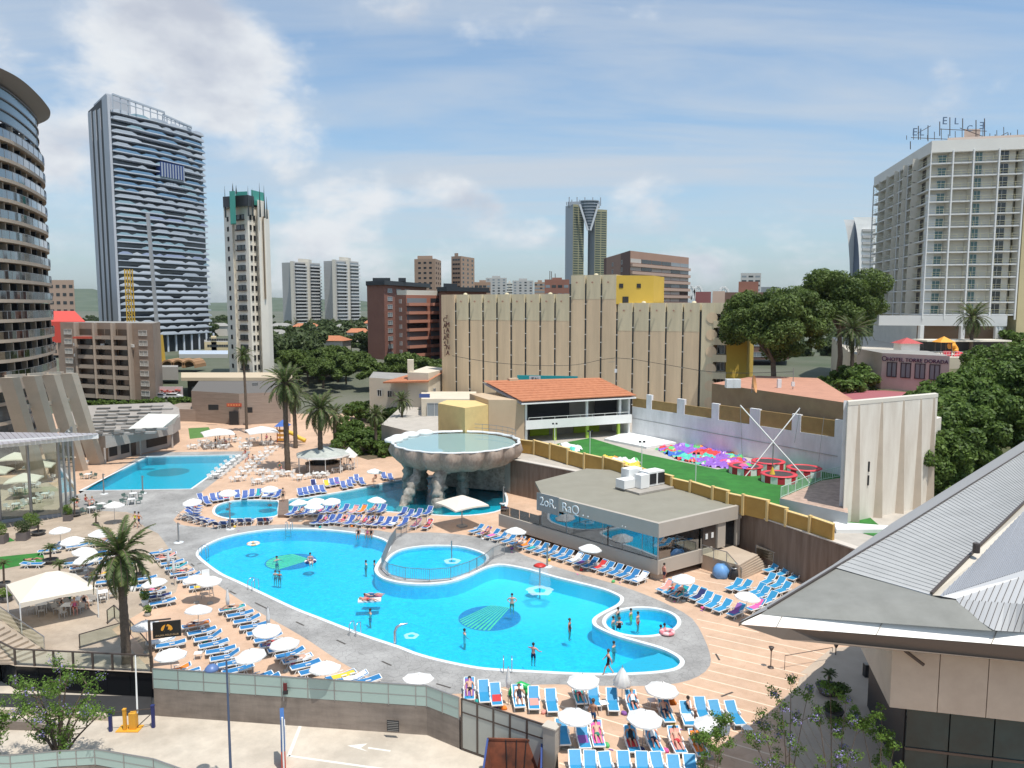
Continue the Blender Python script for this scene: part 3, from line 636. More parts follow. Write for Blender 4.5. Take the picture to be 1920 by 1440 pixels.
# tall blue-white tower
def blue_tower():
 m_bw=mat('grey_stripe_wall',(.50,.52,.56),.6,.08,.1);m_bg=mat('tower_glass',(.045,.06,.08),.15,.4,.15,spec=.8)
 cs=[P2(187,347),P2(222,320),P2(391,367),P2(350,400),P2(190,385)]
 zt=Zof(190,320);z0=3;root=block('high_rise_tower','tallest blue and white residential tower with wavy balcony bands and two-part top','tower',[tuple(c[:2])for c in cs],z0,zt-3,m_bg)
 a,b=cs[0],cs[1];d=b-a;u=d.normalized();nr=Vector((u.y,-u.x,0))
 if nr.y>0:nr=-nr
 for f0,f1,zz in ((0,.17,Zof(213,347)),(.29,.42,Zof(213,342)),(.54,.66,Zof(213,338)),(.78,1.05,Zof(185,325))):
  part_prism(root,'stripe_wall',[a+d*f0-nr*.5,a+d*f1-nr*.5,a+d*f1+nr*.4,a+d*f0+nr*.4],z0,zz,m_bw)
 part_prism(root,'roof_room',[a+d*.3,a+d*.95,a+d*.95+Vector((6,8,0)),a+d*.3+Vector((6,8,0))],zt-3,zt+3.5,m_bw)
 part_prism(root,'dark_stripe',[a+nr*.2,a+d*.8+nr*.2,a+d*.8-nr*.4,a-nr*.4],z0,Zof(190,330),m_dark)
 a,b=cs[1],cs[2];d=b-a;u=d.normalized();nr=Vector((u.y,-u.x,0));L=d.length;o=root.location
 cols=[mat('balcony_white',(.58,.62,.68),.5),mat('balcony_grey',(.45,.50,.56),.5),mat('balcony_blue',(.16,.30,.46),.4),mat('balcony_teal',(.30,.45,.52),.4),mat('balcony_lilac',(.36,.42,.58),.4)]
 nf=36;z=z0+6
 for k in range(nf):
  zf=z0+8.5+k*(zt-z0-10)/nf;b_=MB();f=k/nf
  xs=np.linspace(0,L,25);bow=[1.8+2.6*math.sin(math.pi*min(1,max(0,x/L)))+.2*math.sin(x*.35+k*1.1)for x in xs]
  pts=[a+u*x+nr*w-o for x,w in zip(xs,bow)];back=[a+u*x-nr*.5-o for x in xs]
  for i in range(24):
   b_.prism([pts[i],pts[i+1],back[i+1],back[i]],zf-z0,zf-z0+.42,0)
  base=2 if f>.58 and random.random()<.62 else (0 if f<.45 else (1 if random.random()<.5 else 0))
  if 0.35<f<.6:base=random.choice([3,3,1,2,4])
  hgt=1.0;i=0;bb=MB()
  while i<24:
   ln=random.randint(2,6);mi=base if random.random()<.7 else random.choice([0,1,3 if f>.3 else 0]);cc=cols[mi]
   if random.random()<.84:
    for j in range(i,min(24,i+ln)):
     h0=h1=hgt
     if j==i:h0=.25
     if j==min(24,i+ln)-1:h1=.25
     p,q=pts[j],pts[j+1];z_=zf-z0+.4
     bb.add([(p.x,p.y,z_),(q.x,q.y,z_),(q.x,q.y,z_+h1),(p.x,p.y,z_+h0),(p.x+nr.x*-.15,p.y-nr.y*.15,z_),(q.x-nr.x*.15,q.y-nr.y*.15,z_),(q.x-nr.x*.15,q.y-nr.y*.15,z_+h1),(p.x-nr.x*.15,p.y-nr.y*.15,z_+h0)],[(0,1,2,3),(7,6,5,4),(3,2,6,7)],mi)
   i+=ln
  sl=b_.obj('balcony_slab',cols[1]if f<.4 else cols[0],root);bb.obj('balustrade',cols,sl,kind='stuff')
 p=a+d*.28+nr*2.2
 part_prism(root,'blue_panel',[a+d*.42+nr*4.8,a+d*.68+nr*4.9,a+d*.68+nr*2,a+d*.42+nr*2],Zof(328,335),Zof(300,335),mat('deep_blue_panel',(.03,.06,.2),.3))
 for k in range(9):
  q=a+d*(.43+.03*k)+nr*4.95;bb=MB();bb.box((q.x-o.x,q.y-o.y,(Zof(328,335)+Zof(302,335))/2-z0),(.5,.3,6),0);bb.obj('fin',cols[1],root)
 for(f0,f1,h0,h1)in ((.0,.5,5.5,4.0),(.5,.8,3.2,1.0)):
  bb=MB();p,q=a+d*f0+nr*3-o,a+d*f1+nr*4-o;zb=zt-z0-3
  bb.bar((p.x,p.y,zb+h0),(q.x,q.y,zb+h1),.7);bb.bar((p.x,p.y,zb+h0*.6),(q.x,q.y,zb+h1*.6),.3)
  for i in range(8):r=p.lerp(q,i/7);bb.bar((r.x,r.y,zb),(r.x,r.y,zb+h0+(h1-h0)*i/7),.35)
  bb.obj('roof_frame',cols[1],root)
 for i in range(12):
  q=a+d*(i/11)+nr*2.5-o;bb=MB();bb.cyl((q.x,q.y,-3),(q.x,q.y,8.3),.5,None,6);bb.obj('column',cols[0],root)
blue_tower()
# curved dark glass hotel at the left edge
def curved_hotel():
 pts=[(-88,84),(-80,92),(-74.6,101),(-72.4,108),(-72.2,112),(-72.9,116),(-74.6,121.5),(-77,128),(-80,134.5),(-85,141),(-94,147),(-110,152)]
 L=smooth_loop([(x,y,0)for x,y in pts],4,False);o=Vector((-72.2,112,0))
 root=thing('curved_hotel','curved dark glass hotel tower with stacked beige balcony bands and slanted pillars','hotel',o)
 L=[p-o for p in L];n=len(L)
 bk=[Vector((-60,40,0)),Vector((-60,-30,0))]
 m_bei=mat('beige_band',(.43,.35,.27),.7,.1,.3);m_bal=glassmat('balcony_glass',(.22,.26,.30),.62,.08)
 mg=mat('dark_facade',(.05,.06,.065),.18,.6,.5,spec=.7)
 inner=[p+Vector((-1.6,0,0))for p in L]
 TS=.5;zt=50.6;z0=13.4;nf=13;dz=(zt-z0)/nf
 b=MB();b.prism(inner+bk,0,zt);b.obj('glass_wall',mg,root)
 for k in range(nf):
  z=z0+k*dz
  s=MB();out=offset_open(L,-.15)
  for i in range(n-1):
   a,b_,c,d=L[i],L[i+1],inner[i+1],inner[i]
   s.add([(a.x,a.y,z),(b_.x,b_.y,z),(b_.x,b_.y,z+TS),(a.x,a.y,z+TS),(d.x,d.y,z),(c.x,c.y,z),(c.x,c.y,z+TS),(d.x,d.y,z+TS)],[(0,1,2,3),(3,2,6,7),(5,1,0,4)])
  sl=s.obj('balcony_slab',m_bei,root)
  r=MB()
  for i in range(n-1):
   a,b_=L[i],L[i+1];r.quad((a.x,a.y,z+TS),(b_.x,b_.y,z+TS),(b_.x,b_.y,z+1.65),(a.x,a.y,z+1.65));
   if i%2==0:r.bar((a.x,a.y,z+TS),(a.x,a.y,z+1.65),.07,None,1)
   r.bar((a.x,a.y,z+1.66),(b_.x,b_.y,z+1.66),.06,None,1)
  r.obj('balcony_glass',[m_bal,m_metal],sl)
  for i in range(8,n-6,2):
   a,c=L[i],inner[i];w=MB();w.bar((a.x-.5,a.y,z+dz/2+.2),(c.x,c.y,z+dz/2+.2),.18,dz-.65);w.obj('partition',m_bei if i%4==0 else m_dark,root)
 g=MB()
 for i in range(n-1):
  a,b_=L[i]+Vector((-.8,0,0)),L[i+1]+Vector((-.8,0,0));g.quad((a.x,a.y,zt),(b_.x,b_.y,zt),(b_.x,b_.y,zt+5),(a.x,a.y,zt+5))
 g.obj('crown_glass',mat('crown_glass',(.13,.22,.28),.12,spec=.8),root)
 for zz in (zt,zt+1.7,zt+3.3,zt+4.9):
  g=MB()
  for i in range(n-1):a,b_=L[i],L[i+1];g.bar((a.x-.7,a.y,zz),(b_.x-.7,b_.y,zz),.2)
  g.obj('mullion',m_rail,root)
 g=MB()
 for i in range(n-1):
  a,b_=L[i],L[i+1];g.add([(a.x-2,a.y,zt+7.4),(b_.x-2,b_.y,zt+7.4),(b_.x+1.6,b_.y,zt+6.4),(a.x+1.6,a.y,zt+6.4),(a.x-2,a.y,zt+5),(b_.x-2,b_.y,zt+5)],[(3,2,1,0),(4,5,2,3)])
 g.obj('visor_roof',mat('visor',(.18,.165,.155),.5),root)
 pm_=mat('pillar_render',(.47,.40,.32),.85,.12,.5);col=[]
 rim=MB();
 tops=[(22,708,96),(64,705,101),(100,702,107),(134,700,112.5)];feet=[(80,905),(119,895),(156,883),(188,871)]
 prev=None
 tp=[(-40,712,84)]+tops
 for(tx,tyy,tY),(fx,fy)in zip(tops,feet):
  T=V(tx,tyy,tY)-o;Fp=G(fx,fy)-o;b=MB();w=.75
  out=Vector((1.0,.25,0));
  b.add([(T.x-1.5,T.y-.3,T.z),(T.x,T.y,T.z),(T.x+.5,T.y+w,T.z),(T.x-1.0,T.y+w,T.z),(Fp.x-1.6,Fp.y-.3,0),(Fp.x,Fp.y,0),(Fp.x+.4,Fp.y+w,0),(Fp.x-1.2,Fp.y+w,0)],[(4,5,1,0),(5,6,2,1),(6,7,3,2),(7,4,0,3),(0,1,2,3)]);b.obj('slanted_pillar',pm_,root)
  if prev is not None:
   for q,m_ in ((1.0,pm_),(.72,pm_),(.44,pm_)):
    p0=prev[1].lerp(prev[0],q);p1=Fp.lerp(T,q);b=MB();b.bar(p0+Vector((-1.4,1,0)),p1+Vector((-1.6,.6,0)),.3,.5);b.obj('cross_beam',m_,root)
  prev=(T,Fp)
 b=MB();q=[p+Vector((-3.5,0,0))for p in L[6:34]]
 b=MB()
 for i in range(n-1):
  a,b_=L[i],L[i+1];b.prism([a,b_,inner[i+1],inner[i]],12.2,13.38)
 b.obj('podium_band',m_bei,root)
 for z in (4.4,7.2,10):
  b=MB()
  for i in range(n-1):a,b_=L[i]+Vector((-1.2,0,0)),L[i+1]+Vector((-1.2,0,0));b.prism([a,b_,inner[i+1]+Vector((-.2,0,0)),inner[i]+Vector((-.2,0,0))],z,z+.5)
  b.obj('floor_band',m_bei,root)
def offset_open(L,d):return L
curved_hotel()
# apartment block behind the pillars
def strip_block(name,label,cat,corners,z0,z1,nf,m,faces,top=None,zoff=.9,parapet=.8,group=None,f0=0):
 """corners CCW; faces: {edge: (kind, n, w, h, extra)}"""
 root=block(name,label,cat,[tuple(c[:2])for c in corners],z0,z1,m,top,group)
 dz=(z1-z0-parapet)/nf;zs=[z0+k*dz+zoff for k in range(f0,nf)]
 for e,specs in faces.items():
  a,b=corners[e],corners[(e+1)%len(corners)];L=(b-a).length
  for kind,n,w,h,ex in specs:
   m0,m1=ex.get('m',(0,0));fr,gl=ex.get('mats',(m_wf,m_win));d=ex.get('d',.12)
   ww=w if w>0 else (L*(1-m0-m1)/n)*(-w)
   kind2=kind
   zz=[z+ex.get('dz',0)for z in zs]
   gls=ex.get('alt');me=wmesh(kind,ww,h,fr,gl,d)
   if gls:mes=[me]+[wmesh(kind,ww,h,fr,g_,d)for g_ in gls];f=lambda i,z,mes=mes:random.choice(mes)
   else:f=me
   grid(root,a,b,f,{'railbalcony':'balcony','pane':'window','slab':'ledge'}.get(kind,kind),zz,n,m0*L,m1*L,ex.get('out',0.02))
 return root
m_tan=mat('tan_brick',(.33,.255,.205),.85,.15,.3)
m_shut=mat('shutter',(.48,.46,.42),.6)
c=[P2(106,196),P2(286,184),P2(300,200),P2(110,212)]
z0,z1=1.5,Zof(605,190)
ap=strip_block('apartment_block','taupe six-storey apartment block with long balconies and red awning','building',c,z0,z1,7,m_tan,{0:[('window',1,2.6,1.25,{'m':(.04,.80),'mats':(m_wf,m_shut)}),('window',1,2.6,1.25,{'m':(.83,.03),'mats':(m_wf,m_shut)}),('pane',4,-.93,1.45,{'m':(.245,.22),'alt':[mat('brown_glass',(.10,.07,.05),.3)],'out':.05}),('balcony',2,-.97,.85,{'m':(.24,.215),'d':1.3,'dz':-1.0,'mats':(mat('tan_parapet',(.42,.345,.28),.85),m_win)})]},parapet=1.6,zoff=1.0)
a,b_=c[0],c[1];p=a.lerp(b_,.36);o=ap.location
for k in range(4):
 q=a.lerp(b_,(.235,.43,.62,.785)[k]);bb=MB();bb.box((q.x-o.x,q.y-o.y-.8,(z1-z0)/2),(.5,1.7,z1-z0));bb.obj('pier',MATS['tan_parapet'],ap)
bb=MB();bb.box((p.x-o.x,p.y-o.y-1.6,15.0),(6.5,1.2,.5),-.04);bb.obj('awning',mat('red_awning',(.45,.08,.05),.8),ap)
random.seed(3)
ac=MB();ac.box((0,-.3,0),(.9,.5,.7));ac_me=ac.mesh('air_conditioner',m_white)
for i in range(10):
 q=a.lerp(b_,random.choice([.21,.22,.80,.5,.62]));link('air_conditioner',ac_me,ap,(q.x-o.x,q.y-o.y-.1-(1.5 if 0 else .2),random.choice([1.7,4.6,7.4,10.3,13])+.2),-.07)
rr=[P2(95,200,24),P2(118,196,24),P2(160,196,24),P2(100,215,24)]
b=MB();A_,B_,C_,D_=V(95,603,195),V(160,603,197),V(140,583,206),V(90,583,204);b.add([A_,B_,C_,D_,(A_.x,A_.y,15),(B_.x,B_.y,15)],[(0,1,2,3),(4,5,1,0)])
b.obj('tiled_roof',mat('red_roof',(.55,.07,.05),.7),label='bright red pitched roof behind the taupe apartment block',category='roof')
c=[P2(93,300),P2(142,300),P2(142,320),P2(93,320)]
strip_block('apartment_block','distant tan block rising between curved hotel and blue tower','building',c,5,Zof(525,300),9,mat('pinkish_tan',(.42,.30,.23),.85),{0:[('pane',4,1.4,1.2,{})]})
# slim cream tower with green crown and spikes
def cream_tower():
 m_cr=mat('cream_wall',(.86,.81,.71),.8,.06,.3);m_crw=mat('cream_shadow_wall',(.62,.575,.50),.8,.05,.3)
 Y0=214
 c=[P2(427,222),P2(441.5,215),P2(444,216),P2(471,212),P2(487,216),P2(489.5,214),P2(511,222),P2(505,236),P2(430,236)]
 z0,z1=2.5,Zof(387,214)
 root=block('cream_tower','slim cream tower with green crown and dark spikes on its roof','tower',[tuple(q[:2])for q in c],z0,z1,m_cr)
 nf=16;dz=(z1-z0-5)/nf;zs=[z0+4.2+k*dz for k in range(nf)]
 grid(root,c[0],c[1],wmesh('window',1.5,1.15,m_dark,m_win),'window',zs,1,.3,.1,.03)
 grid(root,c[2],c[3],wmesh('window',3.5,1.3,m_dark,m_win),'window',zs,1,0,0,.03)
 grid(root,c[2],c[3],wmesh('slab',3.9,.35,mat('dark_rail',(.06,.05,.05),.6),m_win,.45),'balcony',[z-.25 for z in zs],1,0,0,.03)
 grid(root,c[3],c[4],wmesh('window',.8,1.35,m_dark,m_win),'window',[z-.2 for z in zs],2,.3,.3,.03)
 o=root.location
 part_prism(root,'pier',[P2(490,213.4),P2(504,217),P2(504,222),P2(490,222)],z0,Zof(375,214),m_cr)
 g=mat('verdigris_panel',(.06,.30,.25),.6)
 part_prism(root,'crown_band',[P2(426.5,214),P2(473,210.5),P2(484,213.5),P2(480,230),P2(429,230)],z1-.2,z1+2.6,mat('charcoal_glass',(.035,.035,.04),.3))
 part_prism(root,'green_panel',[P2(439,210.5),P2(449.5,210),P2(449.5,213),P2(439,213)],Zof(419,210),Zof(358,210),g)
 part_prism(root,'green_crown',[P2(450,214),P2(472,213),P2(472,228),P2(450,228)],z1+2.6,z1+3.9,g)
 part_prism(root,'green_crown',[P2(479,213.5),P2(502,219),P2(500,230),P2(479,230)],z1+.5,z1+4.4,g)
 part_prism(root,'recess',[P2(499,214.8),P2(501,215.3),P2(501,217),P2(499,217)],Zof(560,214),Zof(405,214),mat('recess_tan',(.3,.22,.14),.8))
 for px,py,Yq in ((421,349,214),(436,343,211),(442.5,347,211),(464.5,349,210),(472.5,353,211),(486,343,213),(494.5,348,215),(499.5,368,217)):
  t=V(px,py,Yq)-o;zb=z1-o.z-(3 if px<430 or px>460 else -3);bb=MB();bb.cyl((t.x,t.y,zb),(t.x,t.y,t.z),.27,.02,4,0,False);bb.obj('spike',mat('spike_metal',(.04,.05,.05),.5),root)
cream_tower()
# the twin grey-white slabs
m_lgrey=mat('pale_grey_wall',(.46,.45,.43),.8,.06,.05);m_cream2=mat('pale_cream_wall',(.62,.58,.50),.8)
for i,(x0,xm,x1,yt,lab)in enumerate([(531,548,602,492,'left of the two matching pale slab towers with banded balconies'),(609,626,674,489,'right of the two matching pale slab towers with banded balconies')]):
 c=[P2(x0,645),P2(x0+15,640),P2(xm+5,630),P2(x1,655),P2(x1-5,680),P2(x0+5,680)]
 r=strip_block('slab_tower',lab,'tower',c,4,Zof(yt,640),20,m_lgrey,{2:[('pane',1,-.98,1.5,{'m':(.04,.56),'alt':[m_winb],'out':.1}),('pane',1,-.98,1.5,{'m':(.62,.01),'alt':[m_winb],'out':.1}),('balcony',1,-1,1.0,{'m':(.03,.55),'d':1.6,'dz':-1.0,'mats':(mat('balcony_pale',(.56,.57,.57),.7),m_win)}),('balcony',1,-1,1.0,{'m':(.61,.0),'d':1.6,'dz':-1.0,'mats':(MATS['balcony_pale'],m_win)})]},group='twin pale slab towers')
 a,b_=c[2],c[3];part_prism(r,'stair_wall',[a.lerp(b_,.46)+Vector((.0,-1.8,0)),a.lerp(b_,.60)+Vector((0,-1.8,0)),a.lerp(b_,.60)+Vector((0,3,0)),a.lerp(b_,.46)+Vector((0,3,0))],4,Zof(yt-1,640),m_cream2)
 part_prism(r,'end_wall',[a+Vector((-2.6,-1,0)),a+Vector((-.1,-1.6,0)),a+Vector((0,4,0)),a+Vector((-2.6,4,0))],4,Zof(yt-1,640),m_cream2)
 part_prism(r,'roof_room',[a.lerp(b_,.1)+Vector((0,5,0)),a.lerp(b_,.5)+Vector((0,5,0)),a.lerp(b_,.5)+Vector((0,15,0)),a.lerp(b_,.1)+Vector((0,15,0))],Zof(yt,640),Zof(yt-7,640),m_cream2)
# brick blocks with black roofs
m_brick=mat('red_brick',(.27,.12,.085),.85,.12,.2);m_brick2=mat('red_brick_bright',(.36,.15,.10),.85,.12,.2);m_blk=mat('black_roof',(.03,.035,.04),.5)
c=[P2(689,300),P2(721,290),P2(800,335),P2(790,360),P2(695,330)]
r=strip_block('brick_building','dark red brick block with black curved roof left of cream-topped block','building',c,4,Zof(534,290),9,m_brick,{1:[('window',3,4.5,1.6,{'m':(.02,.4),'mats':(m_wf,m_winb)})]})
part_prism(r,'roof',[P2(687,299),P2(722,288),P2(808,334),P2(795,362),P2(692,332)],Zof(534,290),Zof(526,290),m_blk)
for x0,x1 in ((700,733),(748,762)):part_prism(r,'roof_room',[P2(x0,305),P2(x1,305),P2(x1,315),P2(x0,315)],Zof(527,300),Zof(521,305),m_blk)
c=[P2(741,268),P2(762,262),P2(826,275),P2(826,295),P2(745,290)]
r=strip_block('brick_building','bright brick block with recessed balconies and white roof terrace','building',c,4,Zof(553,264),8,m_brick2,{0:[('window',1,1.6,1.3,{'mats':(m_wf,mat('pink_shutter',(.5,.33,.27),.7))})],1:[('pane',1,-1,1.7,{'m':(.02,.42),'out':.06,'alt':[m_winb]}),('pane',1,-1,1.7,{'m':(.70,.0),'out':.06,'alt':[m_winb]}),('balcony',1,-1,.95,{'m':(.0,.40),'d':1.4,'dz':-.9,'mats':(mat('salmon_balcony',(.48,.22,.15),.8),m_win)}),('balcony',1,-1,.95,{'m':(.68,.0),'d':1.4,'dz':-.9,'mats':(MATS['salmon_balcony'],m_win)})]})
part_prism(r,'roof_terrace',[P2(745,266),P2(763,262.5),P2(827,275.5),P2(820,285),P2(748,282)],Zof(553,264),Zof(544,264),m_cream2)
c=[P2(824,250),P2(836,248),P2(912,262),P2(910,280),P2(826,275)]
r=block('brick_building','black hipped roof block just behind the hotel sign end wall','building',[tuple(q[:2])for q in c],4,Zof(546,248),m_brick)
part_prism(r,'roof',[P2(820,249),P2(838,246),P2(918,262),P2(912,282),P2(822,277)],Zof(546,248),Zof(538,248),m_blk);part_prism(r,'roof_room',[P2(832,252),P2(858,256),P2(858,262),P2(832,262)],Zof(538,248),Zof(531,250),m_blk)
# pair of tan towers, far cluster
m_tt=mat('brown_tan',(.36,.245,.175),.85)
for(x0,xm,x1,yt,Yq,nf,lab)in [(778,817,828,481,520,15,'brown tower with stepped top above the black roofs'),(847,865,890,476,560,17,'brown narrow tower with sloping top, right of its neighbour')]:
 c=[P2(x0,Yq+5),P2(xm,Yq),P2(x1,Yq+25),P2(x1-3,Yq+40),P2(x0+2,Yq+40)]
 r=strip_block('brown_tower',lab,'tower',c,4,Zof(yt+4,Yq),nf,m_tt,{0:[('pane',3,2.0,1.3,{'m':(.12,.1)})],1:[('pane',3,3.0,1.5,{})]})
 part_prism(r,'roof_room',[P2(x0+6,Yq+10),P2(xm-5,Yq+8),P2(xm-5,Yq+25),P2(x0+6,Yq+25)],Zof(yt+4,Yq),Zof(yt-3,Yq),m_tt)
for(x0,x1,yt,Yq,nf,mm,lab)in [(911,950,521,900,16,m_lgrey,'far pale grey tower, leftmost of the skyline cluster'),(951,960,530,1000,14,m_cream2,'far slim pale block between two wider grey towers'),(961,1000,526,900,15,m_lgrey,'far wide pale grey tower beside the slim block'),(1002,1022,529,800,12,m_tt,'far brown block right of the grey towers'),(1021,1067,524,460,7,m_brick,'far dark brick block with antennas left of the twin-leg skyscraper'),(890,920,529,600,9,m_tt,'far tan low block beside the black roof')]:
 c=[P2(x0,Yq),P2(x1,Yq),P2(x1,Yq+25),P2(x0,Yq+25)]
 r=strip_block('far_building',lab,'building',c,4,Zof(yt,Yq),nf,mm,{0:[('pane',4,2.6,1.6,{'alt':[m_winb]})]})
 part_prism(r,'roof_room',[P2(x0+(x1-x0)*.3,Yq+4),P2(x0+(x1-x0)*.7,Yq+4),P2(x0+(x1-x0)*.7,Yq+15),P2(x0+(x1-x0)*.3,Yq+15)],Zof(yt,Yq),Zof(yt-4,Yq),mm)
 if x0==1021:
  for q in (1031,1034,1041):
   t=V(q,508+(q-1031)//2,Yq+6)-r.location;bb=MB();bb.bar((t.x,t.y,t.z-8),t,.4);bb.obj('antenna',m_rail,r)
# twin-leg skyscraper with the wedge between
def twin_leg():
 Yq=1250;m_s=mat('silver_cladding',(.33,.36,.40),.4);m_f=mat('olive_gold_facade',(.30,.28,.16),.35);m_c=mat('cone_glass',(.10,.14,.17),.2)
 zt=Zof(383,Yq);z0=4
 root=thing('twin_leg_skyscraper','very tall twin-leg skyscraper joined by a glass wedge at the top','skyscraper',(P2(1059,Yq).x,Yq,z0));o=root.location
 for(a,b_,c_,dt,yb)in ((1059,1073,1093.5,0,0),(1101,1113.5,1136,9,0)):
  zt2=Zof(383+dt,Yq)
  part_prism(root,'side_wall',[P2(a,Yq+24),P2(b_,Yq),P2(b_+.3,Yq+1),P2(a+2,Yq+40)],z0,zt2,m_s)
  part_prism(root,'leg',[P2(b_+.2,Yq),P2(c_,Yq+10),P2(c_,Yq+40),P2(b_+.2,Yq+40)],z0,zt2,m_f)
  n=46;dz=(zt2-z0-4)/n;aa,bb_=P2(b_+.4,Yq),P2(c_-.3,Yq+10)
  grid(root,aa,bb_,wmesh('pane',(bb_-aa).length/2*.84,dz*.5,m_dark,mat('green_glass',(.06,.08,.06),.2)),'window_band',[z0+2+k*dz for k in range(n)],2,0,0,.25)
 b=MB();zt3,zb=Zof(376,Yq)-z0,Zof(436,Yq)-z0;prof=[]
 cx=P2(1104,Yq).x-o.x
 for k in range(9):
  f=k/8;w=(P2(1121.5,Yq).x-P2(1088,Yq).x)/2*(1-f)+1.2*f;zk=zt3+(zb-zt3)*f;prof.append((w,zk))
 vs=[];n=9
 for w,zk in prof:
  for i in range(n):t=math.pi*i/(n-1);vs.append((cx-w*math.cos(t),6-(3+w*.35)*math.sin(t),zk))
 b.add(vs,[(k*n+i,(k+1)*n+i,(k+1)*n+i+1,k*n+i+1)for k in range(8)for i in range(n-1)],0);b.flat(vs[:n],1);b.obj('glass_wedge',[m_c,m_s],root)
 for k in range(11):
  f=k/11;w=(P2(1121.5,Yq).x-P2(1088,Yq).x)/2*(1-f)+1.2*f;zk=zt3+(zb-zt3)*f;rr=MB();pp=[(cx-w*math.cos(math.pi*i/8),5.4-(3.2+w*.35)*math.sin(math.pi*i/8),zk)for i in range(9)]
  for i in range(8):rr.bar(pp[i],pp[i+1],.9,1.3)
  rr.obj('ring_band',m_s,root)
 for xa,xb in ((1087,1102.5),(1122,1107)):
  rr=MB();a,b_=V(xa,383,Yq-3)-o,V(xb,432,Yq-3)-o;rr.bar(a,b_,3);rr.obj('diagonal_edge',mat('pale_edge',(.55,.57,.6),.5),root)
 rr=MB();a,b_=V(1063,380,Yq)-o,V(1127,381,Yq)-o
 for i in range(14):q=a.lerp(b_,i/13);rr.bar((q.x,q.y+8,q.z-3),(q.x,q.y+8,q.z+2+4*((i*5)%3)),2.5,1.5)
 rr.obj('roof_plant',m_s,root)
 part_prism(root,'roof_cap',[P2(1063,Yq+8),P2(1088,Yq+4),P2(1122,Yq+4),P2(1122,Yq+30),P2(1063,Yq+30)],Zof(386,Yq),Zof(377,Yq),m_s)
twin_leg()
# long brown banded slab
m_bb=mat('brown_band',(.37,.23,.17),.85,.06,.2)
c=[P2(1131,305),P2(1180,262),P2(1289,300),P2(1285,325),P2(1140,330)]
z1=Zof(470,262)
r=strip_block('brown_apartment_building','long brown apartment slab with banded ribbon windows and dark brick end','building',c,4,z1,14,m_bb,{1:[('pane',6,-.96,1.35,{'alt':[m_winb,m_shut,m_shut],'out':.05}),('slab',1,-1,1.0,{'d':.9,'dz':-1.3,'mats':(mat('rosy_band',(.46,.33,.26),.85),m_win)})],0:[('window',2,2.2,1.4,{'m':(.2,.1)})]},parapet=2.2)
part_prism(r,'brick_end',[P2(1131,304.6),P2(1148,289.5),P2(1148,295),P2(1136,306)],4,Zof(480,290),MATS['black_roof']if 0 else mat('dark_brick',(.17,.10,.08),.85))
part_prism(r,'brick_end',[P2(1149,288.5),P2(1179.6,261.4),P2(1179.6,264),P2(1149,292)],4,Zof(471,265),MATS['dark_brick'])
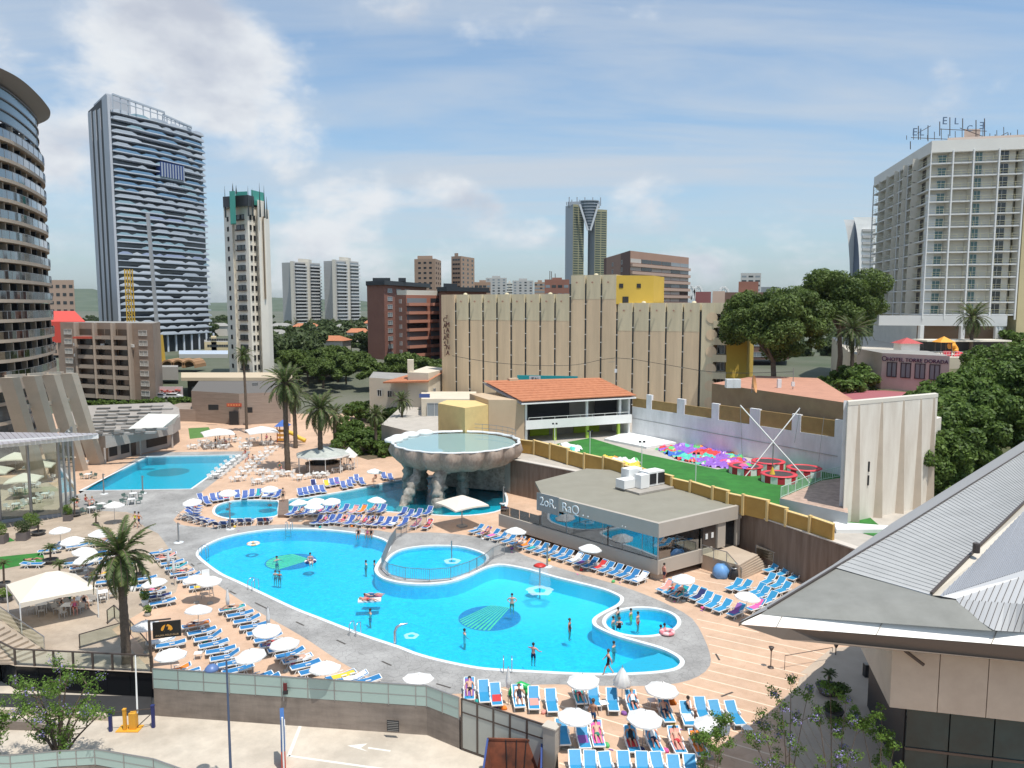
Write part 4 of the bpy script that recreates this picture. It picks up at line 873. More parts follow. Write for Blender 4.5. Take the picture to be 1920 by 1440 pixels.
# long windowless-fronted hotel with slit windows
def slit_hotel():
 m_w=detail(mat('beige_render',(.70,.545,.365),.85,.06,.15),0,0,0,.13,.5,(1,1,.08));m_up=detail(mat('olive_cream_render',(.66,.58,.40),.85,.06,.15),0,0,0,.14,.5,(1,1,.1))
 Yl,Yr=153,134.2;A_=Vector((X(854,Yl,15),Yl,0));B_=Vector((X(1310,Yr,15),Yr,0));d=(B_-A_)/16.;u=d.normalized();nr=Vector((u.y,-u.x,0));ang=math.atan2(u.y,u.x)
 root=thing('slit_window_hotel','long beige hotel of blank panels split by dark slit windows','hotel',(A_.x,A_.y,2));o=root.location;z0=2
 zl,zm,zr=Zof(552,150),Zof(516,143),Zof(568,138)
 m_slit=mat('slit_dark',(.02,.025,.03),.3)
 for k in range(-1,16):
  zt=zl if k<8 else (zm if k<11 else zr);zb=(zt-5.0)if k not in (8,9,10)else zt-4.4
  p,q=A_+d*k,A_+d*(k+1)
  if k==-1:p=Vector((X(828,155,15),155,0))
  w=.55;pp=[p+u*(.24 if k>=0 else 0)+nr*(-.1),q+nr*.3,q-nr*14,p-nr*14+u*.32]
  if k==-1:part_prism(root,'end_wall',pp,z0,zt,m_w)
  else:
   part_prism(root,'facade_panel',pp,z0,zb,m_w);part_prism(root,'upper_panel',[pp[0]+nr*.02,pp[1]+nr*.02,pp[2],pp[3]],zb,zt,m_up)
   sl=MB();c_=p+u*.11-nr*.12-o;zs=zt-1.6
   sl.box((c_.x,c_.y,(zs-z0)/2),(.28,.4,zs-z0),ang,0)
   n=int((zs-z0)/1.4)
   for i in range(n):
    if (i+k)%2:sl.box((c_.x+nr.x*.22,c_.y+nr.y*.22,i*1.4+.3),(.5,.06,.16),ang,1)
   sl.obj('slit_window',[m_slit,m_wf],root)
   v=MB();c_=p.lerp(q,.5)+nr*.3-o;v.cyl((c_.x,c_.y,zt-o.z-1.35),(c_.x+nr.x*.25,c_.y+nr.y*.25,zt-o.z-1.35),.16,None,8,0);v.obj('spout',m_bb,root)
   if k%3==0:v=MB();c_=p.lerp(q,.6)-nr*1-o;v.lathe([(0.42,0),(.36,.22),(.05,.34)],(c_.x,c_.y,zt-z0),8);v.obj('roof_dome',m_up,root)
 p,q=A_+d*11+nr*.3,A_+d*13+nr*-.4
 y_=part_prism(root,'yellow_block',[p,q-nr*3,q-nr*12,p-nr*12],zr-.2,zm-.15,mat('yellow_render',(.56,.38,.06),.8,.06,.3))
 uu=(q-nr*3-p).normalized();nn=Vector((uu.y,-uu.x,0));Lq=(q-nr*3-p).length
 for f,zz,s_ in ((.13,zm-2,.75),(.6,zm-2,.75),(.25,zr+.6,1.1)):
  c_=p+uu*Lq*f+nn*.04-o;v=MB();v.box((c_.x,c_.y,zz-z0),(s_,.1,s_),math.atan2(uu.y,uu.x));v.obj('small_window',m_dark,root)
 part_prism(root,'slit_window',[B_-nr*.05,B_+u*.5-nr*.05,B_+u*.5-nr*3,B_-nr*3],z0,zr-1.6,m_slit);E0=B_+nr*.3+u*.4;E1=E0+u*2.1;part_prism(root,'end_panel',[E0,E1,E1-nr*13,E0-nr*13],z0,zr,m_up)
 E2=E1+u*2.2;part_prism(root,'balcony_column',[E1-nr*1.6,E2-nr*1.6,E2-nr*13,E1-nr*13],z0,zr,mat('brown_recess',(.25,.19,.14),.8))
 for k in range(7):
  zk=zr-1.9-2.95*(k+1)+1.2;c_=(E1+E2)/2-o;b=MB();b.box((c_.x-nr.x*.8,c_.y-nr.y*.8,zk-z0),(2.3,1.9,1.25),ang);b.obj('balcony',m_up,root)
  wi=link('window',wmesh('window',1.2,1.5,m_wf,m_win),root,((c_-nr*1.6).x,(c_-nr*1.6).y,zk+.75-z0),ang)
  b=MB();c2=E0+u*1.75-o;b.cyl((c2.x+nr.x*.03,c2.y+nr.y*.03,zk+1.1-z0),(c2.x+nr.x*.08,c2.y+nr.y*.08,zk+1.1-z0),.95,None,18,0,False);b.obj('round_recess',m_w,root)
 part_prism(root,'top_band',[E1-nr*.1,E2-nr*.1,E2-nr*8,E1-nr*8],zr-1.9,zr+.02,m_up)
 ym_=MATS['yellow_render'];part_prism(root,'yellow_flank',[E2,E2+u*3.2-nr*2,E2+u*3.2-nr*13,E2-nr*13],z0,zr-.1,ym_)
 ew=Vector((X(828,155,15),155,0));e2=A_+nr*.5;uu=(e2-ew).normalized();nn=Vector((uu.y,-uu.x,0));m_let=mat('brown_letters',(.09,.035,.03),.5)
 def vcol(txt,px,y0,dy,size,Yk):
  for i,ch in enumerate(txt):
   if ch==' ':continue
   q=V(px,y0+dy*i,Yk);t=(Vector((q.x,q.y,0))-ew).dot(uu);pt=ew+uu*t+nn*.32;pt.z=q.z
   if ch=='|':b=MB();b.bar(pt-o-Vector((0,0,.9)),pt-o+Vector((0,0,.9)),.12);b.obj('sign_letter',m_let,root);continue
   flip_text(ch,size,m_let,'sign_letter',root,Matrix.Translation(-o)@face_M(pt,uu),.06)
 vcol('CALAS|',835.5,604,11.2,1.35,154);vcol('MARINA',846,612.5,10.6,1.35,154);vcol('T',843,597,5,.9,154)
slit_hotel()
# big white hotel on the hill at the right
def hill_hotel():
 m_cl=mat('hotel_cream',(.76,.75,.70),.8,.06,.2);m_g=mat('hotel_beige_wall',(.66,.63,.55),.8,.1,.3);m_w=mat('hotel_white',(.66,.67,.66),.6)
 a,b_,c_,d_=P2(1628,215,25),P2(1731,168,25),P2(1904,164,25),P2(1940,195,25);e_=P2(1690,228)
 z0=14;zt=Zof(283,168)
 cs=[a+Vector((2.2,1.0,0)),b_+Vector((1.0,1.6,0)),c_+Vector((-1.0,1.6,0)),d_,e_+Vector((0,10,0))]
 root=block('hill_hotel','large cream hotel with open balcony grid on the hill at right','hotel',[tuple(q[:2])for q in cs],z0,zt,m_g);o=root.location
 nf=13;zb=Zof(590,168);dz=(zt-zb)/nf
 full=[a,b_,c_]
 for k in range(nf+1):
  z=zb+dz*k
  if k==nf:part_prism(root,'roof_fascia',[a,b_,c_+Vector((.3,0,0)),d_+Vector((.4,4,0)),e_+Vector((0,12,0))],z-.35,z+2.1,m_cl)
  else:
   part_prism(root,'floor_slab',[a,b_,c_,cs[2],cs[1],cs[0]],z-.14,z+.14,m_w)
   for p,q,n in ((a,b_,14),(b_,c_,12)):
    r=MB();p0,q0=p-o,q-o;zz=z-z0
    r.bar((p0.x,p0.y,zz+1.12),(q0.x,q0.y,zz+1.12),.07,.06)
    for i in range(n):s=p0.lerp(q0,i/n);r.bar((s.x,s.y,zz),(s.x,s.y,zz+1.1),.05)
    r.bar((p0.x,p0.y,zz+.6),(q0.x,q0.y,zz+.6),.05)
    r.obj('balcony_railing',mat('rail_yellow',(.55,.52,.33),.5),root)
 for f in (.0,.28,.52,.66,.8,1.0):
  p=a.lerp(b_,f)-o;r=MB();r.bar((p.x,p.y,zb-z0-1),(p.x,p.y,zt-z0),.22,.22);r.obj('fin',m_w,root)
 for f in (.24,.46,.73,1.0):
  p=b_.lerp(c_,f)-o;r=MB();r.bar((p.x,p.y,zb-z0-1),(p.x,p.y,zt-z0),.3,.3);r.obj('fin',m_w,root)
  s=p+Vector((-.1,2,0));r=MB();r.prism([p+Vector((-.06,.1,0)),p+Vector((.06,.1,0)),s+Vector((.1,0,0)),s+Vector((-.1,0,0))],zb-z0,zt-z0-.4);r.obj('partition',m_g,root)
 zs=[zb+dz*k+.25 for k in range(nf)];m_tw=mat('teal_window',(.10,.19,.20),.15)
 A_,B_=cs[1],cs[2]
 part_prism(root,'yellow_corner',[A_+Vector((1.4,-.35,0)),A_+Vector((2.6,-.35,0)),A_+Vector((2.6,.2,0)),A_+Vector((1.4,.2,0))],zb,zt,mat('pale_yellow',(.58,.50,.22),.8))
 part_prism(root,'white_corner',[A_+Vector((-.6,-.5,0)),A_+Vector((1.3,-.5,0)),A_+Vector((1.3,.3,0)),A_+Vector((-.6,.3,0))],zb,zt-9,m_w)
 grid(root,A_,B_,wmesh('window',1.7,1.7,m_w,m_tw),'window',zs,1,2.9,14.8,.05)
 grid(root,A_,B_,wmesh('window',1.3,2.0,m_w,m_tw),'balcony_door',zs,1,10.2,8,.05)
 grid(root,A_,B_,wmesh('window',1.9,2.1,m_w,m_win),'balcony_door',zs,1,14.2,2.6,.05)
 grid(root,cs[0],cs[1],wmesh('window',2.2,2.0,m_rail,m_win),'balcony_door',zs,6,2,1,.05)
 grid(root,cs[0],cs[1],wmesh('slab',.25,2.5,m_g,m_g,2.0),'partition',[z-.1 for z in zs],5,4,3,0)
 part_prism(root,'ground_floor_band',[b_+Vector((-8,3,0)),b_,c_+Vector((-1.5,0,0)),c_+Vector((-1.5,3,0))],zb-2.4,zb-.2,m_w)
 for f in (.0,.45,.82,.86):p=b_.lerp(c_,f);part_prism(root,'pier',[p+Vector((-.4,-.2,0)),p+Vector((.4,-.2,0)),p+Vector((.4,.8,0)),p+Vector((-.4,.8,0))],z0,zb-2.4,m_w)
 part_prism(root,'lobby_glass',[b_+Vector((.5,.8,0)),c_+Vector((-2,.8,0)),c_+Vector((-2,3,0)),b_+Vector((.5,3,0))],z0,zb-2.3,mat('lobby_brown',(.16,.10,.06),.3))
 part_prism(root,'side_tower',[c_+Vector((.35,-.2,0)),c_+Vector((12,-.5,0)),c_+Vector((12,16,0)),c_+Vector((.35,12,0))],z0,zt+1.2,mat('yellow_cream',(.50,.43,.25),.8,.08,.3))
 part_prism(root,'roof_room',[P2(1757,176),P2(1925,172),P2(1925,186),P2(1757,190)],zt+2,Zof(251,172),mat('pinkish_room',(.52,.42,.36),.8));part_prism(root,'roof_room',[P2(1787,178),P2(1816,178),P2(1816,184),P2(1787,184)],zt+2,Zof(238,176),MATS['pinkish_room'])
 m_l=mat('letter_metal',(.09,.14,.22),.4)
 for ch,px,py,s in (('E',1715,254,3.2),('L',1728,254,3.0),('E',1771,233,3.2),('L',1793,233,2.8),('C',1818,246,2.6),('E',1841,242,3.1)):
  q=V(px,py,176);mir=px>1830
  flip_text(ch,s*.72,m_l,'roof_letter',root,Matrix.Translation(-o)@face_M(q,(1,0,0)),.08,mir)
 r=MB()
 for px,y0,y1 in ((1722,236,262),(1740,235,265),(1762,228,255),(1805,222,240),(1846,222,262),(1830,225,262),(1781,220,255),(1707,265,280),(1866,252,265),(1890,250,262)):
  p,q=V(px,y1,177)-o,V(px,y0,177)-o;r.bar(p,q,.14)
 for px in range(1700,1915,13):r.bar(V(px,262,180)-o,V(px,262-8-(px*7)%17,180)-o,.1)
 for(x0,y0,x1,y1)in ((1708,258,1800,262),(1762,242,1850,246),(1850,268,1890,248),(1720,250,1745,236),(1800,240,1860,262)):r.bar(V(x0,y0,177)-o,V(x1,y1,177)-o,.12)
 r.obj('aerial_frame',m_rail,root)
hill_hotel()
# curved white tower sliver, distant right-hand group
def sail():
 Yq=700;o=Vector((P2(1597,Yq).x,Yq,8));root=thing('curved_white_tower','distant white tower with curved sail-like edge behind the hill hotel','tower',o)
 part_prism(root,'blue_side',[P2(1594,Yq+20),P2(1609,Yq+2),P2(1613,Yq+30),P2(1597,Yq+40)],8,Zof(407,Yq),mat('slate_blue',(.10,.13,.19),.4))
 pr=[(1600,407),(1604,420),(1607,437),(1609.5,460),(1611,485),(1612,520)];b=MB();vs=[]
 for(x,y)in pr:
  for xx in (x,1642):q=V(xx,y,Yq-(3 if xx==x else 0));vs.append(q-o)
 b.add(vs,[(2*i,2*i+2,2*i+3,2*i+1)for i in range(5)]);q=[v+Vector((0,20,0))for v in vs];b.add(q,[(2*i,2*i+1,2*i+3,2*i+2)for i in range(5)]);b.obj('white_face',m_white,root)
 for k in range(8):p,q=V(1616,432+k*12,Yq-2)-o,V(1640,432+k*12,Yq-2)-o;r=MB();r.bar(p,q,3,2.2);r.obj('balcony',m_lgrey,root)
sail()
for(x0,x1,yt,Yq,nf,mm,lab)in [(1387,1425,512,640,12,m_lgrey,'far white balcony tower above the brick penthouse block'),(1486,1501,557,1500,8,mat('far_blue',(.16,.24,.32),.5),'tiny far blue glass block between the two big pines'),(1303,1332,547,330,5,mat('plum_wall',(.26,.10,.10),.8),'plum coloured low block behind the hotel roof'),(1335,1358,546,300,4,mat('pink_beige',(.56,.42,.33),.8),'pale pink stair tower behind the hotel roof')]:
 c=[P2(x0,Yq),P2(x1,Yq),P2(x1,Yq+15),P2(x0,Yq+15)]
 strip_block('far_building',lab,'building',c,6,Zof(yt,Yq),nf,mm,{0:[('pane',3,-.7,1.5,{'alt':[m_winb]})]}if x0 in (1387,1486)else {})
c=[P2(1358,262),P2(1482,262),P2(1482,285),P2(1358,285)]
r=strip_block('brick_building','dark brick block with rooftop penthouse between hotel and pines','building',c,6,Zof(548,262),6,MATS['dark_brick'],{0:[('window',2,4.0,1.6,{'m':(.42,.25),'mats':(m_wf,m_winb)})]})
part_prism(r,'penthouse',[P2(1383,266),P2(1420,266),P2(1420,278),P2(1383,278)],Zof(548,262),Zof(528,266),m_brick);part_prism(r,'glass_room',[P2(1425,266),P2(1460,266),P2(1460,278),P2(1425,278)],Zof(548,262),Zof(538,266),m_winb)
b=MB()
for(x0,x1,yt)in ((1289,1303,536),(1300,1318,536),(1346,1368,538)):
 for k in range(7):
  t0,t1=k/7*math.pi,(k+1)/7*math.pi;cx,rx=(x0+x1)/2,(x1-x0)/2
  b.bar(V(cx-rx*math.cos(t0),560-(560-yt)*math.sin(t0),420),V(cx-rx*math.cos(t1),560-(560-yt)*math.sin(t1),420),1.0)
  b.bar(V(cx-rx*math.cos(t0),560-(560-yt)*math.sin(t0),420),V(cx,562,420),.4)
b.obj('arched_canopy',m_white,label='white arched ribbed canopy frames seen above the hotel roof',category='canopy')
# MIDDLE GROUND
def restaurant():
 z0=.6;fr=Vector((12.95,66.2,0));rt=Vector((21.9,72.4,0));lf=Vector((-1.45,81.6,0));bk=Vector((8.5,88.1,0))
 o=Vector((fr.x,fr.y,0));root=thing('pool_restaurant','flat-roofed glass restaurant pavilion overhanging the loungers beside the main pool','restaurant',o)
 m_cl=mat('taupe_cladding',(.43,.385,.33),.7,.06,.6);m_rf=mat('roof_membrane',(.27,.255,.205),.9,.15,.5,col2=(.235,.22,.175))
 u=(lf-fr).normalized();v=(rt-fr).normalized();W_,D_=(lf-fr).length,(rt-fr).length
 def Q(a,b):return fr+u*a+v*b
 def pp(name,pts,za,zb,m,top=None):return part_prism(root,name,[Q(*p)for p in pts],za,zb,m,top)
 ws=14.8
 bx=(bk-Q(0,D_)).length
 pp('base_band',[(-.0,0),(W_,0),(W_,.35),(0,.35)],.6,1.9,m_cl);pp('base_band',[(0,.36),(.35,.36),(.35,D_-3.7),(0,D_-3.7)],.6,1.9,m_cl)
 pp('floor',[(.3,.3),(W_,.3),(W_,D_+6),(.3,D_+6)],.62,.9,mat('floor_tan',(.3,.24,.18),.7))
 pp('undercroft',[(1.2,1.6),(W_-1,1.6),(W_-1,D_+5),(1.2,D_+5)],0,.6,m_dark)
 pp('fascia',[(-.15,-.15),(ws,-.15),(ws,.25),(-.15,.25)],4.05,5.35,m_cl);pp('fascia',[(-.15,.26),(.25,.26),(.25,D_+.2),(-.15,D_+.2)],4.05,5.35,m_cl)
 pp('roof',[(.2,.2),(ws,.2),(W_-1.5,3.6),(W_+.5,D_+2),(ws,D_+6.5),(.2,D_+1.0)],5.0,5.28,m_rf)
 pp('wall',[(ws+.05,4.2),(W_-2,6.4),(W_-2,6.8),(ws+.05,4.6)],.9,5.0,mat('beige_wall',(.45,.42,.33),.8))
 pp('wall',[(.3,D_-.1),(W_,D_+5),(W_,D_+5.4),(.3,D_+.3)],.6,5.0,m_cl)
 pp('corner_pier',[(.0,D_-3.0),(.4,D_-3.0),(.4,D_-1.9),(.0,D_-1.9)],1.6,4.05,m_cl);pp('corner_pier',[(0,D_-.35),(.4,D_-.35),(.4,D_+.2),(0,D_+.2)],1.4,4.05,m_cl)
 pp('pier',[(.3,.3),(1.1,.3),(1.1,1.1),(.3,1.1)],0,.6,m_cl)
 m_rg=mat('teal_window_glass',(.02,.05,.06),.05,spec=1.0)
 cuts=[.1,1.9,6.6,11.2,ws-.1]
 for i in range(4):
  p,q=Q(cuts[i],.18),Q(cuts[i+1],.18);b=MB();dd=(q-p);b.box((0,0,0),(dd.length-.06,.04,2.14));pn=b.obj('window',MATS['tinted_glass']if i<1 else m_tint,root);c_=(p+q)/2-o;pn.location=(c_.x,c_.y,2.97);pn.rotation_euler=(0,0,math.atan2(dd.y,dd.x))
  b=MB();c_=q-o;b.bar((c_.x,c_.y,1.9),(c_.x,c_.y,4.05),.06);b.obj('mullion',m_metal,root)
 for a0,a1 in ((.1,D_-5.4),(D_-5.3,D_-3.1)):
  p,q=Q(.18,a0+.1),Q(.18,a1);b=MB();dd=(q-p);b.box((0,0,0),(dd.length-.06,.04,2.14));pn=b.obj('window',m_tint,root);c_=(p+q)/2-o;pn.location=(c_.x,c_.y,2.97);pn.rotation_euler=(0,0,math.atan2(dd.y,dd.x))
 b=MB();c_=Q(.1,.1)-o;b.bar((c_.x,c_.y,1.9),(c_.x,c_.y,4.05),.12);b.obj('mullion',m_metal,root)
 pp('door',[(.1,D_-4.9),(.2,D_-4.9),(.2,D_-3.2),(.1,D_-3.2)],1.45,4.0,m_rail)
 for k in (0,1):q=Q(.05,D_-4.5+k*.8)-o;b=MB();b.box((q.x,q.y,3.0),(.05,.3,.5),math.atan2(v.y,v.x)-math.pi/2);b.obj('notice',m_white,root)
 pp('door',[(.12,D_-1.7),(.2,D_-1.7),(.2,D_-.5),(.12,D_-.5)],1.45,3.9,m_dkglass)
 for k in range(4):
  p,q=Q(ws+.3+k*1.5,.2),Q(ws+1.7+k*1.5,.2);b=MB();dd=q-p;b.box((0,0,0),(dd.length,.03,1.0));pn=b.obj('glass_panel',glassmat('green_glass_clear',(.6,.85,.78),.8),root);c_=(p+q)/2-o;pn.location=(c_.x,c_.y,2.4);pn.rotation_euler=(0,0,math.atan2(dd.y,dd.x))
 m_lt=mat('white_letters',(.85,.85,.83),.5);rd=-u
 for txt,a_,s_ in (('2oR.',13.3,1.25),('RaQ . .',9.6,1.25),('. .',3.6,.7)):
  q=Q(a_,-.3);q.z=4.28;flip_text(txt,s_,m_lt,'sign_lettering',root,Matrix.Translation(-o)@face_M(q,rd),.03)
 b=MB();q=Q(ws,-.2)-o;b.prism([Q(ws-2.9,-.22)-o,Q(ws+.2,-.22)-o,Q(ws+.2,-.16)-o,Q(ws-2.9,-.16)-o],3.6,5.45);b.obj('sign_board',mat('sign_grey',(.27,.26,.25),.6),root)
 pp('column',[(3.4,4),(3.9,4),(3.9,4.5),(3.4,4.5)],.9,5,m_dark)
 pp('counter',[(9,4),(13,4),(13,4.8),(9,4.8)],.9,1.9,m_conc)
 for x_,y_,w_ in ((2.6,1.6,1.8),):
  b=MB();q=Q(x_,y_)-o;b.prism([q,q+u*-.0+v*.2,q+u*1.8+v*.2,q+u*1.8],.9,2.9);b.obj('menu_board',mat('mint_board',(.45,.62,.58),.6),root)
 b=MB();q=Q(.55,.6)-o;b.prism([q,q+v*.5,q+v*.5+u*.5,q+u*.5],.9,3.6);b.obj('red_fridge',mat('red_cabinet',(.42,.06,.05),.5),root)
 r2=thing('rooftop_cooling_unit','boxy white air-handling unit with black fans on the restaurant roof','cooling unit',G(1203,918,5.3));q0=G(1203,918,5.3)
 ang=math.atan2(v.y,v.x)
 for(x_,y_,w_,d_,h_,nm)in ((-1.0,1.0,2.0,1.3,.9,'duct_box'),(.0,0,1.2,1.0,1.4,'duct_box'),(2.0,.5,2.4,1.4,1.5,'fan_box'),(.6,1.9,1.9,1.2,1.7,'duct_box')):
  b=MB();q=v*x_+u*y_;b.box((q.x,q.y,h_/2+.25),(w_,d_,h_),ang);f=b.obj(nm,m_white,r2)
  if nm=='fan_box':
   for k in (-.6,.6):b=MB();q2=q+v*k-u*(d_/2+.02);b.box((q2.x,q2.y,h_/2+.25),(.95,.06,1.1),ang);b.obj('fan_grille',m_dark,f)
 b=MB();b.box((.4,.5,.1),(5,3.6,.2),ang);b.obj('plinth',m_conc,r2)
 L0=G(1313,1031,1.4);
 b=MB();pl=[G(*p,1.4)for p in [(1316,1039),(1345,1022),(1372,1022),(1418,1040),(1385,1060),(1362,1053)]];b.prism([(p.x,p.y)for p in pl],-.01,1.4);b.obj('landing',m_plaza,kind='structure')
 for k in range(7):
  f=k/7;z=1.4-.2*k;a0=G(1385,1060,1.4).lerp(G(1392,1087,.0),f+.14);a1=G(1418,1040,1.4).lerp(G(1440,1066,.0),f+.14);b0,b1=G(1372,1055,1.4),G(1410,1036,1.4)
  b=MB();b.prism([(a0.x,a0.y),(a1.x,a1.y),(b1.x,b1.y),(b0.x,b0.y)],-.01,z-.02 if k else 1.395);b.obj('stair_step',m_plaza,kind='structure')
 gp=glassmat('stair_glass',(.80,.88,.82),.8)
 def rail_run(lab,pts,h=1.05,name='glass_railing',rails=m_metal):
  o_=pts[0];r_=thing(name,lab,'railing',o_)
  for i in range(len(pts)-1):
   p,q=pts[i]-o_,pts[i+1]-o_;b=MB();b.add([p+Vector((0,0,.12)),q+Vector((0,0,.12)),q+Vector((0,0,h-.05)),p+Vector((0,0,h-.05))],[(0,1,2,3)]);b.obj('glass_panel',gp,r_)
   b=MB();b.bar(p+Vector((0,0,h)),q+Vector((0,0,h)),.06);b.obj('handrail',rails,r_)
  for p in pts:q=p-o_;b=MB();b.bar(q,q+Vector((0,0,h)),.06);b.obj('post',rails,r_)
  return r_
 rail_run('glass railing at the near side of the restaurant steps',[G(1316,1042,1.4),G(1338,1050,1.4),G(1362,1056,1.4),G(1390,1088,0)])
 rail_run('glass railing on the low kerb beside the brown wall',[G(1417,1042,.9),G(1450,1056,.7),G(1490,1073,.5),G(1535,1092,.3)])
 b=MB();k0,k1=G(1416,1046,0),G(1530,1092,0);b.prism([k0,k1,k1+Vector((.3,.5,0)),k0+Vector((.3,.5,0))],0,.5);b.obj('low_wall',m_beige,label='low beige kerb wall running below the brown retaining wall',category='wall')
 return rail_run,Q
rail_run,RQ=restaurant()
b=MB();p=G(1424,970,3.6);
b.box((0,0,0),(1.3,.06,.55));s_=b.obj('wall_sign',m_white,label='small white sign near the top of the brown retaining wall',category='sign');s_.location=(p.x,p.y-.25,3.75);s_.rotation_euler=(0,0,-1.1)
def green_house():
 z0=ZP;fl=G(983,830,z0);frt=Vector((18.2,117.4,0));fl.z=0;d=frt-fl;u=d.normalized();n=Vector((-u.y,u.x,0));o=Vector((fl.x,fl.y,z0))
 root=thing('playground_house','two-storey white house with terracotta roof and lime green columns','house',o);L=d.length;D=9.0
 zf,ze=Zof(799,fl.y),Zof(751,fl.y);zfr=8.0
 zslab=zf-.1
 def Q(a,b_):return fl+u*a+n*b_
 def pp(nm,a,za,zb,m,top=None):return part_prism(root,nm,[Q(*p)for p in a],za,zb,m,top)
 pp('back_wall',[(0,5.0),(L,5.0),(L,5.3),(0,5.3)],z0,ze,mat('lime_wall',(.30,.42,.04),.7)if 0 else m_conc)
 for a0,a1,m_ in ((3.0,6.2,'lime'),(10.5,15,'lime')):pp('lime_panel',[(a0,4.8),(a1,4.8),(a1,4.98),(a0,4.98)],z0,zslab,mat('lime_wall',(.36,.50,.03),.7))
 pp('balcony_slab',[(0,-.5),(L,-.5),(L,5),(0,5)],zslab,zslab+.25,m_white);pp('balcony_parapet',[(0,-.55),(L,-.55),(L,-.35),(0,-.35)],zslab-.35,zslab+.95,m_white)
 for a in (.1,4.8,10.2,15.6,20.2):pp('column',[(a,0),(a+.4,0),(a+.4,.4),(a,.4)],z0,zslab,mat('lime_column',(.42,.60,.08),.6)if a>.2 else m_white)
 for a in (.1,10.1,15.8):pp('upper_column',[(a,0),(a+.35,0),(a+.35,.35),(a,.35)],zslab+.25,ze,m_white)
 pp('dark_opening',[(.5,3.5),(9,3.5),(9,3.6),(.5,3.6)],zslab+.3,ze,m_dark);pp('dark_opening',[(13.5,3.5),(20,3.5),(20,3.6),(13.5,3.6)],zslab+.3,ze,m_dark)
 pp('right_wall',[(L-.3,0),(L,0),(L,5),(L-.3,5)],z0,ze,m_white)
 pp('left_wall',[(-.05,-.2),(-.05,10.5),(-4.8,10.5),(-4.8,2)],z0-4.4,ze+.1,mat('sandy_render',(.53,.40,.27),.85,.08,.4))
 e0,e1=Q(-.9,-1.1),Q(L+.4,-1.1);e0.z=e1.z=ze+.05;r0,r1=Q(-2.4,10.8),Q(L-1.2,7.6);r0.z,r1.z=ze+1.9,ze+2.0
 e0.z=ze;ncr=9
 for k in range(ncr):
  f0,f1=k/ncr,(k+1.12)/ncr;b=MB();a0,a1,b0,b1=e0.lerp(r0,f0),e1.lerp(r1,f0),e0.lerp(r0,f1),e1.lerp(r1,f1)
  up=Vector((0,0,.06));b.add([a0+up*2-o,a1+up*2-o,b1+up-o,b0+up-o,a0-o,a1-o],[(0,1,2,3),(4,5,1,0)])
  b.obj('roof_tile_course',m_terra,root)
 b=MB();b.add([e0-o,e1-o,r1-o,r0-o,e0-o-Vector((0,0,.15)),e1-o-Vector((0,0,.15)),r1-o-Vector((0,0,.15)),r0-o-Vector((0,0,.15))],[(3,2,1,0)[::-1],(4,5,1,0),(7,6,5,4)]);eb=b.obj('eave_board',m_white,root);eb.location.z=-.3
 pp('chimney',[(1.5,9.5),(3,9.5),(3,10.5),(1.5,10.5)],ze+1,ze+2.3,MATS['sandy_render'])
 part_prism(root,'annex',[G(822,826,4.5),G(872,838,4.5),G(925,828,4.5),G(925,828,4.5)+Vector((0,4,0)),G(822,826,4.5)+Vector((1,4,0))],0,Zof(771,104),m_ochre_l)
 for k,(x_,w_)in enumerate(((6.3,2.2),(8.3,1.1))):pass
 b=MB();p,q=Q(.5,-.5)-o,Q(L-.5,-.5)-o;zz=zslab-z0+1.35;b.bar((p.x,p.y,zz),(q.x,q.y,zz),.06)
 for i in range(9):s=p.lerp(q,i/8);b.bar((s.x,s.y,zz-.4),(s.x,s.y,zz),.05)
 b.obj('balcony_rail',m_white,root)
green_house()
b=MB();p,q=V(970,710,128),V(1083,710,126);b.box(((p.x+q.x)/2,127,p.z+.1),((q-p).length,.25,1.0),math.atan2(q.y-p.y,q.x-p.x))
b.bar((p.x,p.y,4),p,.15,None,1);b.bar((q.x,q.y,4),q,.15,None,1);b.box((p.x+2.9,126.7,p.z+.08),(1.9,.1,.95),0,2);s_=b.obj('rooftop_banner',[mat('turquoise_banner',(.02,.30,.32),.5),m_metal,mat('banner_grey',(.5,.5,.5),.6)],label='turquoise banner sign above the terracotta roof ridge',category='banner')
flip_text('TAI',.8,m_dark,'banner_lettering',s_,face_M((p.x+2.9,126.6,p.z-.2),(1,0,0)),.03)
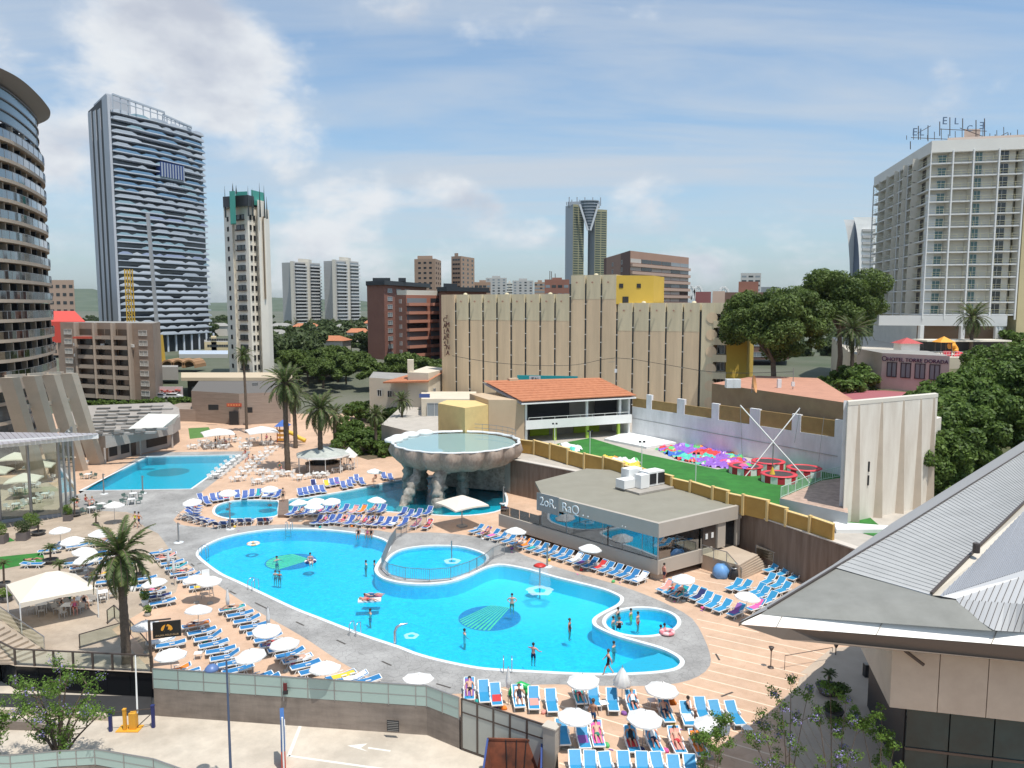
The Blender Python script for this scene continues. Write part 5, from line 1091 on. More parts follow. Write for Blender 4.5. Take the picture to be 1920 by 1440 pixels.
def white_house():
 Yq=150;a,b_=P2(692,158,10),P2(802,150,10);c_=P2(842,162,10);z0=2
 root=block('white_house','cream two-storey house with low terracotta roof and dark shutters','house',[tuple(a[:2]),tuple(b_[:2]),tuple(c_[:2]),tuple((P2(700,172,10))[:2])],z0,Zof(715,150),mat('cream_house',(.62,.55,.44),.8,.08,.4));o=root.location
 dz=3.0;zt=Zof(715,150)
 b=MB();A_,B_,C_,D_=V(718,716,152),V(804,714,148),V(838,694,158),V(800,692,165);b.add([p-o for p in (A_,B_,C_,D_)]+[V(718,719,152)-o,V(804,717,148)-o],[(0,1,2,3),(4,5,1,0)]);b.obj('tiled_roof',m_terra,root)
 part_prism(root,'upper_room',[P2(765,151,12),P2(803,149,12),P2(840,160,12),P2(800,166,12)],z0,Zof(697,152),MATS['cream_house'])
 part_prism(root,'chimney',[P2(764,152,12),P2(776,152,12),P2(776,154,12),P2(764,154,12)],z0,Zof(675,152),MATS['cream_house'])
 grid(root,P2(803,148.8,10),P2(840,159.8,10),wmesh('window',1.1,1.3,m_wf,m_win),'window',[Zof(740,152)],2,.5,.5,.05)
 part_prism(root,'garden_wing',[P2(790,138,8),P2(893,138,8),P2(893,150,8),P2(790,150,8)],z0,Zof(748,138),MATS['cream_house'])
 grid(root,P2(795,137.9,8),P2(890,137.9,8),wmesh('window',2.6,2.4,m_wf,m_winb),'terrace_door',[Zof(780,138)],3,.5,.5,.05)
 grid(root,P2(700,157.2,8),P2(765,151.5,8),wmesh('window',1.2,1.3,m_wf,m_win),'window',[Zof(745,154)],3,.5,.5,.12)
 sg=MB();p=V(796,742,136.5)-o;sg.box((p.x,p.y,p.z),(1.9,.1,.7));sg.obj('blue_sign',mat('sign_blue',(.06,.10,.28),.5),root)
white_house()
for lab,pts,zt in (('low ochre garden wall left of the waterfall basin, farther stretch',[(713,792),(762,800)],778),('low ochre garden wall just behind the waterfall basin',[(762,826),(825,840)],790)):
 p,q=G(*pts[0]),G(*pts[1]);b=MB();b.prism([p,q,q+Vector((.3,.6,0)),p+Vector((.3,.6,0))],0,Zof(zt,p.y),0);b.obj('garden_wall',m_ochre,label=lab,category='wall')
b=MB();b.flat([G(*p,.02)for p in [(640,800),(700,790),(790,800),(770,850),(690,862),(650,850)]]);b.obj('planted_bed',mat('bed_soil',(.13,.10,.06),.95,.4,1),kind='structure')
def waterfall_basin():
 cx,cy,zr,R_=-7.3,99.6,6.7,8.3;o=Vector((cx,cy,0));root=thing('waterfall_basin','raised scalloped rock basin on rough rock columns above the lagoon pool','water feature',o)
 m_rk=mat('scalloped_rock',(.46,.37,.30),.9,.3,1.2,.6,3,col2=(.29,.22,.175),streak=(3,3,.8));m_col=mat('column_rock',(.50,.46,.40),.95,.4,1.5,.8,4,col2=(.14,.12,.10))
 fl=lambda t,z:1+(.035 if z>6.5 else .11)*abs(math.sin(t*9))+.012*math.sin(t*31)
 b=MB();b.lathe([(.2,3.7),(4.2,3.75),(5.9,3.95),(6.9,4.4),(7.6,5.1),(7.95,5.9),(8.15,6.72)],(0,0,0),108,0,True,fl);b.obj('bowl',m_rk,root)
 b=MB();b.lathe([(8.22,6.68),(8.24,6.80),(7.95,6.82),(7.9,6.6)],(0,0,0),108,0,True,lambda t,z:1+.035*abs(math.sin(t*9)));b.obj('rim',m_cop,root)
 b=MB();b.poly([(7.75*math.cos(i*math.pi/30),7.75*math.sin(i*math.pi/30),6.45)for i in range(60)]);b.obj('basin_floor',mat('basin_tiles',(.75,.72,.66),.6),root)
 b=MB();b.poly([(7.9*math.cos(i*math.pi/30),7.9*math.sin(i*math.pi/30),6.68)for i in range(60)]);b.obj('water',glassmat('basin_water',(.68,.88,.94),.92),root)
 rn=random.Random(4)
 for(px,py,r)in ((752,946,.75),(819,950,.8),(867,925,.8),(921,908,.75),(950,902,.7),(790,915,1.0),(835,905,1.1),(765,925,.8)):
  p=G(px,py)-o;pts,rs=[],[]
  dc=math.hypot(p.x,p.y);ht_=5.25
  for k in range(18):f_=1-(k/17)*max(0,1-6.3/max(dc,.1));pts.append(((p.x+rn.uniform(-.16,.16))*f_,(p.y+rn.uniform(-.16,.16))*f_,-1+ht_*k/17));rs.append(r*(1.0+(.45 if k in (0,17)else 0))*rn.uniform(.7,1.15))
  b=MB();b.tube(pts,rs,9);b.v=[(x+rn.uniform(-.1,.1),y+rn.uniform(-.1,.1),z+rn.uniform(-.08,.08))for x,y,z in b.v];b.obj('rock_column',m_col,root)
 b=MB();b.prism([(p[0],p[1])for p in [(-2,3),(9,-1),(9.5,4),(4,7),(-2,6)]],0,4.3);b.obj('rock_core',m_col,root)
 for k,t in enumerate((2.2,2.5,2.8,3.05)):
  b=MB();x_,y_=8.4*math.cos(t),8.4*math.sin(t);b.lathe([(1.2,6.55),(1.25,6.85),(.8,7.05),(.05,7.1)],(x_,y_,0),10);b.obj('foam_lip',m_white,root)
 for a0,a1 in ((20,78),):
  b=MB();pts=[(8.3*math.cos(math.radians(a)),8.3*math.sin(math.radians(a)))for a in range(a0,a1,8)]
  for i in range(len(pts)-1):
   for zz in (7.2,7.75):b.bar((*pts[i],zz),(*pts[i+1],zz),.06)
   b.bar((*pts[i],6.7),(*pts[i],7.75),.05)
  b.obj('guard_rail',m_metal,root)
waterfall_basin()
b=MB();br=[G(*p,.3)for p in [(523,938),(541,936),(541,966),(521,966)]]
b.prism([(p.x,p.y)for p in br],.06,.34);s_=b.obj('footbridge',mat('bridge_wood',(.20,.14,.11),.85,.2,2),label='small dark footbridge between round pool and lagoon',category='bridge')
rn=random.Random(14)
for i,(px,Yq,w,hgt,lab)in enumerate([(528,520,26,5,'small pale villa left of the twin slab towers'),(575,470,30,6,'pale villa with terracotta roof below left slab tower'),(650,450,26,6,'pale villa with peaked roof below right slab tower'),(672,400,22,5,'white villa with orange roof beside the dark brick block'),(515,380,24,5,'low white house at the foot of cream tower'),(615,330,34,4,'long low pale shed above the dark grove'),(408,520,30,5,'low villa right of the blue tower base'),(700,560,26,6,'villa half hidden behind the dark brick block')]):
 a=P2(px,Yq,5);o=(a.x,a.y,3.5);r=thing('villa',lab,'house',o,rn.uniform(-.3,.3));b=MB();b.box((0,0,hgt/2+1),(w*.5,10,hgt+2));b.obj('wall',mat('villa_white',(.62,.58,.52),.8),r)
 b=MB();h0=hgt+2;w2=w*.27;b.add([(-w2,-5.6,h0),(w2,-5.6,h0),(w2,5.6,h0),(-w2,5.6,h0),(-w2*.6,0,h0+2),(w2*.6,0,h0+2)],[(0,1,5,4),(1,2,5),(2,3,4,5),(3,0,4)]);b.obj('roof',m_terra if i%2 else m_roof,r)
# FOREGROUND ROOF, LEFT PAVILION, HILL
def front_roof():
 o=G(1385,1168,9.4);root=thing('angular_roof_building','nearest building with angular grey metal roof, white fascia and stone wall','building',(o.x,o.y,0));o=root.location
 m_bit=mat('bitumen_roof',(.245,.245,.225),.9,.18,.6,.15,30,col2=(.19,.19,.172));m_mt=mat('corrugated_metal',(.42,.42,.41),.6,col2=(.35,.35,.34),vs=.5,var=.1);m_mb=mat('bluish_metal',(.31,.325,.355),.6);m_mw=mat('white_metal',(.47,.47,.47),.5);m_fl=mat('flashing',(.55,.50,.42),.6)
 def g(px,py,z):return G(px,py,z)-o
 A0,A1,A2,A3,A4=g(1425,1152,9.7),g(1565,1063,10.2),g(1746,1116,10.4),g(1793,1124,10.4),g(1863,1183,9.85)
 b=MB();b.add([A0,A4,A3,A2,A1],[(0,1,2),(0,2,3),(0,3,4)]);b.obj('membrane_roof',m_bit,root)
 F0,F1=g(1385,1170,9.3),g(2140,1229,9.3);T0,T1=g(1425,1152,9.7),g(2140,1202,9.7)
 b=MB();b.add([F0,F1,T1,T0],[(0,1,2,3)]);b.obj('white_fascia',mat('fascia_white',(.80,.78,.73),.45),root)
 D0=g(1385,1170.5,9.25);S0,S1,S2=g(1468,1199,8.75),g(1568,1209,8.55),g(2140,1262,8.4)
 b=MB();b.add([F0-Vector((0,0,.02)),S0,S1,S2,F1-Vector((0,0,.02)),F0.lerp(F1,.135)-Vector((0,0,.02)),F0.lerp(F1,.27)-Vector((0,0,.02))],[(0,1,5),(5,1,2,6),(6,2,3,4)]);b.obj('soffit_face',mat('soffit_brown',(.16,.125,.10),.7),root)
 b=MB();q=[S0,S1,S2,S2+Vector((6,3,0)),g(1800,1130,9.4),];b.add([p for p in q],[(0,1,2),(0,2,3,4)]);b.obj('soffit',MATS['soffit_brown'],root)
 for x in (1462,1659,1875):p,q=F0.lerp(F1,(x-1385)/755),T0.lerp(T1,(x+8-1425)/715);b=MB();b.bar(p+Vector((0,-.01,0)),q+Vector((0,-.01,.01)),.035);b.obj('fascia_joint',m_conc,root)
 O=[g(1385,1167,9.45),g(1562,1059,10.25),g(1672,981,10.8),g(1920,827,12.0),g(2140,690,13.1)];I=[g(1440,1142,9.75),g(1567,1064,10.26),g(1692,990,10.9),g(1920,847,12.05),g(2140,712,13.2)]
 for i in range(4):
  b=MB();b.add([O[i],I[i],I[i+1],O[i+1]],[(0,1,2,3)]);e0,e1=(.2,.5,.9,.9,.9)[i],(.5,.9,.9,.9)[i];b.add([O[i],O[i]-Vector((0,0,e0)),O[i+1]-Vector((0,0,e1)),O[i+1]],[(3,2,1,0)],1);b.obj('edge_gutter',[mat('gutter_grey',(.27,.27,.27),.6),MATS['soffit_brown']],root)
  b=MB();b.bar(I[i]+Vector((0,0,.03)),I[i+1]+Vector((0,0,.03)),.09);b.obj('edge_trim',m_rail,root)
 L=[I[1],I[2],I[3],I[4]];Rr=[g(1746,1116,10.42),g(1810,1052,11.2),g(1920,945,12.6),g(2140,740,15.2)]
 def along(P,f):
  seg_=[(P[i+1]-P[i]).length for i in range(len(P)-1)];t=f*sum(seg_)
  for i,s_ in enumerate(seg_):
   if t<=s_ or i==len(seg_)-1:return P[i].lerp(P[i+1],t/s_)
   t-=s_
 def sheets(L,Rr,n,m,name,rib=.09,gap=.82,ribm=None,lift=.05):
  for k in range(n):
   f0,f1,fm=k/n,(k+1)/n,(k+gap)/n;a,b_,c,d=along(L,f0),along(Rr,f0),along(Rr,f1),along(L,f1);cm,dm=along(Rr,fm),along(L,fm);up=Vector((0,0,lift));w=Vector((0,0,rib))
   q=MB();q.add([a,b_,cm,dm,dm+w,cm+w,c+w,d+w,c,d],[(0,1,2,3),(3,2,5,4),(4,5,6,7),(7,6,8,9)],0);q.m[-2]=1;q.m[-1]=1;q.obj(name,[m,ribm or m],root)
 sheets(L,Rr,185,m_mt,'roof_sheet',.03)
 b=MB();b.bar(A1,A2,.16,.1);b.obj('white_flashing',m_mw,root)
 R2=[g(1762,1117,10.5),g(1830,1052,11.2),g(1920,958,12.6),g(2140,752,15.2)]
 for i in range(3):
  b=MB();b.add([Rr[i],R2[i],R2[i+1],Rr[i+1]],[(0,1,2,3)]);b.obj('ridge_flashing',m_fl,root);b=MB();b.bar(Rr[i]+Vector((0,0,.1)),Rr[i+1]+Vector((0,0,.1)),.12);b.obj('ridge_gutter',m_rail,root)
 b=MB();q=g(1830,1036,11.6);b.cyl(q,q+Vector((0,0,.5)),.18,None,8);b.obj('roof_vent',m_rail,root)
 C1=[g(1766,1118,10.5),g(1840,1094,11.0),g(1920,1069,11.6),g(2140,1001,13)]
 sheets([R2[0],R2[1],R2[2],R2[3]],C1,90,m_mb,'blue_roof_sheet',.04)
 W1=[g(1793,1123,10.45),g(1920,1080,11.5),g(2140,1006,13)]
 b=MB();b.add([C1[0],W1[0],W1[1],C1[2]],[(0,1,2,3)]);b.add([C1[2],W1[1],W1[2],C1[3]],[(0,1,2,3)]);b.obj('white_flashing',m_mw,root)
 V1=[g(1793,1124,10.42),g(1920,1133,11.0),g(2140,1150,12)]
 sheets([W1[0],W1[1],W1[2]],[V1[0],V1[1],V1[2]],26,m_mw,'white_roof_sheet',.035,.93,m_rail)
 B1=[g(1793,1125,10.41),g(1815,1150,10.1),g(1863,1182,9.9),g(1920,1186,9.75),g(2140,1201,9.72)]
 sheets([V1[0],V1[1],V1[2]],B1,28,m_mw,'white_roof_sheet',.035,.93,m_rail)
 w0,w1=Vector((X(1670,35.6,6),35.6,0)),Vector((X(2140,33.2,6),33.2,0));u=(w1-w0).normalized();n=Vector((-u.y,u.x,0));zb=Zof(1326,35.6)
 m_st=mat('stone_cladding',(.62,.52,.41),.8,.15,.8,col2=(.53,.43,.335))
 L_=(w1-w0).length
 for k in range(5):
  a,b_=w0+u*(L_*k/5+(.02 if k else 0)),w0+u*(L_*(k+1)/5-.02);part_prism(root,'stone_panel',[a,b_,b_+n*8,a+n*8],zb,9.4,m_st)
 g0,g1=w0+u*.9+n*.5,w1+n*.5
 m_cw=mat('curtain_wall',(.012,.045,.05),.06,.5,.4,spec=.5)
 for k in range(5):
  a,b_=g0+u*(L_*k/5.4+.03),g0+u*(L_*(k+1)/5.4-.03)
  part_prism(root,'glass_panel',[a,b_,b_+n*.1,a+n*.1],PZ,PZ+2.0,m_cw);part_prism(root,'glass_panel',[a,b_,b_+n*.1,a+n*.1],PZ+2.12,zb,m_cw)
 b=MB();p,q=g0-o,g1-o;b.bar((p.x,p.y,PZ+2.06),(q.x,q.y,PZ+2.06),.12);b.obj('transom',m_rail,root)
 part_prism(root,'core',[g0+n*.3,g1+n*.3,g1+n*8,g0+n*8],PZ,9,m_dark)
 p=w0+u*.5-n*.1-o;b=MB();b.box((p.x,p.y,8.2),(.35,.15,.3));b.obj('floodlight',m_metal,root);b=MB();b.bar((p.x,p.y,8.0),(p.x+.7,p.y-.5,7.5),.12);b.obj('camera_arm',m_rail,root)
front_roof()
def left_pavilion():
 c=G(116,968);root=thing('glass_pavilion','tall glass-walled pavilion with flat white-edged metal roof at left','pavilion',c);o=root.location
 gt=glassmat('pavilion_glass',(.72,.86,.80),.80)
 t=G(185,822,9.2)-o;a=G(0,840,9.2)-o;a2=G(-260,880,9.2)-o;bk=G(0,812,9.9)-o;bk2=G(-260,814,9.9)-o
 b=MB();b.add([t,a,a2,bk2,bk,t+Vector((0,0,.5)),a+Vector((0,0,.9)),a2+Vector((0,0,.9)),bk2+Vector((0,0,.2)),bk+Vector((0,0,.2))],[(0,5,6,1),(1,6,7,2)]);b.obj('fascia',m_white,root)
 n=40
 for k in range(n):
  f0,f1=k/n,(k+.9)/n;P=lambda f:(t+Vector((0,0,.5))).lerp(a2+Vector((0,0,.9)),f);Q_=lambda f:(t+Vector((-.3,.4,.55))).lerp(bk2+Vector((0,0,.4)),f);b=MB();b.add([P(f0),P(f1),Q_(f1),Q_(f0)],[(0,3,2,1)]);b.obj('roof_sheet',mat('lilac_metal',(.42,.40,.42),.45,metal=.2),root)
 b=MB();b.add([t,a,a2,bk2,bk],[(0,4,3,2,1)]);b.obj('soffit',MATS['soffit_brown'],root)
 w=G(-250,1008)-o;k=12;z1=9.15
 for i in range(k):
  p,q=w*(i/k),w*((i+1)/k);b=MB();b.add([(p.x,p.y,.1),(q.x,q.y,.1),(q.x,q.y,z1),(p.x,p.y,z1)],[(3,2,1,0)]);b.obj('glass_panel',gt,root)
  if i%2==0:b=MB();b.cyl((p.x,p.y,0),(p.x,p.y,z1),.16,None,8);b.obj('mast',m_metal,root)
 q=Vector((-3.5,9,0))
 for i in range(3):p0,p1=q*(i/3),q*((i+1)/3);b=MB();b.add([(p0.x,p0.y,.1),(p1.x,p1.y,.1),(p1.x,p1.y,z1),(p0.x,p0.y,z1)],[(0,1,2,3)]);b.obj('glass_panel',gt,root);b=MB();b.cyl((p1.x,p1.y,0),(p1.x,p1.y,z1),.13,None,8);b.obj('mast',m_metal,root)
 b=MB();b.prism([Vector((0,-.15,0)),w+Vector((0,-.15,0)),w+Vector((0,.15,0)),Vector((0,.15,0))],0,.35);b.obj('plinth',mat('plinth_grey',(.30,.31,.33),.7),root)
left_pavilion()
def louvre_building():
 A_,B_=G(200,869),G(326,840);o=Vector((A_.x,A_.y,0));root=thing('louvred_building','low curved grey building with louvred roof beyond the lap pool','building',o)
 fr=[G(176,862),A_,B_,Vector((X(338,136,4),136,0)),Vector((X(336,147,4),147,0)),Vector((X(318,156,4),156,0)),Vector((X(140,150,4),150,0)),Vector((X(120,125,4),125,0))]
 m_=mat('grey_render',(.42,.39,.36),.8,.1,.4);inn=[p+(Vector((-70,138,0))-p).normalized()*1.6 for p in fr]
 part_prism(root,'wall',inn,0,2.4,m_);part_prism(root,'fascia',fr,2.4,4.7,m_,mat('roof_gravel',(.35,.32,.29),.9,.2,1))
 u=(B_-A_).normalized();n=Vector((u.y,-u.x,0));ia,ib=inn[1]+n*.06,inn[2]+n*.06;d=ib-ia
 for f0,f1 in ((.02,.14),(.2,.33),(.62,.98)):part_prism(root,'opening',[ia+d*f0,ia+d*f1,ia+d*f1-n*.2,ia+d*f0-n*.2],.7,2.2,m_dark)
 part_prism(root,'door',[ia+d*.36,ia+d*.44,ia+d*.44-n*.2,ia+d*.36-n*.2],0,2.2,m_rail)
 rn=random.Random(5)
 for r in range(9):
  for c in range(7):
   p=G(178+c*20+r*2,815-r*6.2-c*.9,4.9)-o
   if p.y>40 or rn.random()<.1:continue
   b=MB();b.box((p.x,p.y,4.85),(2.2,.9,.28),.12);b.obj('roof_louvre',mat('louvre_grey',(.30,.29,.275),.6)if (r+c)%2 else mat('louvre_dark',(.12,.12,.115),.6),root)
 p=G(285,790,5.6)-o;b=MB();b.add([(p.x-2.5,p.y-3,4.8),(p.x+2.5,p.y-2,4.8),(p.x+3.4,p.y+2.5,6.4),(p.x-1.5,p.y+2,6.6),(p.x+2.5,p.y+2.5,4.8),(p.x-2.5,p.y+2.5,4.8)],[(0,1,2,3),(1,4,2),(0,3,5)]);b.obj('skylight',mat('skylight_white',(.60,.60,.56),.4),root)
 for f in (.0,.5,1.0):p=A_.lerp(B_,f)+n*-.3-o;b=MB();b.cyl((p.x,p.y,0),(p.x,p.y,2.4),.18,None,8);b.obj('column',m_,root)
louvre_building()
def reception():
 m_=mat('stone_courses',(.34,.275,.23),.85,.25,1.2,col2=(.25,.195,.16),streak=(.3,.3,3));P_=[G(361,790),G(450,797),G(545,792),G(540,765),G(375,765)]
 z1=Zof(738,P_[1].y);root=block('stone_reception_block','low brown stone building with red-signed entrance behind the tables','building',[tuple(p[:2])for p in P_],0,z1,m_,mat('dark_flat_roof',(.13,.12,.11),.9));o=root.location
 a,b_=P_[1]+Vector((0,-.1,0)),P_[2]+Vector((0,-.1,0));a0=P_[0]+Vector((0,-.1,0))
 for px,y0,y1,w in ((401,759,768,2.0),(467,763,773,1.5)):p=V(px,y1,G(450,797).y-.6-(0 if px>450 else -.2))-o;b=MB();b.box((p.x,p.y-.2,p.z+.5),(w,.25,1.1));b.obj('window',m_dark,root)
 p=G(440,796.5)-o;b=MB();b.box((p.x,p.y-.15,1.4),(1.9,.4,2.8));b.obj('entrance',m_dark,root)
 q=V(440,759,G(440,796.5).y)-o;b=MB();b.box((q.x,p.y-.3,q.z),(3.0,.25,.7));s_=b.obj('entrance_sign',mat('sign_red',(.45,.08,.04),.6),root)
 for k in range(5):b=MB();b.box((q.x-1.1+.55*k,p.y-.44,q.z),(.3,.04,.28));b.obj('sign_letter',mat('letter_orange',(.7,.3,.12),.6),s_)
 b=MB();p=G(375,788)-o;b.prism([(p.x-8,p.y-1),(p.x+1,p.y-2),(p.x+1,p.y+9),(p.x-8,p.y+9)],0,2.6);b.obj('low_wing',m_,root)
 b=MB();b.box((p.x+9,p.y+9,z1+.35),(1.0,1.0,.7));b.obj('vent_box',m_metal,root)
reception()
def strip(name,lab,cat,x0,x1,Yq,y0,y1,dep,m,top=None,kids_=()):
 r=block(name,lab,cat,[tuple(P2(x0,Yq,3)[:2]),tuple(P2(x1,Yq,3)[:2]),tuple(P2(x1,Yq+dep,3)[:2]),tuple(P2(x0,Yq+dep,3)[:2])],Zof(y1,Yq),Zof(y0,Yq),m,top);return r
r=strip('street_cafe','open dark street cafe under a long tan flat roof','cafe',352,545,196,711,745,10,mat('cafe_dark',(.05,.045,.04),.7));part_prism(r,'roof',[P2(340,193,5),P2(548,193,5),P2(548,208,5),P2(340,208,5)],Zof(714,193),Zof(708,193),mat('tan_flat_roof',(.52,.43,.31),.8))
for k in range(7):q=P2(365+k*26,195.7,5)-r.location;b=MB();b.box((q.x,q.y,2.0),(1.6,.15,1.6));b.obj('shopfront',[m_winb,mat('teal_front',(.05,.16,.2),.5),m_dark,mat('red_front',(.3,.05,.05),.6)][k%4],r)
mur=strip('painted_wall','low wall painted with pink red and white shapes beside the street','wall',288,343,192,725,741,.5,mat('mural_pink',(.62,.50,.50),.8));rn=random.Random(2)
for k in range(9):
 q=P2(292+k*5.5,191.7,3)-mur.location;b=MB();b.cyl((q.x,q.y,.5+rn.random()*1.0),(q.x,q.y-.06,.5+rn.random()),.35,None,7,0,False);b.obj('painted_shape',mat('mural_red',(.5,.10,.08),.8),mur)
strip('street_shed','grey low shed wall left of yellow crane base','shed',286,335,215,688,712,6,mat('shed_grey',(.40,.37,.34),.8))
strip('low_white_roof','long low building with pale blue roof beneath the towers','building',336,428,300,664,690,25,mat('pale_wall',(.45,.43,.40),.8),mat('blue_roof',(.42,.48,.56),.6))
r=strip('cream_school','low sand-yellow building with rows of small windows between towers','building',384,428,330,641,668,20,mat('sand_wall',(.62,.50,.30),.8));grid(r,P2(384,330),P2(428,330),wmesh('pane',.9,1.0,m_win,m_win),'window',[6.6,9.2],9,.5,.5,.05)
part_prism(r,'tower',[P2(394,330),P2(404,330),P2(404,336),P2(394,336)],2,Zof(631,330),MATS['sand_wall'])
b=MB()
for k in range(3):
 x0=312+k*20
 for j in range(8):t0,t1=j/8*math.pi,(j+1)/8*math.pi;b.bar(V(x0+12-12*math.cos(t0),688-14*math.sin(t0),240),V(x0+12-12*math.cos(t1),688-14*math.sin(t1),240),8,.5)
b.obj('vaulted_canopy',mat('rust_vault',(.35,.20,.10),.7),label='row of rust-brown vaulted canopies below the blue tower',category='canopy')
def crane():
 m_y=mat('crane_yellow',(.60,.38,.05),.6);o=P2(300,250,5);root=thing('mobile_crane','mobile crane with yellow base and long grey telescopic boom','crane',(o.x,o.y,3));o=root.location
 b=MB();b.bar(V(296,630,250)-o,V(277,400,250)-o,.9);b.obj('boom',mat('boom_grey',(.34,.35,.36),.5),root)
 b=MB();b.bar(V(303,684,250)-o,V(297,628,250)-o,2.0);b.obj('boom_base',m_y,root);b=MB();p=V(303,686,250)-o;b.box((p.x,p.y,1.6),(6,3,2));b.obj('carrier',m_y,root)
 o=P2(250,240,5);root=thing('lattice_mast','yellow lattice crane mast rising behind the taupe apartment block','crane mast',(o.x,o.y,3));o=root.location;b=MB();t=V(249,505,240)-o
 for dx,dy in ((-.8,-.8),(.8,-.8),(.8,.8),(-.8,.8)):b.bar((dx,dy,0),(dx,dy,t.z),.25)
 for k in range(18):
  z0,z1=t.z*k/18,t.z*(k+1)/18
  b.bar((-.8,-.8,z0),(.8,-.8,z1),.14);b.bar((.8,-.8,z0),(-.8,-.8,z1),.14);b.bar((.8,.8,z0),(.8,-.8,z1),.14)
 b.obj('mast',m_y,root)
crane()
def hills():
 rn=np.random.default_rng(3);b=MB();nx,ny=60,14
 def hz(x,y):
  f=max(0,1-abs(y-4200)/1500);return 4+f*(95+50*math.sin(x/620+1)+28*math.sin(x/190+y/300)+12*math.sin(x/77))*(1/(1+math.exp((x+900)/420))*.95+.12)
 vs=[(-5200+i*160,2600+j*240,hz(-5200+i*160,2600+j*240))for j in range(ny)for i in range(nx)]
 b.add(vs,[(j*nx+i,j*nx+i+1,(j+1)*nx+i+1,(j+1)*nx+i)for j in range(ny-1)for i in range(nx-1)],0,True)
 struct('hills',b,mat('hill_scrub',(.10,.125,.075),.95,vs=.006,col2=(.04,.065,.03),var=.1))
hills()
b=MB();b.prism([tuple(P2(1618,142,14)[:2]),tuple(P2(2150,138,14)[:2]),(170,260),tuple(P2(1560,230,14)[:2]),tuple(P2(1590,160,14)[:2])],0,14.9,0,1);struct('hotel_terrace',b,[mat('terrace_wall',(.62,.54,.40),.8,.1,.5),mat('terrace_top',(.55,.50,.42),.8)])
b=MB();hv=[];
for(x,y,z)in [(38,76,3),(62,68,3),(120,60,4),(40,96,5),(66,92,6),(120,90,8),(46,118,7.5),(74,118,10),(130,118,12),(52,143,9),(80,139,13),(140,136,14)]:hv.append((x,y,z))
b.add(hv,[(r*3+c,r*3+c+1,r*3+c+4,r*3+c+3)for r in range(3)for c in range(2)],0,True);struct('hillside',b,mat('hillside_soil',(.14,.12,.07),.95,.35,.3,col2=(.06,.08,.03)))
def torre():
 a,b_=P2(1652,130,12),P2(1778,122,12);m_=mat('pink_beige_render',(.56,.47,.41),.8,.1,.5);z1=Zof(664,127)
 root=block('annex_building','pinkish annex with dark framed windows and hotel lettering along its top','building',[tuple(a[:2]),tuple(b_[:2]),tuple((b_+Vector((4,14,0)))[:2]),tuple((a+Vector((2,14,0)))[:2])],4,z1,m_);o=root.location
 fr=mat('dark_frame',(.05,.035,.04),.5);u=(b_-a).normalized();nr=Vector((u.y,-u.x,0))
 grid(root,a,b_,wmesh('window',1.5,2.4,fr,m_winb,.16,.12),'window',[Zof(708,127)],4,.6,1.0,.03)
 q=a+u*.9+nr*.12;q.z=z1-1.25;m_l=mat('purple_letters',(.055,.01,.06),.5)
 flip_text('HOTEL TORRE DORADA',.86,m_l,'sign_lettering',root,Matrix.Translation(-o)@face_M(q,u),.06,align='LEFT')
 q=a+u*.45+nr*.12-o;b=MB()
 for j in range(12):
  t0,t1=j/12*math.tau,(j+1)/12*math.tau;c=Vector((q.x,q.y,z1-4-.9));b.bar(c+u*.38*math.cos(t0)+Vector((0,0,.38*math.sin(t0))),c+u*.38*math.cos(t1)+Vector((0,0,.38*math.sin(t1))),.1)
 b.obj('round_emblem',m_l,root)
torre()
b=MB();rp=[V(1530,742,122),V(1585,731,134),V(1700,731,136),V(1760,741,120),V(1700,752,100),V(1560,750,108)];ctr=V(1620,733,122)
b.add(rp+[ctr],[(i,(i+1)%6,6)for i in range(6)]);b.f=[f[::-1]for f in b.f];b.prism([(p.x,p.y)for p in rp],4,rp[0].z-.9,1)
b.obj('crimson_roof_house',[mat('crimson_roof',(.36,.11,.12),.7),mat('sandy_wall',(.50,.42,.28),.85)],label='low house with wide crimson pink roof behind the cream block',category='house')
def flatblock(lab,c,z0,z1,m,top):r=block('flat_roof_building',lab,'building',c,z0,z1,m,top);return r
za=13.1
fb=flatblock('long ochre flat-roofed building with orange satellite dish and roof posts',[(X(1335,112,13),112),(X(1581,89,10)+.3,89.6),(41,91),(48,120),(X(1420,124,13),124)],4.4,za,mat('weathered_ochre',(.36,.26,.15),.85,.2,.6,col2=(.28,.19,.11)),mat('terracotta_deck',(.48,.24,.16),.85,.15,.6))
for px,py0,py1,w in ((1367,738,727,1.0),(1380,738,728,1.0),(1460,745,726,.5)):p=V(px,py0,106)-fb.location;b=MB();b.box((p.x,p.y,za-4.4+.6),(w,w,1.2));b.obj('roof_post',m_cop,fb)
p=V(1410,727,100);dsh=thing('satellite_dish','orange satellite dish tilted on the ochre flat roof','satellite dish',(p.x,p.y,za));b=MB()
b.lathe([(.02,0),(.5,.06),(.95,.22),(1.2,.38)],(0,0,0),18);d_=b.obj('dish',mat('orange_dish',(.60,.30,.12),.5),dsh);d_.location=(0,0,1.1);d_.rotation_euler=(math.radians(80),.2,math.radians(62));b=MB();b.cyl((0,0,0),(0,0,1.1),.07);b.obj('mast',m_metal,dsh)
for px,y0,lab in ((1488,690,'thin aerial pole standing on the ochre flat roof'),(1155,670,'thin pole with box before the slit-window hotel')):
 Yq=104 if px>1400 else 125;p=V(px,y0,Yq);b=MB();b.cyl((p.x,p.y,9),p,.07,.05,6);b.box((p.x,p.y,p.z-2.2),(.4,.3,.6),0,1);b.bar((p.x-1.2,p.y,p.z-.8),(p.x,p.y,p.z-.7),.05);b.obj('utility_pole',[m_metal,m_cop],label=lab,category='pole')
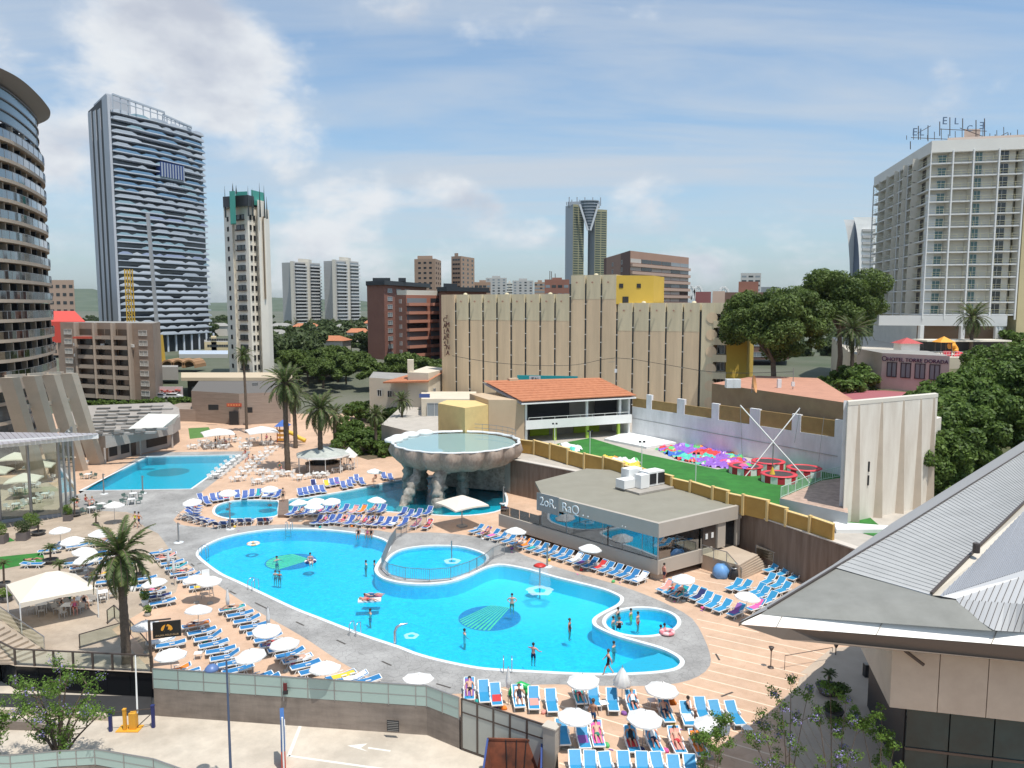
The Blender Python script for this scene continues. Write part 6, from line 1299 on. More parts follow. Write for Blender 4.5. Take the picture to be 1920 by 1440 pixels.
b=MB();pts=[V(848,667,128),V(920,679,126),V(1000,685,125),V(1080,684,125),V(1155,671,125),V(1250,684,115),V(1350,699,108),V(1488,697,104)];b.tube(smooth_loop(pts,3,False),.035,4);b.obj('overhead_cable',m_dark,label='overhead cable sagging across the slit-window hotel',category='cable')
zt=14.9
def px_th(name,lab,cat,px,Yq,z=zt,rz=0):return thing(name,lab,cat,(X(px,Yq,z),Yq,z),rz)
r=px_th('kiosk','small white kiosk with pyramid red roof on hotel terrace','kiosk',1699,150);b=MB();b.box((0,0,1.1),(3.6,3.0,2.2));b.obj('wall',m_white,r);b=MB();b.add([(-2.2,-2,2.2),(2.2,-2,2.2),(2.2,2,2.2),(-2.2,2,2.2),(0,0,3.3)],[(0,1,4),(1,2,4),(2,3,4),(3,0,4)]);b.obj('roof',mat('kiosk_red',(.45,.08,.08),.7),r)
r=px_th('play_tower','play tower with orange roof and red curling slide on hotel terrace','play tower',1768,146);b=MB()
for x,y in ((-1,-1),(1,-1),(1,1),(-1,1)):q=MB();q.cyl((x,y,0),(x,y,2.7),.09,None,6);q.obj('post',m_rail,r)
b.add([(-1.5,-1.5,2.6),(1.5,-1.5,2.6),(1.5,1.5,2.6),(-1.5,1.5,2.6),(0,0,3.7)],[(0,1,4),(1,2,4),(2,3,4),(3,0,4)]);b.obj('roof',mat('orange_roof',(.75,.33,.03),.6),r)
b=MB();b.tube([(1,0,1.8),(1.9,0,1.9),(2.4,.2,1.3),(2.1,-.5,.7)],[.55,.6,.55,.5],9);b.obj('tube_slide',MATS['orange_roof'],r);b=MB();b.tube([(2.1,-.5,.7),(2.8,-1.2,.4),(1.4,-1.8,.2),(.9,-2,0)],[.4,.4,.35,.3],8);b.obj('slide_end',mat('slide_red',(.6,.03,.05),.5),r)
b=MB();b.box((-.2,-1.6,.5),(1.4,.3,1.0));b.obj('red_panel',MATS['slide_red'],r)
r=px_th('terrace_bar','open dark terrace bar under long cream awning before the hotel','bar',1800,158);b=MB();b.box((0,1,1.1),(16,4,2.2));b.obj('interior',m_dark,r);b=MB();b.box((-.2,-.2,2.4),(17,6.4,.3));b.obj('awning',m_cream2,r)
r=thing('terrace_railing','white railing along the edge of the hotel terrace','railing',(X(1640,141.6,zt),141.6,zt));rr=MB()
for zz in (.55,1.05):rr.bar((0,0,zz),(28,-1.0,zz),.06)
rr.obj('rail',m_white,r);rr=MB()
for k in range(60):rr.bar((k*.48,-k*.017,0),(k*.48,-k*.017,1.05),.04)
rr.obj('pickets',m_white,r,kind='stuff')
# VEGETATION
def leaves(centers,radii,n,size,flat=1.0,shell=.55,seed=1,up=.3):
 """n leaf quads spread through ellipsoid clumps: returns mesh arrays"""
 rn=np.random.default_rng(seed);centers=np.asarray(centers,float);radii=np.asarray(radii,float)
 if radii.ndim==1:radii=np.stack([radii,radii,radii*flat],1)
 w=radii.prod(1)**.67;idx=rn.choice(len(centers),n,p=w/w.sum());v=rn.normal(size=(n,3));v/=np.linalg.norm(v,axis=1)[:,None]
 rad=shell+(1.08-shell)*rn.random(n)**.6;c=centers[idx]+v*radii[idx]*rad[:,None]
 nrm=v*.8+rn.normal(size=(n,3))*.55+np.array([0,0,up]);nrm/=np.linalg.norm(nrm,axis=1)[:,None]
 t=np.cross(nrm,rn.normal(size=(n,3)));t/=np.linalg.norm(t,axis=1)[:,None];b=np.cross(nrm,t);s=size*(.6+.8*rn.random(n))[:,None]
 V_=np.stack([c-t*s-b*s*.45,c+t*s*.2-b*s*.55,c+t*s+b*s*.1,c-t*s*.1+b*s*.6],1).reshape(-1,3)
 return V_
def quad_mesh(name,V_,m):
 n=len(V_)//4;me=bpy.data.meshes.new(name);me.vertices.add(n*4);me.vertices.foreach_set('co',V_.ravel());me.loops.add(n*4);me.loops.foreach_set('vertex_index',np.arange(n*4));me.polygons.add(n);me.polygons.foreach_set('loop_start',np.arange(0,n*4,4));me.update(calc_edges=True);me.materials.append(m);return me
m_bark=mat('bark',(.15,.11,.08),.95,.3,3,.5,12)
m_pine=leafmat('pine_needles',(.028,.058,.013),(.155,.215,.05),.35);m_broad=leafmat('broad_leaves',(.03,.062,.014),(.16,.245,.05),.5);m_light=leafmat('light_leaves',(.06,.12,.02),(.20,.30,.06),.8);m_olive=leafmat('olive_leaves',(.03,.05,.018),(.11,.15,.055),.5)
def tree_proto(R,h,n,size,m,seed,kind='round',clumps=22,name='tree',label='',cat='tree',loc=(0,0,0)):
 rn=random.Random(seed);cs,rs=[],[]
 zc=h-R*(.55 if kind=='pine' else .8)
 for k in range(clumps):
  a=rn.uniform(0,math.tau);r=R*math.sqrt(rn.random())*.86;zz=(rn.random()**(.7 if kind=='pine' else 1)-.5)*2;f=math.sqrt(max(0,1-(r/R)**2))
  cs.append((r*math.cos(a),r*math.sin(a),zc+zz*R*(.62 if kind=='pine' else .78)*f));rs.append(R*rn.uniform(.14,.33))
 root=thing(name,label,cat,loc);b=MB();b.tube([(0,0,-.3),(R*.04,0,h*.25),(-R*.03,R*.03,zc*.8),(0,0,zc)],[R*.075,R*.06,R*.045,R*.03],8);tr=b.obj('trunk',m_bark,root)
 b=MB()
 for c in cs[:9]:b.tube([(0,0,zc*.62),tuple(v*.5+(zc*.36 if i==2 else 0)for i,v in enumerate(c)),c],[R*.035,R*.022,R*.01],5)
 lm=b.obj('limbs',m_bark,root);cr=link('crown',quad_mesh('crown',leaves(cs,rs,n,size,.75 if kind=='pine' else .9,.5,seed),m),root)
 return proto(root,[(tr,[]),(lm,[]),(cr,[])])
p=(X(1450,127,14),127,4.5);h=Zof(553,127)-4.5
pine=tree_proto(8.3,h,60000,.22,m_pine,11,'pine',60,'pine_tree','large dense pine hiding the yellow right end of the slit-window hotel','tree',p)
p2=(X(1583,150,20),152,9.0);h2=Zof(514,152)-9
tree_proto(8.6,h2,52000,.23,m_pine,12,'pine',55,'pine_tree','tall umbrella-crowned pine directly left of the hill hotel','tree',p2)
bt=tree_proto(4.2,8.5,16000,.22,m_broad,21,'round',34,'broadleaf_tree','dark broadleaf tree against the lower right of the cream block','tree',(X(1705,84,5),84,3.5))
k=0
RB=[(1745,92,4,1.15),(1760,97,3.8,.95),(1790,98,5,1.2),(1840,104,6,1.2),(1890,100,6,1.15),(1870,112,8,1.1),(1915,110,8,1.2),(1815,116,6.5,.95),(1935,112,6,1.0),(1850,122,9,1.0),(1960,98,7,1.2),(1740,78,3,.95),(1790,84,3.5,1.1),(1850,90,4.5,1.1),(1990,115,9,1.2)]
RL=['beside the cream block foot','behind the first dark tree','in the middle of the right-hand grove','below the roadside palm','touching the frame edge above the grey roof','high in the right-hand grove','topmost at the right frame edge','under the annex windows','between annex and cream block','just below the hotel terrace wall','mostly beyond the right frame edge','lowest, above the roof gutter','second lowest above the roof gutter','third along the roof gutter','farthest right behind the grove']
for(px,Yq,z,s),lab in zip(RB,RL):k+=1;dup(bt,(X(px,Yq,5),Yq,z),k*1.7,'dense green broadleaf tree '+lab,'broadleaf trees of the right-hand grove',scale=s)
bt['group']='broadleaf trees of the right-hand grove'
mt=tree_proto(5.0,8.0,7000,.42,m_pine,31,'pine',26,'street_tree','bushy dark tree in the grove left of the brick blocks','tree',(X(560,215,5),215,3.2));mt['group']='dark grove left of the brick blocks'
rn=random.Random(8)
for i in range(38):
 px=520+rn.random()*285;Yq=200+rn.random()*60;s=rn.uniform(.45,1.05)
 if px>690 and Yq>235:Yq=205
 dup(mt,(X(px,Yq,5),Yq,2.6+rn.random()),rn.random()*6,'bushy dark tree in the grove left of the brick blocks','dark grove left of the brick blocks',scale=(s,s,s*rn.uniform(.75,1.1)))
ft=tree_proto(6.0,8.0,1800,1.0,m_olive,41,'round',16,'distant_tree','distant tree among the far scrub below the towers','tree',(X(300,420,5),420,3.8));ft['group']='distant trees below the towers'
for i in range(150):
 px=rn.choice([rn.uniform(90,430),rn.uniform(505,700),rn.uniform(1480,1640)]);Yq=300+900*rn.random()**1.4;s=rn.uniform(.7,1.6)
 if 520<px<690 and Yq>600:Yq*=.6
 if px<430 and Yq<390:Yq+=120
 dup(ft,(X(px,Yq,5),Yq,3.6),rn.random()*6,'distant tree among the far scrub below the towers','distant trees below the towers',scale=s)
sb=tree_proto(1.6,2.0,1600,.2,m_broad,51,'round',12,'shrub','green shrub in the planted bed beside the bar','shrub',(*G(668,835)[:2],0));sb['group']='shrubs in the planted bed behind the bar'
for i in range(46):
 px,py=rn.uniform(640,745),rn.uniform(800,858);q=G(px,py);s=rn.uniform(.7,1.5)
 dup(sb,(q.x,q.y,0),rn.random()*6,'green shrub in the planted bed beside the bar','shrubs in the planted bed behind the bar',scale=s)
for i in range(22):
 q=P2(155+i*10,176+i*.3,3);dup(sb,(q.x,q.y,.2),rn.random()*6,'clipped hedge bush in the row below the apartment block','hedge below the apartment block',scale=rn.uniform(.9,1.3))
for i in range(26):
 q=P2(655+i*6,166-i*.8,3);dup(sb,(q.x,q.y,1.2),rn.random()*6,'dark garden bush along the front of the cream house','bushes along the cream house',scale=rn.uniform(.9,1.6))
for i,(px,Yq,z)in enumerate([(1555,118,7),(1570,125,8),(1590,122,9),(1605,128,9.5),(1540,128,7),(1525,120,6),(1500,128,6),(1620,132,10),(1600,138,10),(1565,140,9),(1880,160,15),(1895,162,15)]):
 dup(sb,(X(px,Yq,z),Yq,z),i,'rough shrub on the slope between pines and annex' if px<1700 else 'small leafy shrub before the hill hotel','slope shrubs' if px<1700 else 'hotel front shrubs',scale=2.0)
def frond_mesh(L,n,m,droop=.9,wid=.5,name='frond',fan=False,seed=0):
 rn=random.Random(seed);b=MB();pts=[]
 for k in range(9):t=k/8;pts.append(Vector((L*t*(1-.18*t*droop),0,L*(.55*t-droop*.85*t*t))))
 b.tube(pts,[.045*L/3*(1-.8*k/8)+.006 for k in range(9)],4,1)
 for i in range(n):
  t=.12+.88*i/n;k=t*8;j=min(7,int(k));p=pts[j].lerp(pts[j+1],k-j);tan=(pts[j+1]-pts[j]).normalized();l=wid*(math.sin(math.pi*min(1,t*.85+.12))*.85+.2)
  for s in (-1,1):
   side=Vector((0,s,0));dr=(side*.8+tan*.65+Vector((0,0,-.28+rn.uniform(-.15,.25)))).normalized();e=p+dr*l;w=tan*(.02+.018*L);b.add([p-w,p+w,e],[(0,1,2)if s>0 else (0,2,1)],0)
 return b.mesh(name,[m,m_bark])
m_palm=leafmat('palm_leaflets',(.035,.065,.018),(.14,.19,.06),1.2,(.30,.24,.08));m_palm2=leafmat('washingtonia_leaf',(.03,.07,.015),(.11,.17,.04),1.0)
FM={}
def palm(name,label,base,h,L,nf=40,m=None,seed=1,r=.3,group=None,shape='date',nl=26,skirt=0):
 m=m or m_palm;rn=random.Random(seed);root=thing(name,label,'palm tree',base,rn.random()*6,group);b=MB();pts,rs=[],[]
 for k in range(25):t=k/24;pts.append((.12*math.sin(t*2+seed)*h*.08,.1*math.sin(t*3)*h*.06,h*t));rs.append(r*(1.25-.35*t+(.09 if k%2 else -.03))*(1.25 if t>.93 and shape=='date' else 1))
 b.tube(pts,rs,10);b.obj('trunk',mat('palm_trunk',(.13,.10,.075),.95,.35,5,.8,10),root)
 key=(round(L,1),shape,nl,m.name)
 if key not in FM:FM[key]=[frond_mesh(L,nl,m,d,L*(.17 if shape=='date' else .24),seed=s)for s,d in ((1,.55),(2,.9),(3,1.15))]
 top=Vector(pts[-1])
 for i in range(nf):
  f=i/nf;el=math.radians(80-120*f**1.1+rn.uniform(-8,8));az=i*2.39996+rn.uniform(-.2,.2);fm=FM[key][0 if f<.35 else (1 if f<.75 else 2)]
  o=link('frond',fm,root,top+Vector((0,0,.1)));o.rotation_euler=(0,-(el-math.radians(28)),az);sc=rn.uniform(.85,1.1);o.scale=(sc,sc,sc)
 if skirt:b=MB();b.lathe([(r*.9,h-skirt),(r*2.6,h-skirt*.8),(r*2.8,h-.4),(r,h)],(top.x,top.y,0),12);b.obj('dead_leaf_skirt',mat('dead_leaves',(.20,.14,.08),.95,.3,4),root)
 return root
def palm_px(name,label,bx,by,cy,L,nf,seed,z=0.0,Yq=None,**k):
 g=G(bx,by,z)if Yq is None else Vector((X(bx,Yq,z),Yq,z));palm(name,label,g,Zof(cy,g.y)-z,L,nf,seed=seed,**k)
palm_px('date_palm','large date palm rising beside the hanging black club sign',236,1250,1046,3.1,42,1,nl=28,r=.25)
palm_px('fan_palm','tall thin palm with small crown against the cream tower',462,812,668,2.4,34,2,m=m_palm2,r=.22,shape='fan',nl=16)
palm_px('date_palm','tall palm left of the round bar, crown highest of the trio',540,882,722,4.2,48,3,r=.34,nl=24)
palm_px('date_palm','tall palm whose trunk rises through the round bar roof',603,884,770,4.0,48,4,r=.33,nl=24)
palm_px('date_palm','slimmer palm behind the pair near the round bar',628,838,780,3.2,36,5,r=.25,nl=20)
palm_px('date_palm','palm left of the bar standing by the playhouse',554,840,744,3.6,40,15,r=.3,nl=20)
palm_px('date_palm','young palm in the planted bed behind the bar',705,852,780,2.6,34,6,r=.22,nl=20)
palm_px('fan_palm','slender palm in front of the low ochre garden wall',755,828,753,2.8,34,7,r=.2,nl=20)
palm_px('date_palm','grey-green palm at right edge above the grove',1882,0,700,5.2,52,8,z=7,Yq=112,nl=24)
palm_px('date_palm','palm on the hotel terrace before the lobby',1820,0,598,4.6,44,9,z=15,Yq=156,nl=20)
palm_px('date_palm','palm in shade between the two big pines',1593,0,622,4.4,44,10,z=8,Yq=136,nl=20)
palm_px('fan_palm','yellowing fan palm in the grove beside the cream block',1738,0,795,3.2,44,11,z=4,Yq=86,m=leafmat('yellow_palm',(.09,.11,.02),(.30,.24,.06),1.0),shape='fan',nl=22)
for i,(px,cy,Yq)in enumerate([(582,606,470),(608,605,560),(590,610,500),(625,604,560),(556,606,480),(660,605,560)]):palm_px('date_palm','distant palm at the foot of the twin pale slab towers',px,0,cy,4.5,22,20+i,z=3.8,Yq=Yq,nl=10,group='distant palms by twin towers')
def branchy(name,label,base,stems,m,n,size,seed,purple=None,r0=.09,spread=.5,cl=.45,up=.5):
 rn=random.Random(seed);root=thing(name,label,'tree',base);b=MB();cs,rs=[],[]
 for(dx,dy,h)in stems:
  t=Vector((dx,dy,h));mid=Vector((dx*.35+rn.uniform(-.1,.1),dy*.35,h*.5));pts=smooth_loop([Vector((0,0,0)),mid,t],5,False);b.tube(pts,[r0*(1-.85*i/(len(pts)-1))for i in range(len(pts))],6)
  for k in range(7):
   j=rn.randint(4,len(pts)-1);p=pts[j];a=rn.uniform(0,math.tau);l=rn.uniform(.4,1.1)*spread*2;e=p+Vector((math.cos(a)*l,math.sin(a)*l,rn.uniform(.1,.8)*l*up*2));b.tube([p,p.lerp(e,.5)+Vector((0,0,.05)),e],[r0*.3,r0*.2,r0*.08],4);cs+=[e,p.lerp(e,.6)];rs+=[cl*rn.uniform(.6,1.1),cl*.7]
  cs.append(t);rs.append(cl)
 b.obj('trunk',m_bark,root);link('foliage',quad_mesh('foliage',leaves(cs,rs,n,size,.8,.1,seed),m),root)
 if purple:link('blossom',quad_mesh('blossom',leaves([c for i,c in enumerate(cs)if i%4==0 and c.z>stems[0][2]*.45],[cl*.8 for i,c in enumerate(cs)if i%4==0 and c.z>stems[0][2]*.45],700,.05,.8,.1,seed+5),purple),root)
m_jac=leafmat('jacaranda_leaf',(.05,.11,.015),(.17,.28,.05),1.2);m_pur=mat('lilac_blossom',(.24,.20,.42),.7)
branchy('jacaranda_tree','spindly jacaranda with lilac blossom at the lower left street edge',G(112,1432,ZR),[(-1.6,.3,4.6),(-.9,-.4,5.0),(.1,.5,5.6),(.9,-.3,5.3),(1.7,.2,4.7),(1.9,-.6,3.6),(-2.1,-.3,3.3),(2.3,.5,2.8)],m_jac,6500,.065,3,m_pur,.11,.6,.5)
branchy('jacaranda_tree','leafy branch tips at the far lower left corner',G(-40,1440,ZR),[(.4,0,3.6),(1.3,.3,3.0),(-.6,0,4.0),(1.7,-.4,2.2)],m_jac,4500,.065,9,None,.09,.6,.45)
for i,(px,y0,st,lab)in enumerate([(1475,1500,[(-1.4,.3,6.6),(-.5,-.2,7.4),(.1,.3,8.4),(-1.9,0,5.6),(.9,.2,7.5)],'tallest many-stemmed sapling left of the curved steps'),(1560,1510,[(-.9,0,7.2),(-.2,.3,8.0),(.5,.1,7.6),(1.0,-.2,6.4)],'sapling rising in front of the curved steps'),(1650,1520,[(-1.0,.3,6.6),(.0,.2,6.2),(.6,.1,5.5)],'leafiest sapling at right over the shaded plaza'),(1330,1520,[(-.4,0,6.0),(.3,.2,6.3),(.8,0,7.0)],'low sapling at left by the front lounger row')]):
 g=G(px,y0,0);branchy('sapling',lab,(g.x,g.y,-2.2),st,m_jac,3200 if i<2 else 3600,.055,60+i,m_pur if i<2 else None,.05,.34,.33,.8)
# POOLSIDE FURNITURE
m_sb=mat('blue_sling',(.022,.175,.40),.6,.12,3);m_sn=mat('navy_sling',(.045,.105,.34),.6,.12,3);m_fw=mat('white_plastic',(.78,.78,.76),.4)
m_sf=mat('faded_blue_sling',(.03,.26,.48),.6,.1,3)
def lounger_proto(name,label,cat,tilt,loc,sling,group):
 root=thing(name,label,cat,loc,0,group);W2,y0,yb,y1=.33,-.98,.22,.98;hz=.36
 tz=hz+math.sin(math.radians(tilt))*.78;ty_=yb+math.cos(math.radians(tilt))*.78
 b=MB()
 for x in (-W2,W2):b.bar((x,y0,hz),(x,yb+(.5 if tilt>25 else .7),hz),.055,.07)
 b.bar((-W2,y0,hz),(W2,y0,hz),.055,.07);b.bar((-W2,yb,hz-.02),(W2,yb,hz-.02),.04)
 fr=b.obj('frame',m_fw,root)
 b=MB();b.bar((0,y0+.03,hz+.03),(0,yb,hz+.015),W2*2-.05,.02);st=b.obj('seat',sling,root)
 b=MB();b.bar((0,yb,hz+.02),(0,ty_,tz+.02),W2*2-.05,.02);bk=b.obj('backrest',sling,root)
 b=MB()
 for x in (-W2,W2):b.bar((x,yb,hz),(x,ty_+.02,tz+.01),.05,.055)
 b.bar((-W2,ty_+.02,tz+.01),(W2,ty_+.02,tz+.01),.055,.05)
 bf=b.obj('backrest_frame',m_fw,root);P_=[(fr,[]),(st,[]),(bk,[]),(bf,[])]
 for yy in (-.62,.42):
  for x in (-W2+.02,W2-.02):b=MB();b.bar((x,yy-.18,0),(x,yy,hz),.045);b.bar((x,yy+.18,0),(x,yy,hz-.01),.045);P_.append((b.obj('leg',m_fw,root),[]))
 for x in (-W2-.03,W2+.03):
  b=MB();b.box((x,yb-.12,hz+.19),(.07,.36,.04));b.bar((x,yb-.25,hz),(x,yb-.22,hz+.19),.04);P_.append((b.obj('armrest',m_fw,root),[]))
 return proto(root,P_)
WORDS=16
LG={}
def head(dx,dy):return math.atan2(dy,dx)-math.pi/2
tow_mats=[mat('towel_'+n,c,.9)for n,c in (('pink',(.75,.12,.35)),('red',(.55,.04,.04)),('white',(.75,.75,.75)),('teal',(.02,.35,.35)),('green',(.10,.45,.15)),('purple',(.25,.10,.35)),('orange',(.8,.22,.03)),('navy',(.02,.03,.12)),('yellow',(.75,.5,.05)),('salmon',(.7,.3,.25)))]
TW={}
def towel(i,loc,rz,label,tilt=40):
 key=(i,tilt)
 if key not in TW:
  b=MB();hz=.395;ty_=.22+math.cos(math.radians(tilt))*.78;tz=hz+math.sin(math.radians(tilt))*.78;w=.27
  pr=[(-.95+.3,hz-.12),(-.62,hz+.01),(-.2,hz+.015),(.22,hz+.02),(.22+(ty_-.22)*.85,hz+(tz-hz)*.85+.02)]
  vs=[]
  for y,z in pr:vs+=[(-w,y,z),(w,y+.03,z),(w,y+.03,z-.012),(-w,y,z-.012)]
  b.add(vs,[(4*k,4*k+1,4*k+5,4*k+4)for k in range(4)]+[(4*k+1,4*k+2,4*k+6,4*k+5)for k in range(4)]+[(4*k+3,4*k,4*k+4,4*k+7)for k in range(4)]);TW[key]=b.mesh('towel',tow_mats[i])
 return link('towel',TW[key],None,loc,rz,label=label,category='towel')
TN=['pink','red','white','teal','green','purple','orange','navy','yellow','salmon']
def lrow(desc,end,pts,hd,tilt,sling='b',towels=(),z=0.0,hz0=0.35):
 """pts are pixel centres of the seats; a lounger each, labelled by its place in the row"""
 for i,(px,py)in enumerate(pts):
  g=G(px,py,z+hz0);g.z=z;h_=hd(i)if callable(hd)else hd;t=tilt[i%len(tilt)]if hasattr(tilt,'__len__')else tilt
  key=(t,sling);lab=f'{ORD[i]} {dict(b="blue", n="navy", f="bright blue")[sling]} lounger from {end} {desc}'
  if key not in LG:LG[key]=lounger_proto('sun_lounger',lab,'sun lounger',t,g,dict(b=m_sb,n=m_sn,f=m_sf)[sling],'sun loungers in '+desc[3:]if desc[:3]=='in ' else 'sun loungers '+desc);LG[key].rotation_euler.z=h_
  else:dup(LG[key],g+Vector((RNG.uniform(-.07,.07),RNG.uniform(-.1,.1),0)),h_+RNG.uniform(-.09,.09),lab,'sun loungers '+desc)
  if i in towels:tn=(2,7,0,3,2,9,7,1,2,5,6,8)[(i*5+len(desc))%12];towel(tn,g,h_,f'{TN[tn]} towel on {ORD[i]} lounger from {end} '+' '.join(desc.split()[:7]),t)
def lerp_pts(a,b,n):return [(a[0]+(b[0]-a[0])*i/(n-1),a[1]+(b[1]-a[1])*i/(n-1))for i in range(n)]
lrow('in the front row nearest the gate','the left',[(880,1297),(907,1303),(931,1307),(974,1312),(1001,1314),(1035,1319),(1086,1306),(1113,1310),(1150,1318),(1188,1322),(1247,1338),(1288,1343),(1318,1336),(1345,1340),(1378,1342)],head(-.05,1),42,'f',(0,2,3,4,6,11))
lrow('in the second row behind the gate pillar','the left',[(1055,1380),(1092,1383),(1120,1383),(1184,1390),(1226,1391),(1270,1395),(1309,1399)],head(-.05,1),42,'f',(1,2,3,5,6))
lrow('in the closest row at the bottom edge','the left',[(1080,1440),(1109,1441),(1138,1442),(1173,1443),(1204,1444),(1235,1446),(1265,1448),(1295,1449)],head(-.02,1),38,'f',())
hd1=head(.89,.45)
lrow('in the diagonal row between umbrellas and pool edge','the far end',[(435,1141),(449,1152),(463,1163),(476,1174),(490,1186),(503,1197),(516,1207),(530,1217),(544,1227),(558,1236),(573,1247),(588,1256)],hd1,[8,8,20],'b',(0,4,6,9))
lrow('in the inner diagonal row beside the club sign','the far end',[(368,1172),(380,1184),(391,1196),(402,1208),(413,1220),(424,1232),(436,1244),(447,1255)],hd1,[8,8,30],'b',(0,))
lrow('in the short row right of the date palm','the far end',[(270,1086),(278,1097),(287,1108),(296,1119),(305,1129)],hd1,8,'b',(3,))
lrow('in the row running down from the closed umbrella','the far end',[(300,1036),(311,1045),(322,1055),(332,1064),(343,1073),(354,1082),(366,1091),(378,1100)],hd1,[8,25],'b',(1,3,7))
lrow('in the cluster under the umbrellas left of palm','the left',[(92,1032),(112,1022),(128,1016),(143,1024),(141,1056),(156,1063),(171,1052),(190,1018),(205,1014),(200,1034),(217,1040),(208,1052),(180,1078),(204,1090),(232,1062)],hd1,[8,30,20],'b',(2,5,7,10,12))
lrow('beside the glass wall below the sign','the left',[(300,1203),(318,1209),(328,1258),(346,1264),(366,1268),(480,1272),(498,1276),(640,1268),(662,1272),(685,1276)],hd1,[20,8],'b',(0,2,7,8))
lrow('in the row below the restaurant overhang','the far end',lerp_pts((894,994),(1200,1086),21),head(.74,.68),38,'b',(1,2,6,7,12,13,15,20))
lrow('in the row right of the restaurant corner','the left',[(1248,1102),(1261,1108),(1275,1114),(1294,1113),(1309,1119),(1324,1126),(1339,1133),(1354,1139),(1379,1147)],head(.74,.68),40,'f',(0,2,4,8))
lrow('in the loose group before the curved steps','the left',[(1377,1100),(1396,1103),(1419,1108),(1429,1115),(1417,1138),(1440,1090),(1448,1067),(1469,1074),(1492,1081),(1458,1096),(1469,1106),(1442,1125)],head(.8,.6),42,'f',(4,))
lrow('in the far rank along the lagoon edge','the left',[(548,962),(562,962),(574,961),(588,961),(599,960),(613,958),(627,957),(646,957),(662,959),(678,958),(699,957),(715,957),(755,963),(767,967),(782,966),(803,961)],head(.45,1),48,'n',(1,3,8,9,12))
lrow('in the near rank between lagoon and main pool','the left',[(595,978),(607,978),(619,977),(631,976),(643,977),(656,978),(669,978),(682,980),(696,980),(711,981),(725,981),(738,981),(757,983),(780,984),(802,986)],head(.45,1),46,'n',(4,6,8,9,11,13,14))
lrow('on the far bank of the lagoon','the left',[(563,926),(573,924),(584,922),(594,920),(605,920),(588,909),(613,909),(623,907),(632,905),(645,912),(655,909),(661,904),(669,899),(678,905),(721,895),(733,897)],head(-.45,1),46,'n',(6,8,5))
lrow('round the far side of the oval pool','the left',[(378,936),(387,942),(400,936),(413,934),(424,932),(444,930),(460,931),(472,928),(485,927),(498,928),(509,928),(521,929)],lambda i:head(-.9+i*.1,1),50,'n',(4,8,9,10))
lrow('at the left end of the oval pool','the far end',[(366,948),(364,953),(362,958),(360,963)],head(-1,.35),30,'n',(2,))
lrow('round the near side of the oval pool','the left',[(346,967),(357,970),(368,973),(380,976),(391,979),(409,984),(423,982),(438,979),(454,978),(468,977),(489,976),(501,976)],lambda i:head(-1+min(i,6)*.18,-1),45,'n',(0,5,10,11))
def gore_canopy(R_,h,drop,m,n=8,val=.12):
 b=MB();vs=[(0,0,h)];per=4
 for i in range(n*per):
  t=i/(n*per)*math.tau;ph=(i%per)/per;sc=1-.06*math.sin(ph*math.pi)
  vs.append((R_*.5*sc*math.cos(t),R_*.5*sc*math.sin(t),h-drop*.38-.03*math.sin(ph*math.pi)))
 for i in range(n*per):
  t=i/(n*per)*math.tau;ph=(i%per)/per;sc=1-.07*math.sin(ph*math.pi);vs.append((R_*sc*math.cos(t),R_*sc*math.sin(t),h-drop-.05*math.sin(ph*math.pi)))
 for i in range(n*per):
  t=i/(n*per)*math.tau;ph=(i%per)/per;sc=1-.07*math.sin(ph*math.pi);vs.append((R_*1.01*sc*math.cos(t),R_*1.01*sc*math.sin(t),h-drop-val))
 k=n*per;fs=[(0,1+i,1+(i+1)%k)for i in range(k)]
 for a in (1,1+k):fs+=[(a+i,a+k+i,a+k+(i+1)%k,a+(i+1)%k)for i in range(k)]
 b.add(vs,fs);return b
m_can=mat('white_canvas',(.86,.86,.84),.8);m_canc=mat('cream_canvas',(.84,.77,.66),.8)
def tl(m,f=.3):
 N,L,P=nodes_of(m);t=N.new('ShaderNodeBsdfTranslucent');t.inputs[0].default_value=P.inputs['Base Color'].default_value;mx=N.new('ShaderNodeMixShader');mx.inputs[0].default_value=f;o=N['Material Output'];L.new(P.outputs[0],mx.inputs[1]);L.new(t.outputs[0],mx.inputs[2]);L.new(mx.outputs[0],o.inputs[0])
tl(m_can,.28);tl(m_canc,.25)
def umb_proto(label,loc):
 root=thing('sun_umbrella',label,'umbrella',loc,0,'open white sun umbrellas');c=gore_canopy(1.0,2.35,.42,m_can).obj('canopy',m_can,root);b=MB();b.cyl((0,0,.05),(0,0,2.42),.022,None,6);p=b.obj('pole',m_metal,root);b=MB();b.lathe([(.02,.12),(.22,.1),(.25,0)],n=10);q=b.obj('base',m_conc,root);return proto(root,[(c,[]),(p,[]),(q,[])])
